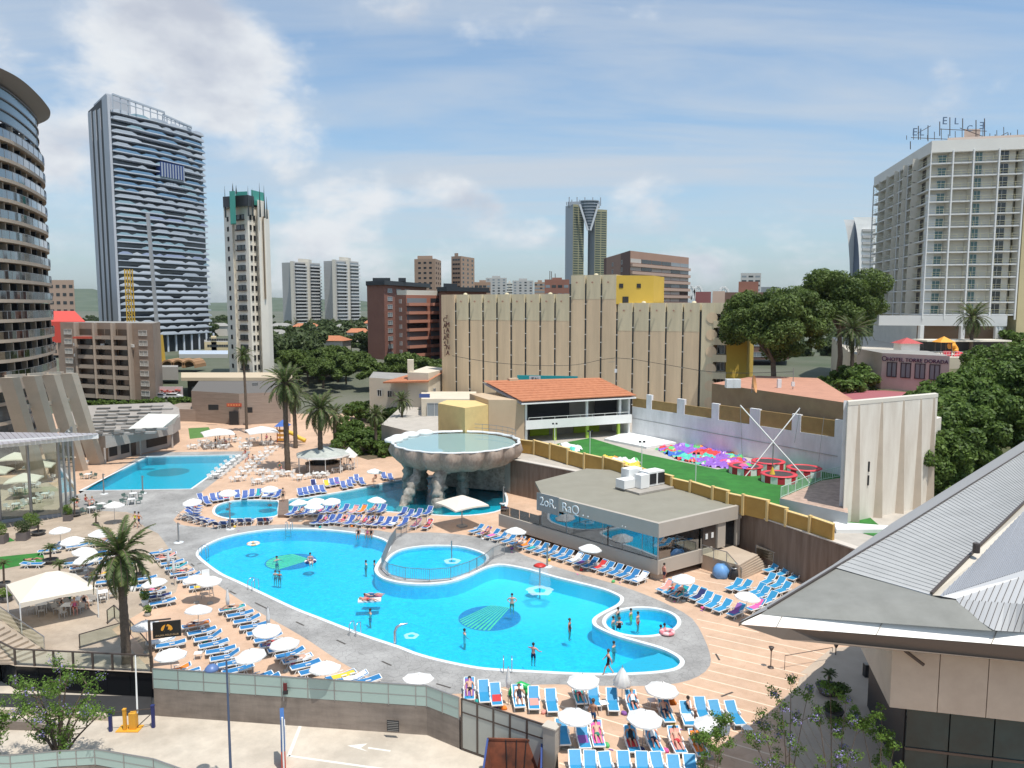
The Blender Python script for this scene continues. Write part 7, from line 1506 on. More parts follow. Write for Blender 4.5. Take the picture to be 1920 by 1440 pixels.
UM=[(112,990,'leftmost open umbrella, beside the bowl planters'),(187,998,'open umbrella partly behind the date palm crown'),(137,1011,'upper of the overlapping umbrellas left of palm'),(153,1032,'middle of the overlapping umbrellas left of palm'),(166,1046,'lowest of the overlapping umbrellas left of palm'),(294,1087,'umbrella over blue loungers just right of palm trunk'),(368,1139,'umbrella standing above the hanging club sign'),(273,1167,'umbrella directly behind the hanging club sign'),(319,1221,'umbrella below the hanging club sign'),(366,1082,'left of two touching umbrellas by the pool edge'),(392,1083,'right of two touching umbrellas by the pool edge'),(498,1172,'first umbrella down the outer diagonal row'),(535,1200,'second umbrella down the outer diagonal row, over red towel'),(475,1220,'umbrella between the two diagonal lounger rows'),(608,1246,'last umbrella of the diagonal row before glass wall'),(772,1279,'umbrella half hidden by the glass wall corner'),(213,946,'umbrella over table near the lap pool corner'),(363,939,'umbrella at left end of the oval pool'),(426,922,'umbrella on the far side of the oval pool'),(505,915,'umbrella at far right of the oval pool'),(562,942,'first umbrella along the lagoon by the footbridge'),(594,938,'second umbrella along the lagoon, rear of a pair'),(586,948,'third umbrella along the lagoon, front of a pair'),(623,938,'fourth umbrella along the lagoon edge'),(703,937,'lone umbrella before the rock columns'),(700,883,'umbrella on the far bank near the round bar'),(965,995,'umbrella at the far end below the restaurant'),(1104,1027,'umbrella at the middle of the restaurant overhang'),(1283,1079,'umbrella by the restaurant corner pier'),(1397,1113,'umbrella among loose loungers before the steps'),(1097,1267,'front row umbrella beside the walking woman'),(1238,1284,'front row umbrella above the orange parasol'),(1205,1336,'umbrella between the two front rows, middle one'),(1075,1335,'umbrella between the two front rows, near gate pillar'),(1332,1349,'rightmost scalloped umbrella near the curved steps')]
up=None
for i,(px,py,lab)in enumerate(UM):
 g=G(px,py,2.2);g.z=0;
 if up is None:up=umb_proto('white sun '+lab,g)
 else:d_=dup(up,(g.x,46.4,0)if px==772 else g,i*.37,('white '+lab),'open white sun umbrellas',scale=(1,1,.52)if px==772 else (1.0 if py>1060 else 1.08));d_.rotation_euler.x=math.radians(RNG.uniform(-7,7));d_.rotation_euler.y=math.radians(RNG.uniform(-5,5))
b=MB();b.lathe([(.05,2.4),(.16,1.6),(.13,1.15),(.03,1.1)],n=8,fr=lambda t,z:1+.35*math.sin(t*4));cc=b.mesh('closed_canopy',m_can);b=MB();b.cyl((0,0,0),(0,0,2.5),.022,None,6);pm_=b.mesh('pole',m_metal)
for px,py,lab in ((428,1160,'closed white umbrella at the top of the diagonal row'),(317,1080,'closed umbrella beside the grey paving corner'),(953,1322,'closed umbrella between front row loungers near the gate'),(327,1098,'folded umbrella leaning over the row by pool'),(504,1198,'slim folded umbrella before the first diagonal umbrella')):
 r=thing('closed_umbrella',lab,'umbrella',G(px,py));link('canopy',cc,r);link('pole',pm_,r)
r=thing('closed_umbrella','half-folded ribbed white umbrella in the front row','umbrella',G(1166,1320));b=MB();b.lathe([(.05,2.35),(.3,1.9),(.55,1.35),(.45,1.2)],n=24,fr=lambda t,z:1+.14*math.sin(t*8));b.obj('canopy',m_can,r);link('pole',pm_,r)
def parasol(name,label,cat,c,s,h,m,rz=0.2,dr=.9,pole=True):
 r=thing(name,label,cat,c,rz);b=MB();q=s/2;vs=[(0,0,h)];n=6;ring=[]
 for k in range(4):
  a=[(-q,-q),(q,-q),(q,q),(-q,q)][k];e=[(q,-q),(q,q),(-q,q),(-q,-q)][k]
  for j in range(n):f=j/n;ring.append((a[0]+(e[0]-a[0])*f,a[1]+(e[1]-a[1])*f,h-dr+.12*math.sin(f*math.pi)))
 mid=[(x*.5,y*.5,h-dr*.45)for x,y,z in ring];N_=len(ring);low=[(x*1.005,y*1.005,z-.16)for x,y,z in ring]
 b.add([(0,0,h)]+mid+ring+low,[(0,1+i,1+(i+1)%N_)for i in range(N_)]+[(1+i,1+N_+i,1+N_+(i+1)%N_,1+(i+1)%N_)for i in range(N_)]+[(1+N_+i,1+2*N_+i,1+2*N_+(i+1)%N_,1+N_+(i+1)%N_)for i in range(N_)]);b.obj('canopy',m,r)
 if pole:b=MB();b.cyl((0,0,0),(0,0,h),.07,None,8);b.obj('pole',m_metal,r);b=MB();b.box((0,0,.1),(.9,.9,.2));b.obj('base',m_conc,r)
 return r
g=G(866,938,3.0);g.z=0;parasol('square_parasol','large cream square parasol between lagoon and kids pool','parasol',g,4.3,3.6,m_canc,.62,1.0)
g=G(408,808,2.8);g.z=0;parasol('square_parasol','large white square parasol over tables, left of two','parasol',g,5.0,3.3,m_can,.5,.9)
g=G(490,804,2.8);g.z=0;parasol('square_parasol','large white square parasol over tables, right of two','parasol',g,5.0,3.3,m_can,.5,.9)
for i,(px,py)in enumerate(((28,855),(75,868),(122,850),(45,895),(-10,880))):g=G(px,py,2.6);g.z=0;parasol('square_parasol',['cream parasol seen through glass, upper left one','cream parasol seen through glass, middle one','cream parasol behind the third slanted pillar','cream parasol seen through glass, lowest one','cream parasol seen through glass at the frame edge'][i],'parasol',g,3.6,3.2,m_canc,.3,.9)
ga_,gb_,gc_=G(37,1131,2.4),G(182,1103,2.4),G(12,1096,2.4);gd_=gb_+(gc_-ga_);gd_.y-=.6
r=thing('gazebo','large cream fabric gazebo over terrace tables at left','gazebo',(ga_.x,ga_.y,0));o=r.location
cn=[ga_-o,gb_-o,gd_-o,gc_-o];ctr=sum(cn,Vector())/4;ctr.z=4.0;rg0,rg1=ctr.lerp(cn[0],.12),ctr.lerp(cn[1],.2);rg0.z=rg1.z=3.75
b=MB();b.add(cn+[rg0,rg1],[(0,1,5,4),(1,2,5),(2,3,4,5),(3,0,4)])
for i in range(4):
 a,e=cn[i],cn[(i+1)%4]
 for k in range(8):
  f0,f1=k/8,(k+1)/8;p,q=a.lerp(e,f0),a.lerp(e,f1);s0,s1=.18+.22*abs(abs(f0-.5)*2),.18+.22*abs(abs(f1-.5)*2);b.quad(p-Vector((0,0,s0)),q-Vector((0,0,s1)),q,p)
b.obj('canopy',m_canc,r)
for c in cn:b=MB();b.cyl((c.x,c.y,0),(c.x,c.y,2.4),.05,None,6);b.obj('post',m_fw,r)
def table_proto(label,loc):
 r=thing('cafe_table',label,'table',loc);b=MB();b.box((0,0,.72),(.85,.85,.04));t=b.obj('tabletop',m_fw,r);P_=[(t,[])]
 for x,y in ((-.35,-.35),(.35,-.35),(.35,.35),(-.35,.35)):b=MB();b.bar((x,y,0),(x,y,.7),.05);P_.append((b.obj('leg',m_fw,r),[]))
 return proto(r,P_)
def chair_proto(label,loc,m,g=None):
 r=thing('terrace_chair',label,'chair',loc,0,g);b=MB();b.box((0,0,.43),(.46,.44,.03));s=b.obj('seat',m,r);b=MB();b.bar((0,.22,.5),(0,.3,.86),.46,.03);k=b.obj('backrest',m,r);P_=[(s,[]),(k,[])]
 for x,y in ((-.2,-.2),(.2,-.2),(.2,.22),(-.2,.22)):b=MB();b.bar((x,y,0),(x,y,.43),.04);P_.append((b.obj('leg',m,r),[]))
 for x in (-.24,.24):b=MB();b.box((x,0,.64),(.04,.42,.03));P_.append((b.obj('armrest',m,r),[]))
 return proto(r,P_)
TB={'row along the lap pool edge':('the far end',[(457,868),(443,877),(430,886),(420,893),(410,900)]and [(446,863),(437,871),(428,878),(420,885),(412,892),(405,898)]),'second row beside the lap pool':('the far end',[(509,846),(500,854),(490,862),(482,869),(474,877),(465,884),(457,892),(446,903)]),'group in front of the round bar':('the left',[(484,908),(491,890),(507,902),(520,893),(540,893),(562,900),(592,896),(606,896),(630,886),(651,880)]),'group under the far white parasols':('the left',[(363,842),(382,833),(392,842),(403,837),(420,831),(419,842),(440,829),(461,837),(473,829),(461,843),(500,835)]),'terrace corner near the bowl planters':('the left',[(165,898),(172,962),(190,955),(250,935),(247,946)]),'tables under the cream gazebo':('the left',[(78,1148),(100,1140),(128,1150),(150,1138),(192,1125)]),'tables by the slanted pillars':('the left',[(35,925),(60,915),(85,902),(108,890),(130,882),(150,875),(60,945),(30,955),(85,935)])}
tp_=None;ch={}
for gi,(gn,(end,pts))in enumerate(TB.items()):
 cm='dark' if gi==5 else ('green' if gi==4 else 'white')
 for i,(px,py)in enumerate(pts):
  g=G(px,py,.0);lab=f'{ORD[i]} white table from {end}, {gn}';rz=.5 if gi in (0,1)else RNG.uniform(0,1.5)
  if tp_ is None:tp_=table_proto(lab,g);tp_.rotation_euler.z=rz;tp_['group']='white cafe tables'
  else:dup(tp_,g,rz,lab,'white cafe tables')
  for k in range(4 if gi in (3,5,2)else 3):
   a=rz+k*math.pi/2;c=g+Vector((math.cos(a),math.sin(a),0))*RNG.uniform(.66,.85);lb=f"{cm} chair {['right of', 'behind', 'left of', 'before'][k]} {ORD[i]} table, {gn}"
   if cm not in ch:ch[cm]=chair_proto(lb,c,{'white':m_fw,'dark':m_fw,'green':mat('green_chair',(.10,.16,.14),.5)}[cm]if cm!='dark' else mat('grey_chair',(.5,.48,.45),.5),'terrace chairs, '+gn);ch[cm].rotation_euler.z=a-math.pi/2
   else:dup(ch[cm],c,a-math.pi/2,lb,'terrace chairs, '+gn)
def bar():
 g=G(600,888);r=thing('round_bar','round poolside bar with grey conical canopy pierced by palms','bar',(g.x,g.y+2.2,0));m_=mat('bar_counter',(.33,.27,.22),.8,.2,1)
 b=MB();b.lathe([(2.55,0),(2.6,1.1),(2.75,1.12),(2.75,1.2),(2.2,1.2)],n=10,smooth=False);b.obj('counter',m_,r);b=MB();b.lathe([(1.5,0),(1.5,2.3)],n=10,smooth=False);b.obj('back_bar',m_dark,r)
 n=10;b=MB();b.lathe([(.05,3.7),(1.8,3.15),(3.9,2.62),(3.95,2.45)],n=n,smooth=False);c=b.obj('canopy',mat('grey_canvas',(.44,.46,.42),.8,.25,1.2),r)
 b=MB();b.lathe([(3.96,2.62),(4.02,2.36)],n=n,smooth=False);b.obj('valance',m_can,c)
 for k in range(n):t=k/n*math.tau;b=MB();b.cyl((3.7*math.cos(t),3.7*math.sin(t),0),(3.7*math.cos(t),3.7*math.sin(t),2.5),.05,None,6);b.obj('post',m_fw,r)
 g2=G(655,880);r2=thing('peaked_tent','small white peaked tent beside the round bar','tent',g2);b=MB();b.add([(-1.1,-1.1,2.0),(1.1,-1.1,2.0),(1.1,1.1,2.0),(-1.1,1.1,2.0),(0,0,3.4)],[(0,1,4),(1,2,4),(2,3,4),(3,0,4)]);b.obj('canopy',m_can,r2)
 for x,y in ((-1,-1),(1,-1),(1,1),(-1,1)):b=MB();b.cyl((x,y,0),(x,y,2),.04,None,6);b.obj('post',m_fw,r2)
 g3=G(531,828);r3=thing('playhouse','small playground house with blue roof beside tall palms','playhouse',g3)
 for x,y in ((-.8,-.8),(.8,-.8),(.8,.8),(-.8,.8)):b=MB();b.bar((x,y,0),(x,y,3.0),.14);b.obj('post',mat('play_red',(.35,.07,.04),.6),r3)
 for z in (.5,1.3,2.1):b=MB();b.box((0,-.8,z),(1.6,.08,.45));b.obj('panel',mat('play_orange',(.60,.28,.04),.6),r3)
 b=MB();b.add([(-1.2,-1.2,2.9),(1.2,-1.2,2.9),(1.2,1.2,2.9),(-1.2,1.2,2.9),(0,0,4.0)],[(0,1,4),(1,2,4),(2,3,4),(3,0,4)]);b.obj('roof',mat('play_blue',(.04,.12,.40),.5),r3)
 b=MB();b.tube([(.8,0,1.8),(1.8,-.2,1.5),(3.0,-.5,.8),(4.2,-.7,.3)],.38,8);b.obj('slide',mat('play_yellow',(.70,.45,.04),.5),r3)
bar()
rn=random.Random(77);rock=MB();rock.lathe([(.02,.5),(.5,.42),(.8,.1),(.75,-.1)],n=8,fr=lambda t,z:1+.2*math.sin(t*3+z*5));rk_me=rock.mesh('rock',mat('pale_rock',(.55,.45,.33),.9,.3,2))
for i in range(34):q=G(rn.uniform(668,745),rn.uniform(798,828));o_=link('rock',rk_me,None,q,rn.random()*6,label='pale rock among the shrubs behind the round bar',category='rock',group='pale rocks behind the bar');s=rn.uniform(.7,1.8);o_.scale=(s,s,s*rn.uniform(.6,1.2))
fp=[G(*p)for p in [(800,984),(762,1000),(742,1012),(731,1028),(716,1066)]];bar_fence('pool_fence','grey barred fence left of the kids pool','fence',fp,0.06,1.1,m_metal,.16)
fk=[G(*p)for p in [(716,1068),(728,1080),(760,1088),(805,1091),(845,1088),(880,1076),(908,1062),(925,1048),(946,1040)]];bar_fence('pool_fence','grey barred fence curving round the near side of kids pool','fence',fk,0.06,1.1,m_metal,.16)
for px,y0,y1,lab in ((335,980,1017,'grey shower post left of the main pool'),(195,888,926,'shower post at near left corner of lap pool'),(268,892,925,'shower post at near edge of lap pool'),(432,942,992,'shower post before the oval pool'),(1026,1020,1062,'shower post by the restaurant loungers'),(944,912,944,'thin signpost beside the parasol and restaurant')):
 g=G(px,y1);h=Zof(y0,g.y);r=thing('shower_post',lab,'shower',g);b=MB();b.cyl((0,0,0),(0,0,h),.09,.08,8);b.obj('post',m_metal,r);b=MB();b.bar((0,0,h-.1),(.25,-.1,h-.12),.08);b.obj('shower_head',m_metal,r);b=MB();b.lathe([(.5,0),(.5,.03),(.02,.04)],n=12);b.obj('drain_base',m_cop,r)
g=G(741,1207);r=thing('water_spout','curved grey water spout arching over the main pool edge','water spout',g);h=Zof(1174,g.y);b=MB();b.tube([(0,0,0),(0,0,h*.7),(.12,.1,h*.9),(.4,.25,h),(.85,.45,h)],[.12,.11,.11,.1,.06],8);b.obj('spout',m_steel,r)
m_foam=mat('foam',(.75,.90,.94),.5,alpha=.4)
def foam(px,py,rr,lab):
 g=G(px,py,-.1);b=MB();b.lathe([(rr,0),(rr*.85,.05),(rr*.6,.03),(rr*.45,.0)],n=36,fr=lambda t,z:1+.08*math.sin(t*5)+.05*math.sin(t*11));b.obj('splash',m_foam,label=lab,category='splash').location=g
foam(771,1192,.55,'white splash below the curved spout');foam(1012,1107,1.15,'ring of splash under the red mushroom fountain');foam(848,1052,.8,'splash ring round the kids pool spray post')
g=G(1012,1106,-.5);g.z=-1.3;r=thing('mushroom_fountain','red disc mushroom fountain standing in shallow pool water','fountain',g);h=Zof(1060,g.y)+1.3;b=MB();b.cyl((0,0,0),(0,0,h),.07,None,8);b.obj('stem',m_metal,r);b=MB();b.lathe([(.02,h+.16),(.35,h+.12),(.58,h-.02),(.5,h-.08),(.02,h-.02)],n=20);b.obj('cap',mat('fountain_red',(.55,.03,.02),.4),r)
w=MB();w.lathe([(.56,0),(.9,-1.0),(1.0,-h+1.3)],n=24);f=w.obj('water_veil',mat('veil_water',(.9,.95,1),.5,alpha=.1),r);f.location=(0,0,h)
g=G(847,1052,-.4);g.z=-.4;r=thing('spray_post','thin spray post in the kids pool','fountain',g);b=MB();b.cyl((0,0,0),(0,0,Zof(1014,g.y)+.4),.06,None,8);b.obj('post',m_metal,r)
lad=MB()
for x in (-.28,.28):lad.tube([(x,-.5,0),(x,-.5,.75),(x,-.2,.95),(x,.15,.85),(x,.2,.3),(x,.2,-.9)],.035,6)
lt=lad.mesh('handrail',m_steel);ls=MB();ls.bar((-.28,.2,-.3),(.28,.2,-.3),.08);ls.bar((-.28,.2,-.6),(.28,.2,-.6),.08);lsm=ls.mesh('rung',m_steel)
for px,py,a,lab in ((952,1254,0,'steel pool ladder at the near edge by the front loungers'),(541,995,math.pi,'steel pool ladder at the far edge of main pool'),(478,1103,-.6,'steel pool ladder on the left edge near loungers'),(668,1187,-.35,'steel pool ladder on the near left edge'),(385,1040,-1.6,'steel pool ladder at the left tip')):
 r=thing('pool_ladder',lab,'ladder',G(px,py,.06),a);link('handrail',lt,r);link('rung',lsm,r)
g=G(388,1118);r=thing('lifeguard_chair','tall metal lifeguard chair beside the pool loungers','lifeguard chair',g,.5)
for x,y in ((-.4,-.4),(.4,-.4),(.4,.4),(-.4,.4)):b=MB();b.cyl((x*1.25,y*1.25,0),(x*.7,y*.7,1.7),.03,None,6);b.obj('leg',m_steel,r)
b=MB();b.box((0,0,1.7),(.6,.6,.05));b.obj('seat',m_fw,r);b=MB();b.box((0,.28,2.0),(.6,.04,.5));b.obj('backrest',m_fw,r);b=MB()
for k in range(4):b.bar((-.4,-.48+k*.04,.35+k*.35),(.4,-.48+k*.04,.35+k*.35),.04)
b.obj('ladder',m_steel,r)
def ring(px,py,R_,r_,mA,mB,lab,z=-.08,name='swim_ring'):
 b=MB();n,k=24,8;vs=[]
 for i in range(n):
  t=i/n*math.tau
  for j in range(k):u=j/k*math.tau;q=R_+r_*math.cos(u);vs.append((q*math.cos(t),q*math.sin(t),r_*math.sin(u)*.8+r_*.5))
 b.add(vs,[(i*k+j,((i+1)%n)*k+j,((i+1)%n)*k+(j+1)%k,i*k+(j+1)%k)for i in range(n)for j in range(k)],0,True)
 for f in range(n*k):b.m[f]=1 if (f//k//3)%2 else 0
 o=b.obj(name,[mA,mB],label=lab,category='swim ring');o.location=G(px,py,z);return o
m_pk=mat('ring_pink',(.75,.22,.25),.4);ring(475,1021,.5,.17,mat('ring_peach',(.75,.45,.25),.4),m_white,'peach and white swim ring floating near the far pool end');ring(1251,1187,.42,.17,m_pk,mat('ring_pale_pink',(.8,.5,.5),.4),'pink swim ring lying on the hot tub edge',.08);ring(582,1054,.42,.16,m_white,tow_mats[7],'striped swim ring with bather over the far mosaic')
b=MB();b.box((0,0,.02),(1.9,.75,.14));o_=b.obj('air_mattress',m_white,label='white air mattress floating in the pool centre left',category='air mattress');o_.location=G(693,1126,-.1);o_.rotation_euler=(0,0,.15)
for v_ in (-1,):b=MB();b.box((0,0,.02),(1.5,.6,.14));o_=b.obj('air_mattress',m_pk,label='pink striped air mattress beside the white one',category='air mattress');o_.location=G(700,1117,-.1)
# PEOPLE
m_skin=[mat('skin_light',(.55,.33,.24),.6),mat('skin_tan',(.42,.22,.14),.6),mat('skin_red',(.55,.25,.19),.6)]
m_hair=[mat('hair_dark',(.02,.015,.012),.7),mat('hair_brown',(.09,.05,.025),.7),mat('hair_fair',(.35,.24,.12),.7)]
def body_mesh(pose):
 """one continuous skinned figure; facing -Y, origin at the feet (or seat)"""
 J={'pel':(0,0,.95),'wst':(0,.01,1.10),'chs':(0,.0,1.30),'nck':(0,.01,1.47),'hb':(0,-.01,1.56),'hd':(0,-.02,1.66),'ht':(0,-.01,1.72),'shL':(.19,.01,1.40),'shR':(-.19,.01,1.40),'elL':(.26,.03,1.12),'elR':(-.26,.03,1.12),'wrL':(.28,-.05,.88),'wrR':(-.28,-.05,.88),'haL':(.28,-.09,.80),'haR':(-.28,-.09,.80),'hpL':(.10,0,.90),'hpR':(-.10,0,.90),'knL':(.11,-.02,.49),'knR':(-.11,-.02,.49),'anL':(.11,.03,.08),'anR':(-.11,.03,.08),'toL':(.12,-.13,.03),'toR':(-.12,-.13,.03)}
 if pose=='hips':J.update(elL=(.40,.06,1.18),elR=(-.40,.06,1.18),wrL=(.18,-.06,1.04),wrR=(-.18,-.06,1.04),haL=(.14,-.08,1.02),haR=(-.14,-.08,1.02))
 if pose=='reach':J.update(elL=(.38,-.16,1.28),wrL=(.50,-.36,1.22),haL=(.56,-.42,1.20),elR=(-.40,.02,1.24),wrR=(-.52,-.14,1.14),haR=(-.57,-.2,1.12))
 if pose=='walk':J.update(knL=(.10,-.22,.52),anL=(.10,-.30,.11),toL=(.10,-.45,.05),knR=(-.10,.10,.48),anR=(-.10,.38,.12),toR=(-.10,.28,.03),elL=(.25,.18,1.14),wrL=(.26,.22,.90),haL=(.26,.2,.82),elR=(-.26,-.12,1.14),wrR=(-.25,-.3,.96),haR=(-.25,-.36,.90))
 if pose=='sit':
  for k,v in list(J.items()):
   if k[:2]not in ('hp','kn','an','to'):J[k]=(v[0],v[1]+.02,v[2]-.85)
  J.update(pel=(0,0,.12),hpL=(.10,-.06,.09),hpR=(-.10,-.06,.09),knL=(.13,-.45,.12),knR=(-.13,-.45,.12),anL=(.12,-.50,-.30),anR=(-.12,-.50,-.30),toL=(.12,-.64,-.36),toR=(-.12,-.64,-.36),wrL=(.18,-.26,.18),wrR=(-.18,-.26,.18),haL=(.15,-.34,.17),haR=(-.15,-.34,.17),elL=(.27,-.04,.30),elR=(-.27,-.04,.30))
 if pose in ('lie','recline'):
  a=0 if pose=='lie' else math.radians(38);ca,sa=math.cos(a),math.sin(a)
  def L_(x,d,o=.12):return (x,d*ca+.0-o*sa*0,.12+d*sa)
  J.update(pel=(0,0,.12),hpL=(.10,-.06,.11),hpR=(-.10,-.06,.11),wst=L_(0,.16),chs=L_(0,.36),nck=L_(0,.54),hb=L_(0,.62),hd=L_(0,.71),ht=L_(0,.78),shL=L_(.19,.47),shR=L_(-.19,.47),elL=L_(.30,.22),elR=L_(-.30,.22),wrL=(.27,.02,.12),wrR=(-.27,.02,.12),haL=(.24,-.07,.12),haR=(-.24,-.07,.12),knL=(.13,-.47,.17),knR=(-.14,-.45,.30),anL=(.14,-.88,.10),anR=(-.13,-.80,.09),toL=(.15,-.95,.18),toR=(-.14,-.90,.15))
 E=[('pel','wst'),('wst','chs'),('chs','nck'),('nck','hb'),('hb','hd'),('hd','ht'),('chs','shL'),('chs','shR'),('shL','elL'),('shR','elR'),('elL','wrL'),('elR','wrR'),('wrL','haL'),('wrR','haR'),('pel','hpL'),('pel','hpR'),('hpL','knL'),('hpR','knR'),('knL','anL'),('knR','anR'),('anL','toL'),('anR','toR')]
 Rd={'pel':(.15,.11),'wst':(.125,.095),'chs':(.16,.11),'nck':(.055,.055),'hb':(.07,.08),'hd':(.085,.10),'ht':(.06,.07),'sh':(.062,.062),'el':(.042,.042),'wr':(.03,.03),'ha':(.04,.022),'hp':(.095,.10),'kn':(.06,.06),'an':(.04,.04),'to':(.035,.025)}
 K=list(J);me=bpy.data.meshes.new('body');me.from_pydata([J[k]for k in K],[(K.index(a),K.index(b))for a,b in E],[]);ob=bpy.data.objects.new('body',me);COL.objects.link(ob)
 md=ob.modifiers.new('s','SKIN');md.use_smooth_shade=True;sk=me.skin_vertices[0]if me.skin_vertices else None
 if sk is None:bpy.context.view_layer.objects.active=ob;me.update()
 lay=me.skin_vertices[0].data
 for i,k in enumerate(K):
  r=Rd.get(k)or Rd[k[:2]];lay[i].radius=r;lay[i].use_root=(k=='pel')
 ob.modifiers.new('u','SUBSURF').levels=1
 bpy.context.view_layer.update();ev=ob.evaluated_get(bpy.context.evaluated_depsgraph_get());m2=bpy.data.meshes.new_from_object(ev);bpy.data.objects.remove(ob)
 Jv={k:Vector(v)for k,v in J.items()};cl=[]
 for p in m2.polygons:
  c=p.center;best=min(K,key=lambda k:(Jv[k]-c).length*(1.25 if k=='chs' else 1))
  t=0
  if best in ('pel','hpL','hpR')or (best in ('knL','knR')and min((c-Jv['hpL']).length,(c-Jv['hpR']).length)<.26):t=1
  elif best in ('chs','wst'):t=2
  cl.append(t)
 m2.materials.clear();m2.polygons.foreach_set('use_smooth',[True]*len(cl));m2['cl']=cl
 hc=Jv['hd'].lerp(Jv['ht'],.5);dr=(Jv['ht']-Jv['hb']).normalized();hb=MB();hb.lathe([(.02,.11),(.075,.085),(.105,.03),(.108,-.03),(.09,-.07)],n=10)
 q=dr.to_track_quat('Z','Y').to_matrix().to_4x4();hm=hb.mesh('hair',m_hair[0]);bk=Vector((0,.025,0))if pose not in ('lie','recline')else Vector((0,0,-.01));hm.transform(Matrix.Translation(hc+bk)@q);return m2,hm
BM={p:body_mesh(p)for p in ('stand','hips','reach','walk','sit','lie','recline')}
cloth={n:mat('cloth_'+n,c,.8)for n,c in dict(black=(.012,.012,.015),blue=(.02,.09,.22),red=(.45,.03,.04),green=(.03,.18,.12),white=(.7,.7,.7),orange=(.75,.22,.03),yellow=(.65,.72,.05),grey=(.15,.15,.17),pink=(.6,.12,.25),navy=(.015,.02,.06)).items()}
PM={}
def person(pose,loc,rz,label,skin=0,bottom='blue',top=None,hair=0,sc=1.0):
 key=(pose,skin,bottom,top)
 if key not in PM:
  m=BM[pose][0].copy();m.materials.append(m_skin[skin]);m.materials.append(cloth[bottom]);m.materials.append(cloth[top]if top else m_skin[skin]);m.polygons.foreach_set('material_index',list(m['cl']));m.update();PM[key]=m
 hk=(pose,'h',hair)
 if hk not in PM:h=BM[pose][1].copy();h.materials.clear();h.materials.append(m_hair[hair]);PM[hk]=h
 r=thing('person',label,'person',loc,rz);r.scale=(sc,)*3;link('body',PM[key],r);link('hair',PM[hk],r);return r
def pp_(px,py,z=0.0):return G(px,py,z)
def inw(px,py,dep=1.3,wz=-.12):g=G(px,py,wz);g.z=-dep;return g
person('hips',inw(960,1138,.75),0,'man with hands on hips standing waist-deep by the striped mosaic',0,'green')
person('stand',inw(1068,1184,.85),1.2,'bather in dark swimsuit standing alone in the right part of pool',1,'black','black',1)
person('reach',inw(1000,1233,.8),math.pi-.4,'man seen from behind wading with arms spread near the ladder',2,'navy')
person('reach',inw(871,1188,1.5),2,'dark-haired swimmer below the striped mosaic',0,'white','white');person('reach',inw(694,1150,1.5),-1,'swimmer in the middle of the pool below the air mattress',0,'blue')
person('stand',inw(1151,1212,1.5),1,'swimmer at the right near the pool steps',0,'black',None,0);person('reach',inw(519,1050,1.5),.8,'swimmer on the far mosaic, left one',0,'navy');person('stand',inw(516,1078,1.2),0,'left of two children bathing below the far mosaic',0,'navy',None,0,.85);person('stand',inw(524,1079,1.2),0,'right of two children bathing below the far mosaic',1,'red','red',1,.85)
person('sit',G(582,1054,0),.4,'bather sitting in the striped swim ring',0,'navy');person('stand',inw(686,1058,1.5),-1,'left of two bathers near the curved kids pool wall',0,'navy');person('stand',inw(702,1058,1.5),-1.3,'right of two bathers near the curved kids pool wall',1,'black','black')
person('lie',(*G(690,1126)[:2],.0),1.2,'bather lying on the white air mattress',2,'red',None,2);person('lie',(*G(700,1117)[:2],.0),1.5,'bather in blue lying on the pink air mattress',0,'blue','blue',1)
for px,py,pz,lab,bt_,tp2,dp in ((1159,1152,'stand','bather at far left inside the round hot tub','black','black',1.3),(1183,1153,'stand','child in yellow at the back of the hot tub','yellow','yellow',1.35),(1196,1170,'stand','boy standing in the middle of the hot tub splash','red',None,.9),(1150,1168,'stand','bather nearest the left rim of the hot tub','navy',None,1.35),(1239,1182,'stand','swimmer beside the pink ring, left one','black',None,1.45),(1246,1179,'stand','swimmer beside the pink ring, right one','navy','navy',1.45)):person(pz,inw(px,py,dp),1,lab,0,bt_,tp2)
person('sit',(*G(1161,1180)[:2],.05),math.pi,'woman in black swimsuit sitting on the hot tub rim',0,'black','black',1)
for i,px in enumerate((672,689,696)):person('sit',(*G(px,1004)[:2],.06),0,f'{["left", "middle", "right"][i]} of three bathers sitting on the far pool edge',1,'black','black' if i!=1 else 'pink')
person('walk',pp_(1140,1265),-1.57,'woman in black swimsuit walking along the near pool edge',0,'black','black',1)
person('stand',pp_(1112,1366),2.6,'man with bare chest and dark blue shorts beside gate pillar umbrella',1,'blue',None,1,1.03)
person('walk',pp_(254,988),-.4,'worker in a yellow high-visibility shirt behind the date palm',0,'navy','yellow');person('walk',pp_(261,989),-.4,'worker in an orange shirt behind the date palm',0,'navy','orange')
person('stand',pp_(531,941,.3),0,'person standing at the far end of the footbridge',1,'black',None);person('stand',pp_(1245,1092),2,'bather standing at the restaurant corner pier',2,'navy')
person('walk',pp_(657,872),1.5,'dark-clothed waiter standing under the small white tent',0,'black','black');person('stand',pp_(640,871),0,'dark-clothed person beside the round bar, left of tent',0,'black','black')
person('sit',(*G(1290,1345)[:2],.42),math.pi*.5,'long-haired woman in black sitting sideways on a front row lounger',0,'black','black')
def sitter(px,py,lab,i,rz=None):g=G(px,py,.45);person('sit',(g.x,g.y,.42),RNG.uniform(0,6)if rz is None else rz,lab,i%3,['black','navy','red','grey','green'][i%5],['black','red','white',None,'green','pink'][i%6],i%3)
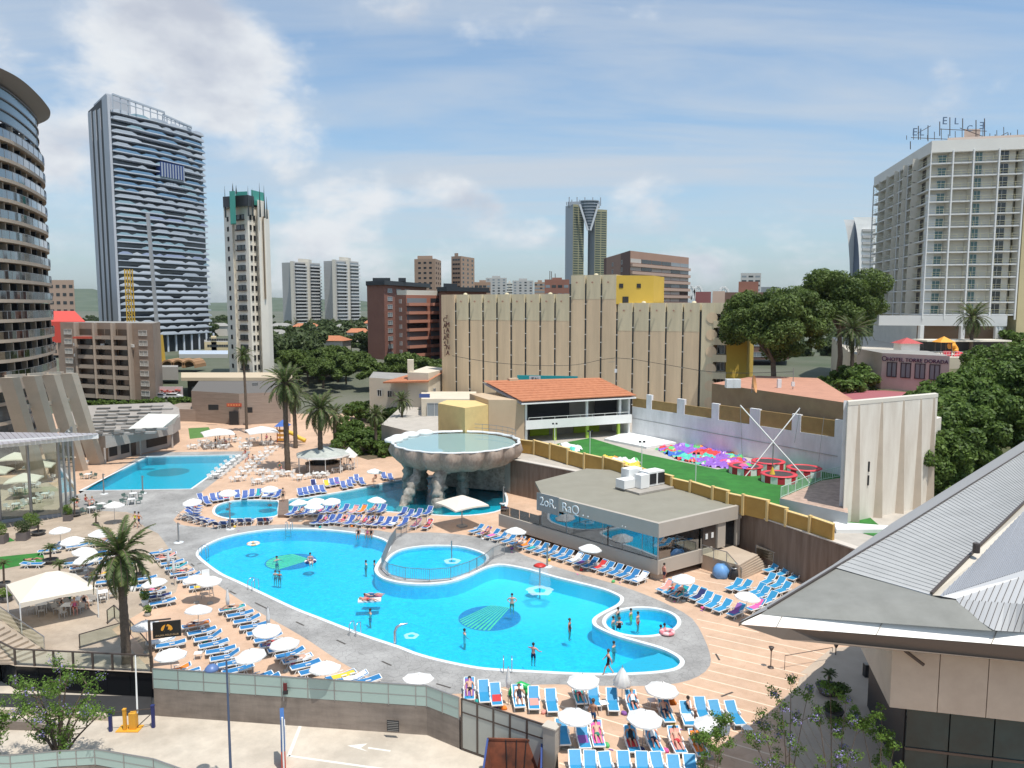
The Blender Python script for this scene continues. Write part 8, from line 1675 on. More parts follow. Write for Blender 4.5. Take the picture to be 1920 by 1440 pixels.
SL=[(404,828,'first diner under the left white parasol'),(412,826,'second diner under the left white parasol'),(421,828,'third diner under the left white parasol'),(431,825,'fourth diner under the left white parasol'),(442,823,'diner between the two white parasols'),(500,822,'first diner under the right white parasol'),(508,827,'diner in green under the right white parasol'),(460,850,'diner in red near the lap pool tables, upper'),(466,861,'left of two diners near the lap pool tables'),(474,862,'right of two diners near the lap pool tables'),(524,876,'guest in pink sitting by the tall palm trunk'),(528,882,'guest in dark top sitting by the tall palm trunk'),(145,943,'guest at the terrace corner table, leftmost'),(161,940,'guest at the terrace corner table, middle'),(173,944,'guest at the terrace corner table, rightmost'),(113,1130,'guest in black under the cream gazebo'),(130,1125,'guest at the back table under the gazebo'),(140,1140,'guest at the front table under the gazebo'),(158,1130,'guest at the right table under the gazebo'),(705,897,'guest under the far bank umbrella')]
for i,(px,py,lab)in enumerate(SL):sitter(px,py,lab,i)
LP_=[(880,1297,'bather with white hat on the first front lounger'),(974,1312,'reader with crossed legs on a front row lounger'),(1086,1306,'dark-clad guest on lounger under front umbrella'),(1120,1383,'guest lying on the red towelled lounger behind pillar'),(1184,1390,'guest in black lying in the second row'),(1226,1391,'guest lying in the second row next to basket'),(1270,1395,'guest with raised legs on orange towel'),(1309,1399,'guest leaning on the last second row lounger'),(1188,1322,'guest lying under the middle umbrella'),(1247,1338,'guest in shade of the orange parasol')]
for i,(px,py,lab)in enumerate(LP_):g=G(px,py,.35);person('recline',(g.x,g.y+.18,.33),head(-.05,1),lab,i%3,['black','navy','red','green'][i%4],[None,'black','white'][i%3],i%3)
LQ=[(435,1141,'sunbather on the topmost lounger of outer diagonal row'),(516,1207,'sunbather on red towel under the second diagonal umbrella'),(368,1172,'pink-skinned sunbather right of the club sign'),(287,1108,'sunbather shaded by the umbrella right of the palm'),(311,1045,'dark-haired sunbather by the closed umbrella'),(343,1073,'sunbather near the two touching umbrellas'),(180,1078,'pink-skinned sunbather below the overlapping umbrellas'),(205,1014,'sunbather behind the palm crown'),(558,1236,'sunbather near the last diagonal umbrella'),(156,1063,'sunbather at the left of the overlapping umbrellas')]
for i,(px,py,lab)in enumerate(LQ):g=G(px,py,.35);person('lie',(g.x,g.y+.1,.31),hd1,lab,(i+1)%3,['black','red','navy','pink'][i%4],[None,'black'][i%2],i%3)
LM=[(562,962,'first'),(599,960,'second'),(627,957,'third'),(699,957,'fourth'),(607,978,'fifth'),(643,977,'sixth'),(669,978,'seventh'),(682,980,'eighth'),(696,980,'ninth'),(780,984,'tenth'),(802,986,'eleventh')]
for i,(px,py,w_)in enumerate(LM):g=G(px,py,.35);person('recline',(g.x+.05,g.y+.15,.33),head(.45,1),f'{w_} sunbather from the left on loungers between lagoon and main pool',i%3,['black','pink','navy','red'][i%4],[None,'pink','black'][i%3],i%3)
for i,(px,py,lab)in enumerate([(413,932,'sunbather in white on the far side of the oval pool'),(365,952,'sunbather at the left end of the oval pool'),(912,1000,'sunbather at the far end of the restaurant row'),(975,1018,'sunbather under the far restaurant umbrella'),(1262,1106,'sunbather in dark top right of the restaurant corner'),(1275,1113,'sunbather on the magenta towel by the restaurant corner')]):g=G(px,py,.35);person('recline',(g.x,g.y+.1,.33),head(.6,.8)if px>800 else head(-.5,1),lab,i%3,['white','red','black'][i%3],None,i%3)
r_=person('lie',(*G(62,1057)[:2],.32),1.7,'tanned sunbather on a lounger at the left lawn',1,'black');lrow('on the left lawn edge','the left',[(62,1057)],head(-.9,-.1),8,'b',())
# PLAYGROUND, STREET AND SMALL THINGS
m_rb=mat('trampoline_red',(.50,.03,.05),.6);m_mesh=mat('trampoline_mesh',(.06,.05,.05),.8)
for i,(px,py,lab)in enumerate([(1460,898,'nearest of the four red and white trampolines'),(1398,882,'leftmost trampoline with deflated inflatables piled on it'),(1440,873,'rearmost trampoline behind the crossed poles'),(1507,886,'rightmost of the four trampolines')]):
 g=G(px,py+4,ZP);r=thing('trampoline',lab,'trampoline',g,0,'round red and white trampolines');n=16;R_=2.0
 for k in range(n):
  t0,t1=k/n*math.tau,(k+1)/n*math.tau;b=MB();b.quad((R_*math.cos(t0),R_*math.sin(t0),0),(R_*math.cos(t1),R_*math.sin(t1),0),(R_*math.cos(t1),R_*math.sin(t1),.8),(R_*math.cos(t0),R_*math.sin(t0),.8));b.obj('side_panel',m_rb if k%2 else m_fw,r)
 b=MB();b.lathe([(2.02,.8),(2.02,.88),(1.55,.9),(1.5,.8)],n=32);b.obj('padded_rim',mat('rim_red',(.65,.06,.08),.5),r);b=MB();b.poly([(1.55*math.cos(k/24*math.tau),1.55*math.sin(k/24*math.tau),.84)for k in range(24)]);b.obj('jump_mat',m_mesh,r)
r=thing('bungee_frame','tall white crossed-pole bungee frame over the trampolines','bungee frame',G(1450,885,ZP));o=r.location
for(a,az,c,cy)in (((1388,760),0,(1518,905),0),((1500,765),0,(1398,893),0),((1545,782),4,(1450,855),3)):
 p0=G(*c,ZP)-o;p1=V(*a,G(*c,ZP).y+(4 if a[0]==1388 else 1)+az)-o;b=MB();b.cyl(p0,p1,.075,None,8);b.obj('pole',m_fw,r)
b=MB();q=V(1450,832,86)-o;b.tube([q,(q.x,q.y,.2)],.06,6);b.obj('centre_mast',m_metal,r);b=MB();b.lathe([(.02,1.8),(.5,.3),(.55,.2)],(q.x,q.y,0),8);b.obj('yellow_cone',mat('cone_yellow',(.65,.45,.04),.6),r)
for a,c in (((1388,760),(1392,865)),((1500,765),(1490,830)),((1545,782),(1535,865))):b=MB();b.bar(V(*a,88)-o,V(*c,88)-o,.04);b.obj('rope',m_metal,r)
for px,y0,y1,lab in ((1040,795,834,'twin-headed floodlight pole nearest the playground house'),(1106,809,853,'second floodlight pole along the ochre parapet'),(1203,829,881,'third floodlight pole by the white platform'),(1304,851,909,'fourth floodlight pole, tallest in view near inflatables')):
 g=G(px,y1,ZP);h=Zof(y0,g.y)-ZP;r=thing('floodlight_pole',lab,'floodlight',g);b=MB();b.cyl((0,0,0),(0,0,h),.05,None,6);b.obj('pole',m_fw,r)
 for s in (-.25,.25):b=MB();b.box((s,0,h+.05),(.28,.16,.22));b.obj('lamp_head',m_dark,r)
rn=random.Random(9);cols_=[mat('vinyl_'+n,c,.35)for n,c in (('purple',(.28,.12,.50)),('aqua',(.10,.55,.42)),('red',(.65,.06,.05)),('pink',(.75,.12,.30)),('green',(.12,.50,.15)),('orange',(.8,.25,.04)),('white',(.7,.7,.7)),('blue',(.05,.15,.5)),('yellow',(.75,.55,.08)))]
def heap(lab,poly,ncl,pal,z=ZP,h=.35,name='deflated_castle'):
 r=thing(name,lab,'deflated inflatable',G(*poly[0],z));o=r.location;n=ncl
 P_=[G(*p,z)for p in poly];
 xs=[p.x for p in P_];ys=[p.y for p in P_];seeds=[(P_[rn.randrange(len(P_))].lerp(P_[rn.randrange(len(P_))],rn.random()),rn.randrange(len(pal)))for _ in range(n)];st=.32;nx,ny=int((max(xs)-min(xs))/st)+1,int((max(ys)-min(ys))/st)+1
 def ins(x,y):
  c=False;j=len(P_)-1
  for i in range(len(P_)):
   if (P_[i].y>y)!=(P_[j].y>y)and x<(P_[j].x-P_[i].x)*(y-P_[i].y)/(P_[j].y-P_[i].y)+P_[i].x:c=not c
   j=i
  return c
 from mathutils import noise as mn
 hh={};b=MB()
 def vz(i,j):
  x,y=min(xs)+i*st,min(ys)+j*st
  if (i,j)not in hh:q=mn.noise((x*.9,y*.9,3))+.6*mn.noise((x*2.7,y*2.7,1));hh[i,j]=(x+rn.uniform(-.1,.1)-o.x,y+rn.uniform(-.1,.1)-o.y,.03+h*max(0,.45+q*1.3)if ins(x,y)else .0)
  return hh[i,j]
 for i in range(nx):
  for j in range(ny):
   x,y=min(xs)+(i+.5)*st,min(ys)+(j+.5)*st
   if not ins(x,y):continue
   k=min(seeds,key=lambda s_:abs(s_[0].x-x)*.8+abs(s_[0].y-y)+rn.random()*.25)[1];b.add([vz(i,j),vz(i+1,j),vz(i+1,j+1),vz(i,j+1)],[(0,1,2,3)],k)
 b.obj('vinyl_pile',[cols_[k]for k in pal],r)
heap('large heap of purple, red and aqua deflated bouncy castle on turf',[(1228,842),(1262,835),(1310,838),(1370,848),(1400,862),(1385,880),(1330,876),(1270,862)],60,[0,0,2,0,3,1,2,4,3,1,7,5])
heap('small aqua deflated inflatable near the playground house',[(1048,835),(1080,836),(1094,842),(1080,848),(1055,842)],7,[1,7,1,6]);heap('white and orange deflated inflatable beside the ochre parapet',[(1128,855),(1160,858),(1200,866),(1200,875),(1160,874),(1130,866)],10,[8,6,6,5,4,6]);heap('pink and green vinyl scraps lying on the left trampoline',[(1385,872),(1405,868),(1412,876),(1395,879)],6,[3,0,4,3],ZP+.9,.2)
g=G(1351,1082);r=thing('covered_grill','object wrapped in light blue tarpaulin beside the restaurant steps','tarp bundle',g);b=MB();b.lathe([(.05,1.25),(.45,1.15),(.75,.7),(.7,.15),(.6,.02)],n=14,fr=lambda t,z:1+.12*math.sin(t*5+z*4));b.obj('tarpaulin',mat('tarp_blue',(.14,.32,.62),.5),r)
g=G(1377,1086);r=thing('waste_bag','black bulging rubbish bag next to the blue tarpaulin','rubbish bag',g);b=MB();b.lathe([(.1,1.05),(.28,.95),(.42,.5),(.35,.02)],n=12,fr=lambda t,z:1+.1*math.sin(t*4));b.obj('bag',m_dark,r);b=MB();b.lathe([(.3,1.0),(.34,1.06),(.28,1.1)],n=12);b.obj('rim',m_metal,r)
b=MB();b.add([(-.9,0,1.5),(.9,-.5,.1),(1.15,.3,.1),(-.6,.7,1.6),(.1,.25,1.25)],[(0,1,4),(1,2,4),(2,3,4),(3,0,4)]);
r=thing('tilted_parasol','tilted orange and yellow beach parasol in the front row','parasol',G(1247,1330));gore_canopy(.95,.0,.32,None).obj('canopy',tow_mats[6],r);r.children[0].location=(0,0,1.25);r.children[0].rotation_euler=(math.radians(-20),math.radians(48),.3);b=MB();b.cyl((.0,0,0),(0,0,1.3),.02,None,6);b.obj('pole',m_metal,r)
b=MB();b.tube([(-.75,0,.1),(-.5,.1,.5),(0,.1,.72),(.5,.1,.5),(.8,0,.15)],[.12,.22,.24,.22,.1],9);b.tube([(-.2,0,.5),(-.35,-.2,.2)],.12,7);b.tube([(.3,0,.5),(.45,-.2,.2)],.12,7);o_=b.obj('inflatable_toy',mat('toy_green',(.02,.42,.10),.35),label='bright green inflatable toy behind the front row loungers',category='inflatable toy',kind='thing');o_.location=G(977,1306)
for i,(px,py,lab)in enumerate([(1223,1325,'small white side table in the front row'),(1400,1378,'small white side table near the curved steps'),(372,1235,'white plastic stool between diagonal rows'),(1132,1330,'white side table by the front row umbrella'),(470,1256,'white side table under the middle diagonal umbrella')]):dup(tp_,G(px,py),.2,lab,'small white side tables',scale=(.6,.6,.6))
for px,y0,y1,lab,z in ((1445,1213,1252,'dark funnel-topped lamp on the striped deck',0),(1566,1207,1246,'dark funnel-topped lamp under the roof corner',0)):
 g=G(px,y1,z);h=Zof(y0,g.y)-z;r=thing('funnel_lamp',lab,'garden lamp',g);b=MB();b.cyl((0,0,0),(0,0,h-.25),.035,None,6);b.obj('stem',m_rail,r);b=MB();b.lathe([(.05,h-.3),(.19,h),(.02,h)],n=12);b.obj('lamp_head',m_rail,r);b=MB();b.lathe([(.22,0),(.2,.06),(.02,.07)],n=12);b.obj('base',m_rail,r)
r=thing('handrail','thin metal handrail at the edge of the striped deck','handrail',G(1471,1256));o=r.location;b=MB();p,q=G(1471,1256)-o,G(1560,1240)-o;b.tube([p,p+Vector((0,0,1.0)),q+Vector((0,0,1.0)),q],.025,6);b.obj('rail',m_rail,r)
g=G(1626,1268,PZ);b=MB();b.box((0,0,.4),(.45,.4,.8));b.box((0,0,.83),(.4,.35,.05),0,1);o_=b.obj('litter_bin',[m_dark,m_conc],label='square black litter bin beside the clipped potted shrub',category='litter bin');o_.location=g
def pot(px,py,z,rt,rb,h,m,lab,plant,name='potted_plant',**k):
 g=G(px,py,z);r=thing(name,lab,'potted plant',g);b=MB();b.lathe([(rb,0),(rt,h),(rt*.88,h),(rt*.85,h-.08),(.02,h-.08)],n=16);b.obj('pot',m,r);plant(r,h);return r
def bushp(R_,hh,n=900,m=None,size=.06):return lambda r,h:link('foliage',quad_mesh('foliage',leaves([(0,0,h+hh*.5)]+[(R_*.4*math.cos(a),R_*.4*math.sin(a),h+hh*(.3+.1*a))for a in range(5)],[(R_,R_,hh*.5)]+[(R_*.6,R_*.6,hh*.3)]*5,n,size,1,.6,3),m or m_broad),r)
def palmp(hh,L_,n=16):
 def f(r,h):
  b=MB();b.cyl((0,0,h-.1),(.05,0,h+hh),.09,.08,8);b.obj('trunk',m_bark,r);fm=frond_mesh(L_,12,m_palm2,.8,L_*.28,seed=4)
  for i in range(n):o=link('frond',fm,r,(.05,0,h+hh));o.rotation_euler=(0,-math.radians(50-60*i/n),i*2.4)
 return f
pot(1654,1282,PZ,.36,.26,.75,m_fw,'clipped dark shrub in tall white pot by stone wall',bushp(.55,1.75,2600,mat('topiary_green',(.02,.045,.015),.7)))
m_bowl=mat('dark_bowl',(.07,.065,.06),.6)
pot(1552,1300,PZ,.75,.5,.5,m_bowl,'dark bowl planter with small palm at the plaza edge',palmp(.7,.6));pot(1575,1305,PZ,.3,.25,.3,m_bowl,'bushy low plant beside the bowl planter',bushp(.6,.5,900));pot(1562,1345,PZ,.6,.4,.45,m_bowl,'second dark bowl planter by the curved steps',bushp(.5,.5,600))
m_box=mat('planter_box',(.14,.12,.115),.7)
def boxpl(px,py,w,h,lab,plant):g=G(px,py);r=thing('planter_box',lab,'planter',g,.1);b=MB();b.box((0,0,h/2),(w,w,h));b.box((0,0,h+.005),(w*.85,w*.85,.02),0,1);b.obj('box',[m_box,MATS['bed_soil']],r);plant(r,h)
boxpl(44,1012,1.0,.85,'dark square planter with leafy bush before the pavilion',bushp(.75,1.3,1500,m_olive));boxpl(128,976,.8,.7,'dark square planter with yellow-green shrub at pavilion corner',bushp(.5,1.2,1000,m_light));boxpl(3,1018,1.0,.9,'dark square planter at the left frame edge',bushp(.6,1.3,900,m_light));boxpl(60,990,1.0,.3,'green bush in low planter behind the square planter',bushp(.8,1.5,1500,m_light))
pot(72,1003,0,.75,.45,.4,m_bowl,'bowl planter with yucca left of the umbrellas',palmp(.8,.7));pot(95,1056,0,.7,.4,.4,m_bowl,'bowl planter with twin small palms by the lawn',palmp(1.0,.9,22));pot(140,968,0,.7,.4,.3,m_bowl,'bowl planter with leaning palm near the lap pool',palmp(1.5,.8));pot(112,1086,0,.6,.4,.4,m_bowl,'bowl planter partly behind the gazebo roof',palmp(.9,.9,20));pot(262,1083,0,.65,.4,.35,m_bowl,'bowl planter with two small palms right of palm trunk',palmp(1.2,.9,20));pot(8,1100,0,.5,.35,.4,m_bowl,'small palm in bowl at the left edge above steps',palmp(1.6,.8));pot(180,985,0,.3,.25,.3,m_bowl,'little palm in pot above the umbrellas',palmp(.8,.6));pot(12,1128,0,.5,.4,.5,m_bowl,'round yellow-green shrub at the left terrace edge',bushp(.6,.7,900,m_light));
pot(272,1135,0,.28,.22,.5,m_fw,'white pot with grassy plant by the loungers',bushp(.4,.8,600,m_light));pot(250,1108,0,.3,.24,.5,m_fw,'white pot beside the date palm trunk',bushp(.4,.8,600,m_light));pot(277,1155,0,.25,.2,.3,m_conc,'small pot just above the club sign',bushp(.3,.6,400,m_light));pot(760,783,.0,.4,.3,.6,m_conc,'round topiary in pot before the cream house',bushp(.5,.9,700))
sheet('turf_ground',[G(*p)for p in [(-40,1048),(80,1036),(84,1052),(0,1068),(-40,1072)]],[],.012,m_turf);sheet('turf_ground',[G(*p)for p in [(353,803),(391,801),(402,818),(356,823)]],[],.012,mat('turf_pale',(.09,.20,.045),.9,.2,1));sheet('turf_ground',[G(*p)for p in [(0,1000),(18,1008),(28,1014),(0,1020)]],[],.012,m_turf)
for k in range(8):
 z=.16*(k+1);b=MB();x0=88-k*11;pts=[G(x0,1226-k*2.5-2),G(x0-60,1246-k*1.0),Vector((-75,50.4,0)),Vector((-75,58,0)),G(x0-44,1192-k*3.2)]
 b.prism([(p.x,p.y)for p in pts],-.01,z);b.obj('terrace_step',m_beige,kind='structure')
rail_run('bronze glass railing sloping down beside the terrace steps',[G(-30,1142,1.1),G(84,1222,.1)],1.1,rails=m_steel)
rp_=[G(-60,1215),G(0,1232),G(29,1247),G(286,1260)]
r=thing('street_railing','long bronze street railing above the dark glass facade','railing',rp_[0]);o=r.location
for i in range(3):
 p,q=rp_[i]-o,rp_[i+1]-o;b=MB();b.bar((p.x,p.y,1.15),(q.x,q.y,1.15),.1,.08);b.obj('handrail',m_rail,r);L_=(q-p).length;n=max(1,round(L_/1.5))
 for k in range(n+(i==2)):s=p.lerp(q,k/n);b=MB();b.box((s.x,s.y,.55),(.12,.1,1.15));b.obj('post',m_rail,r)
 for k in range(n):s,t=p.lerp(q,(k+.05)/n),p.lerp(q,(k+.95)/n);b=MB();b.add([(s.x,s.y,.1),(t.x,t.y,.1),(t.x,t.y,1.08),(s.x,s.y,1.08)],[(0,1,2,3)]);b.obj('glass_panel',m_glass,r)
fc=thing('glass_facade','dark glazed street front below the terrace railing','facade',(rp_[1].x,rp_[1].y,-2.2));o=fc.location
seg_=[Vector((-60,rp_[0].y,0)),rp_[1],rp_[2],rp_[3]]
for i in range(3):
 p,q=seg_[i]-o,seg_[i+1]-o;n=2 if i<2 else 6
 for k in range(n):
  s,t=p.lerp(q,(k+.01)/n),p.lerp(q,(k+.99)/n);b=MB();b.prism([(s.x,s.y+.05),(t.x,t.y+.05),(t.x,t.y+.15),(s.x,s.y+.15)],.42,2.12);b.obj('glass_panel',m_dkglass,fc)
 b=MB();b.prism([(p.x,p.y),(q.x,q.y),(q.x,q.y+.3),(p.x,p.y+.3)],2.12,2.2);b.obj('slab_edge',m_conc,fc);b=MB();b.prism([(p.x,p.y),(q.x,q.y),(q.x,q.y+.3),(p.x,p.y+.3)],-.6,.42);b.obj('plinth',m_dark,fc)
b=MB();e=rp_[3]-o;w=wp[0]-o;b.prism([(e.x,e.y),(w.x,w.y),(w.x+.3,w.y+.3),(e.x+.3,e.y)],-.5,2.2);b.obj('side_wall',m_dark,fc)
rail_run('glass railing turning beside the stair right of palm',[G(150,1216),G(232,1192),G(236,1150)],1.05,rails=m_rail);rail_run('dark panelled railing below the club sign',[G(202,1170),G(215,1160),G(245,1190),G(285,1240)],1.1,rails=m_rail)
r=thing('hanging_sign','black hanging sign with orange circle logo on a square post','sign',G(284,1259));o=r.location;h=Zof(1163,o.y);b=MB();b.box((0,0,h/2),(.13,.13,h));b.obj('post',m_rail,r);dv=Vector((.96,.28,0)).normalized();b=MB();b.bar((0,0,h-.05),dv*1.35+Vector((0,0,h-.05)),.09);b.obj('arm',m_rail,r)
ang=math.atan2(dv.y,dv.x);c=dv*1.08;b=MB();b.box((c.x,c.y,h-.75),(1.75,.12,1.1),ang);bd=b.obj('board',mat('sign_black',(.008,.007,.006),.4),r);nv=Vector((dv.y,-dv.x,0));cc_=c+nv*.075
m_or=mat('logo_orange',(.75,.33,.03),.5);b=MB();u3=Vector((0,0,1));cz=h-.62;n=20
b.add([cc_+dv*(.36*math.cos(math.pi*k/n))+u3*(cz-.12+.36*math.sin(math.pi*k/n))for k in range(n+1)],[tuple(range(n+1))]);b.add([cc_+dv*(.36*math.cos(math.pi*k/n))+u3*(cz-.12-.12*math.sin(math.pi*k/n))for k in range(n+1)][::-1],[tuple(range(n+1))]);b.obj('logo',m_or,bd)
b=MB();p=cc_+nv*.01
b.add([p+dv*x+u3*(cz+y)for x,y in ((-.34,-.24),(-.12,-.2),(-.02,.12),(.04,.26),(-.06,.26),(-.12,.1),(-.2,-.12))],[tuple(range(7))]);b.add([p+dv*x+u3*(cz+y)for x,y in ((-.02,.1),(.1,.1),(.06,-.14),(.2,-.14),(.16,-.24),(-.14,-.24))],[tuple(range(6))]);b.obj('logo_figure',MATS['sign_black'],bd)
flip_text('CALIMA POLO CLUB',.155,mat('sign_text',(.45,.30,.16),.5),'sign_lettering',bd,face_M(cc_+u3*(h-1.17)+dv*0,dv),.01)
g=G(434,1500,ZR);g=Vector((X(434,39.5,ZR),39.5,ZR));r=thing('street_lamp','slim blue street lamp with domed head over the glass wall','street lamp',g);h=Zof(1237,g.y)-ZR;b=MB();b.cyl((0,0,0),(0,0,h),.085,.05,8);b.obj('pole',mat('lamp_blue',(.06,.09,.16),.5),r);b=MB();b.bar((0,0,h-.55),(-.62,0,h-.5),.05);b.obj('arm',MATS['lamp_blue'],r)
b=MB();b.lathe([(.02,.2),(.22,.14),(.36,-.02),(.38,-.12),(.3,-.14)],(-.8,0,h-.45),16);b.obj('lamp_head',mat('lamp_dome',(.10,.17,.36),.4),r)
g=Vector((X(530,41.5,0),41.5,ZR));r=thing('parking_totem','slanted blue over red parking totem seen edge-on','sign',g,math.radians(-72));h=Zof(1338,41.5)-ZR;b=MB();b.box((0,0,h-.95),(1.3,.22,1.9));b.obj('blue_panel',mat('totem_blue',(.05,.13,.32),.4),r);b=MB();b.box((0,0,(h-1.9)/2),(1.3,.24,h-1.92));b.obj('red_panel',mat('totem_red',(.50,.07,.04),.5),r);b=MB();b.box((.12,.13,h-1.1),(.8,.04,1.2));b.obj('white_symbol',m_fw,r);b=MB();b.cyl((.7,0,0),(.7,0,h+.15),.05,None,8);b.obj('pole',m_cop,r)
def skip():
 g=Vector((X(962,39.2,-1),39.0,ZR));r=thing('waste_skip','rusty orange-brown open skip with blue rims beside the gate','skip',g,-.05);m_ru=mat('rusty_steel',(.28,.085,.04),.8,.3,1,col2=(.07,.03,.02));m_bl=mat('skip_blue',(.04,.07,.22),.6);w,d,h=1.52,1.9,2.0
 T=[(-w,d,h),(w,d,h),(w,-d,h),(-w,-d,h)];B_=[(-w*.8,d*.8,.15),(w*.8,d*.8,.15),(w*.8,-d*.8,.15),(-w*.8,-d*.8,.15)]
 for i in range(4):j=(i+1)%4;b=MB();b.add([T[i],T[j],B_[j],B_[i]],[(0,1,2,3),(3,2,1,0)][:1]);b.obj('side',m_ru,r);b=MB();b.bar(T[i],T[j],.1,.12);b.obj('rim',m_bl if i!=0 else m_ru,r)
 b=MB();b.add(B_,[(0,1,2,3)]);b.obj('floor',m_ru,r)
 for x in (-.5,.1,.65):b=MB();b.bar((x,d-.03,h),(x*.8,d*.8-.03,.2),.05,.05);b.obj('rib',m_dark,r)
skip()
g=G(251,1367,ZR);r=thing('barrier_cabinet','yellow parking barrier cabinet with raised white boom','barrier',g);m_y2=mat('barrier_yellow',(.72,.36,.04),.5);b=MB();b.box((0,0,.55),(.42,.38,1.1));b.obj('cabinet',m_y2,r);b=MB();b.cyl((.22,.1,1.0),(.02,.6,4.5),.06,.04,8);b.obj('boom',m_fw,r);b=MB();b.box((-.25,0,.02),(1.4,.8,.08));b.obj('plinth',m_y2,r)
for px,py,hh,m_,lab in ((235,1370,1.35,m_y2,'thin yellow ticket post left of the barrier cabinet'),(208,1371,1.35,mat('post_navy',(.02,.03,.14),.5),'navy blue gate post left of the barrier'),(288,1364,1.4,MATS['post_navy']if 'post_navy' in MATS else None,'navy blue gate post at the wall corner')):g=G(px,py,ZR);b=MB();b.box((0,0,hh/2),(.17,.17,hh));b.box((0,0,hh+.04),(.2,.2,.08));o_=b.obj('gate_post',m_,label=lab,category='post');o_.location=g
r=thing('gate_bar','thin dark bar linking the two navy posts','bar',G(208,1371,ZR));q=G(288,1364,ZR)-r.location;b=MB();b.bar((0,0,1.2),(q.x,q.y,1.25),.05);b.bar((q.x*.6,q.y*.6,.1),(q.x,q.y,1.0),.05);b.obj('rail',m_rail,r)
def lw(lab,pts,h,m,th=.3):r=wall('low_wall',lab,'wall',[G(*p,ZR)for p in pts],ZR-.3,ZR+h,th,m)
lw('low brown street wall behind the jacaranda',[(-60,1366),(60,1370),(130,1386)],.55,m_wallgrey);lw('upper tan kerb wall along the dark facade',[(-60,1338),(60,1342),(205,1352)],.35,mat('tan_kerb',(.50,.42,.33),.85))
r=thing('parapet_wall','frosted glass topped parapet at the bottom left corner','wall',G(22,1440,ZR));o=r.location
pg=[G(-30,1462,ZR),G(22,1462,ZR),G(110,1454,ZR),G(180,1450,ZR),G(290,1470,ZR),G(370,1500,ZR)]
for i in range(5):glass_run(r,Vector((pg[i].x,pg[i].y,0)),Vector((pg[i+1].x,pg[i+1].y,0)),2,.5,.9,o);a,e=pg[i]-o,pg[i+1]-o;b=MB();b.prism([(a.x,a.y),(e.x,e.y),(e.x,e.y+.25),(a.x,a.y+.25)],-.3,.5);b.obj('wall_base',m_wallgrey,r)
r=thing('flag_pole','short pole with dark red and black cloth on the glass wall','pole',G(533,1310));b=MB();b.cyl((0,-.1,-.1),(0,-.1,1.2),.03,None,6);b.obj('pole',m_metal,r);b=MB();b.box((.12,-.14,.85),(.22,.1,.45));b.box((.14,-.16,.5),(.3,.1,.25),.2,1);b.obj('cloth',[mat('cloth_maroon',(.12,.02,.02),.9),m_dark],r)
def car(px,Yq,z,rz,m,lab):
 r=thing('parked_car',lab,'car',(X(px,Yq,z),Yq,z),rz);b=MB();pr=[(-2.1,.35),(-2.15,.75),(-1.6,.95),(-1.0,1.42),(.7,1.45),(1.35,1.0),(2.05,.85),(2.15,.4)]
 vs=[(x,y,zz)for y in (-.85,.85)for x,zz in pr];n=len(pr);b.add(vs,[tuple(range(n)),tuple(range(n,2*n))[::-1]]+[(i,n+i,n+(i+1)%n,(i+1)%n)for i in range(n)]);b.obj('body',m,r)
 b=MB();b.prism([(-1.35,-.87),(1.1,-.87),(1.1,.87),(-1.35,.87)],.98,1.36);w_=b.obj('window',m_win,r)
 for x in (-1.35,1.35):
  for y in (-.8,.8):b=MB();b.cyl((x,y-.1,.33),(x,y+.1,.33),.33,None,14,0,False);b.obj('wheel',m_dark,r)
m_cw2=mat('car_white',(.7,.7,.7),.25);m_cg=mat('car_grey',(.2,.22,.25),.25)
car(378,172,.1,.1,m_cw2,'white car parked by the stone reception building');car(300,188,1.5,.05,m_cg,'grey car parked before the painted wall, left one');car(325,188,1.5,.05,m_cw2,'white car parked before the painted wall, right one');car(458,190,1.5,.1,m_cw2,'white car behind the stone building roof');car(500,190,1.5,0,m_cg,'dark grey car beside the street cafe')
for px,lab in ((424,'small white parasol at the street cafe, left one'),(437,'small white parasol at the street cafe, right one')):parasol('street_parasol',lab,'parasol',(X(px,190,3),190,2.0),3.0,3.0,m_can,.2,.6)
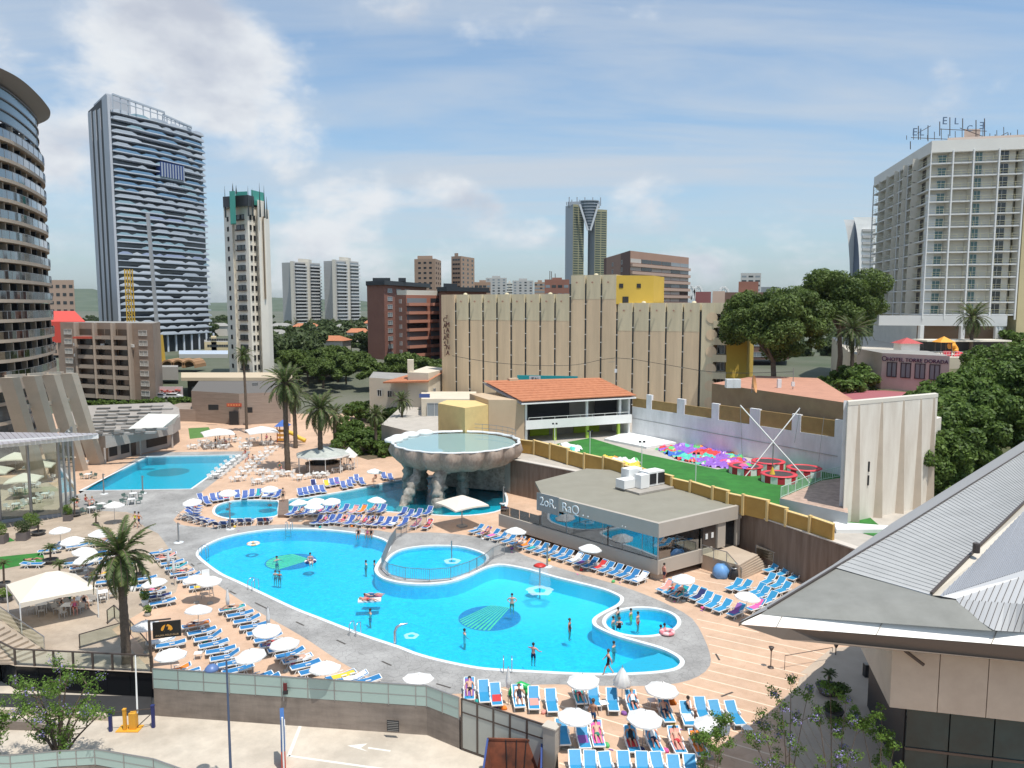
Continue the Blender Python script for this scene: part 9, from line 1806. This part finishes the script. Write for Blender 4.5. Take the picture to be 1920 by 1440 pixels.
sheet('asphalt_ramp',[G(*p,ZR)for p in [(-80,1290),(0,1300),(286,1306),(284,1340),(200,1344),(60,1333),(-80,1330)]],[],ZR+.004,mat('dark_asphalt',(.03,.03,.032),.9,.2,1))
if HAZE:
 hz_=MB();hz_.box((0,2600,130),(17000,5600,270));ho=hz_.obj('haze',mat('haze',(1,1,1)),kind='stuff');m=bpy.data.materials['haze'];N=m.node_tree.nodes;N.remove(N['Principled BSDF']);v=N.new('ShaderNodeVolumePrincipled');v.inputs['Color'].default_value=(.80,.88,1,1);v.inputs['Density'].default_value=HAZE;v.inputs['Anisotropy'].default_value=.3;m.node_tree.links.new(v.outputs[0],N['Material Output'].inputs['Volume'])
bag=MB();bag.lathe([(.02,0),(.15,.01),(.17,.1),(.13,.2),(.02,.21)],n=8,fr=lambda t,z:1+.25*math.cos(2*t));bag_me={}
rn=random.Random(31)
BG=[(452,1168),(520,1222),(400,1232),(548,1246),(385,1205),(296,1112),(330,1078),(905,1012),(960,1030),(1030,1052),(1090,1070),(1150,1092),(1262,1122),(1318,1142),(895,1318),(945,1330),(1020,1338),(1100,1330),(1170,1340),(1262,1362),(1310,1362),(1138,1400),(1203,1408),(1248,1410),(600,990),(660,988),(720,992),(160,1072),(225,1055),(440,989)]
for i,(px,py)in enumerate(BG):
 c=tow_mats[(i*3+1)%10];
 if c.name not in bag_me:bag_me[c.name]=bag.mesh('beach_bag',c)
 link('beach_bag',bag_me[c.name],None,G(px,py),rn.random()*6,label=f'small {TN[(i * 3 + 1) % 10]} beach bag on the paving, {ORD[i] if i < 30 else i} of those scattered by loungers',category='bag',group='beach bags among the loungers')
sl=MB();sl.box((-.07,0,.02),(.09,.26,.03));
for i in range(24):px,py=BG[(i*7)%30];m_=tow_mats[(i*5)%10];g=G(px+rn.uniform(-14,14),py+rn.uniform(-3,8));k_='slip'+m_.name;bag_me[k_]=bag_me.get(k_)or sl.mesh('sandal',m_);link('sandal',bag_me[k_],None,g,rn.random()*6,label='single flip-flop lying on the paving among the loungers',category='sandal',group='flip-flops among the loungers')
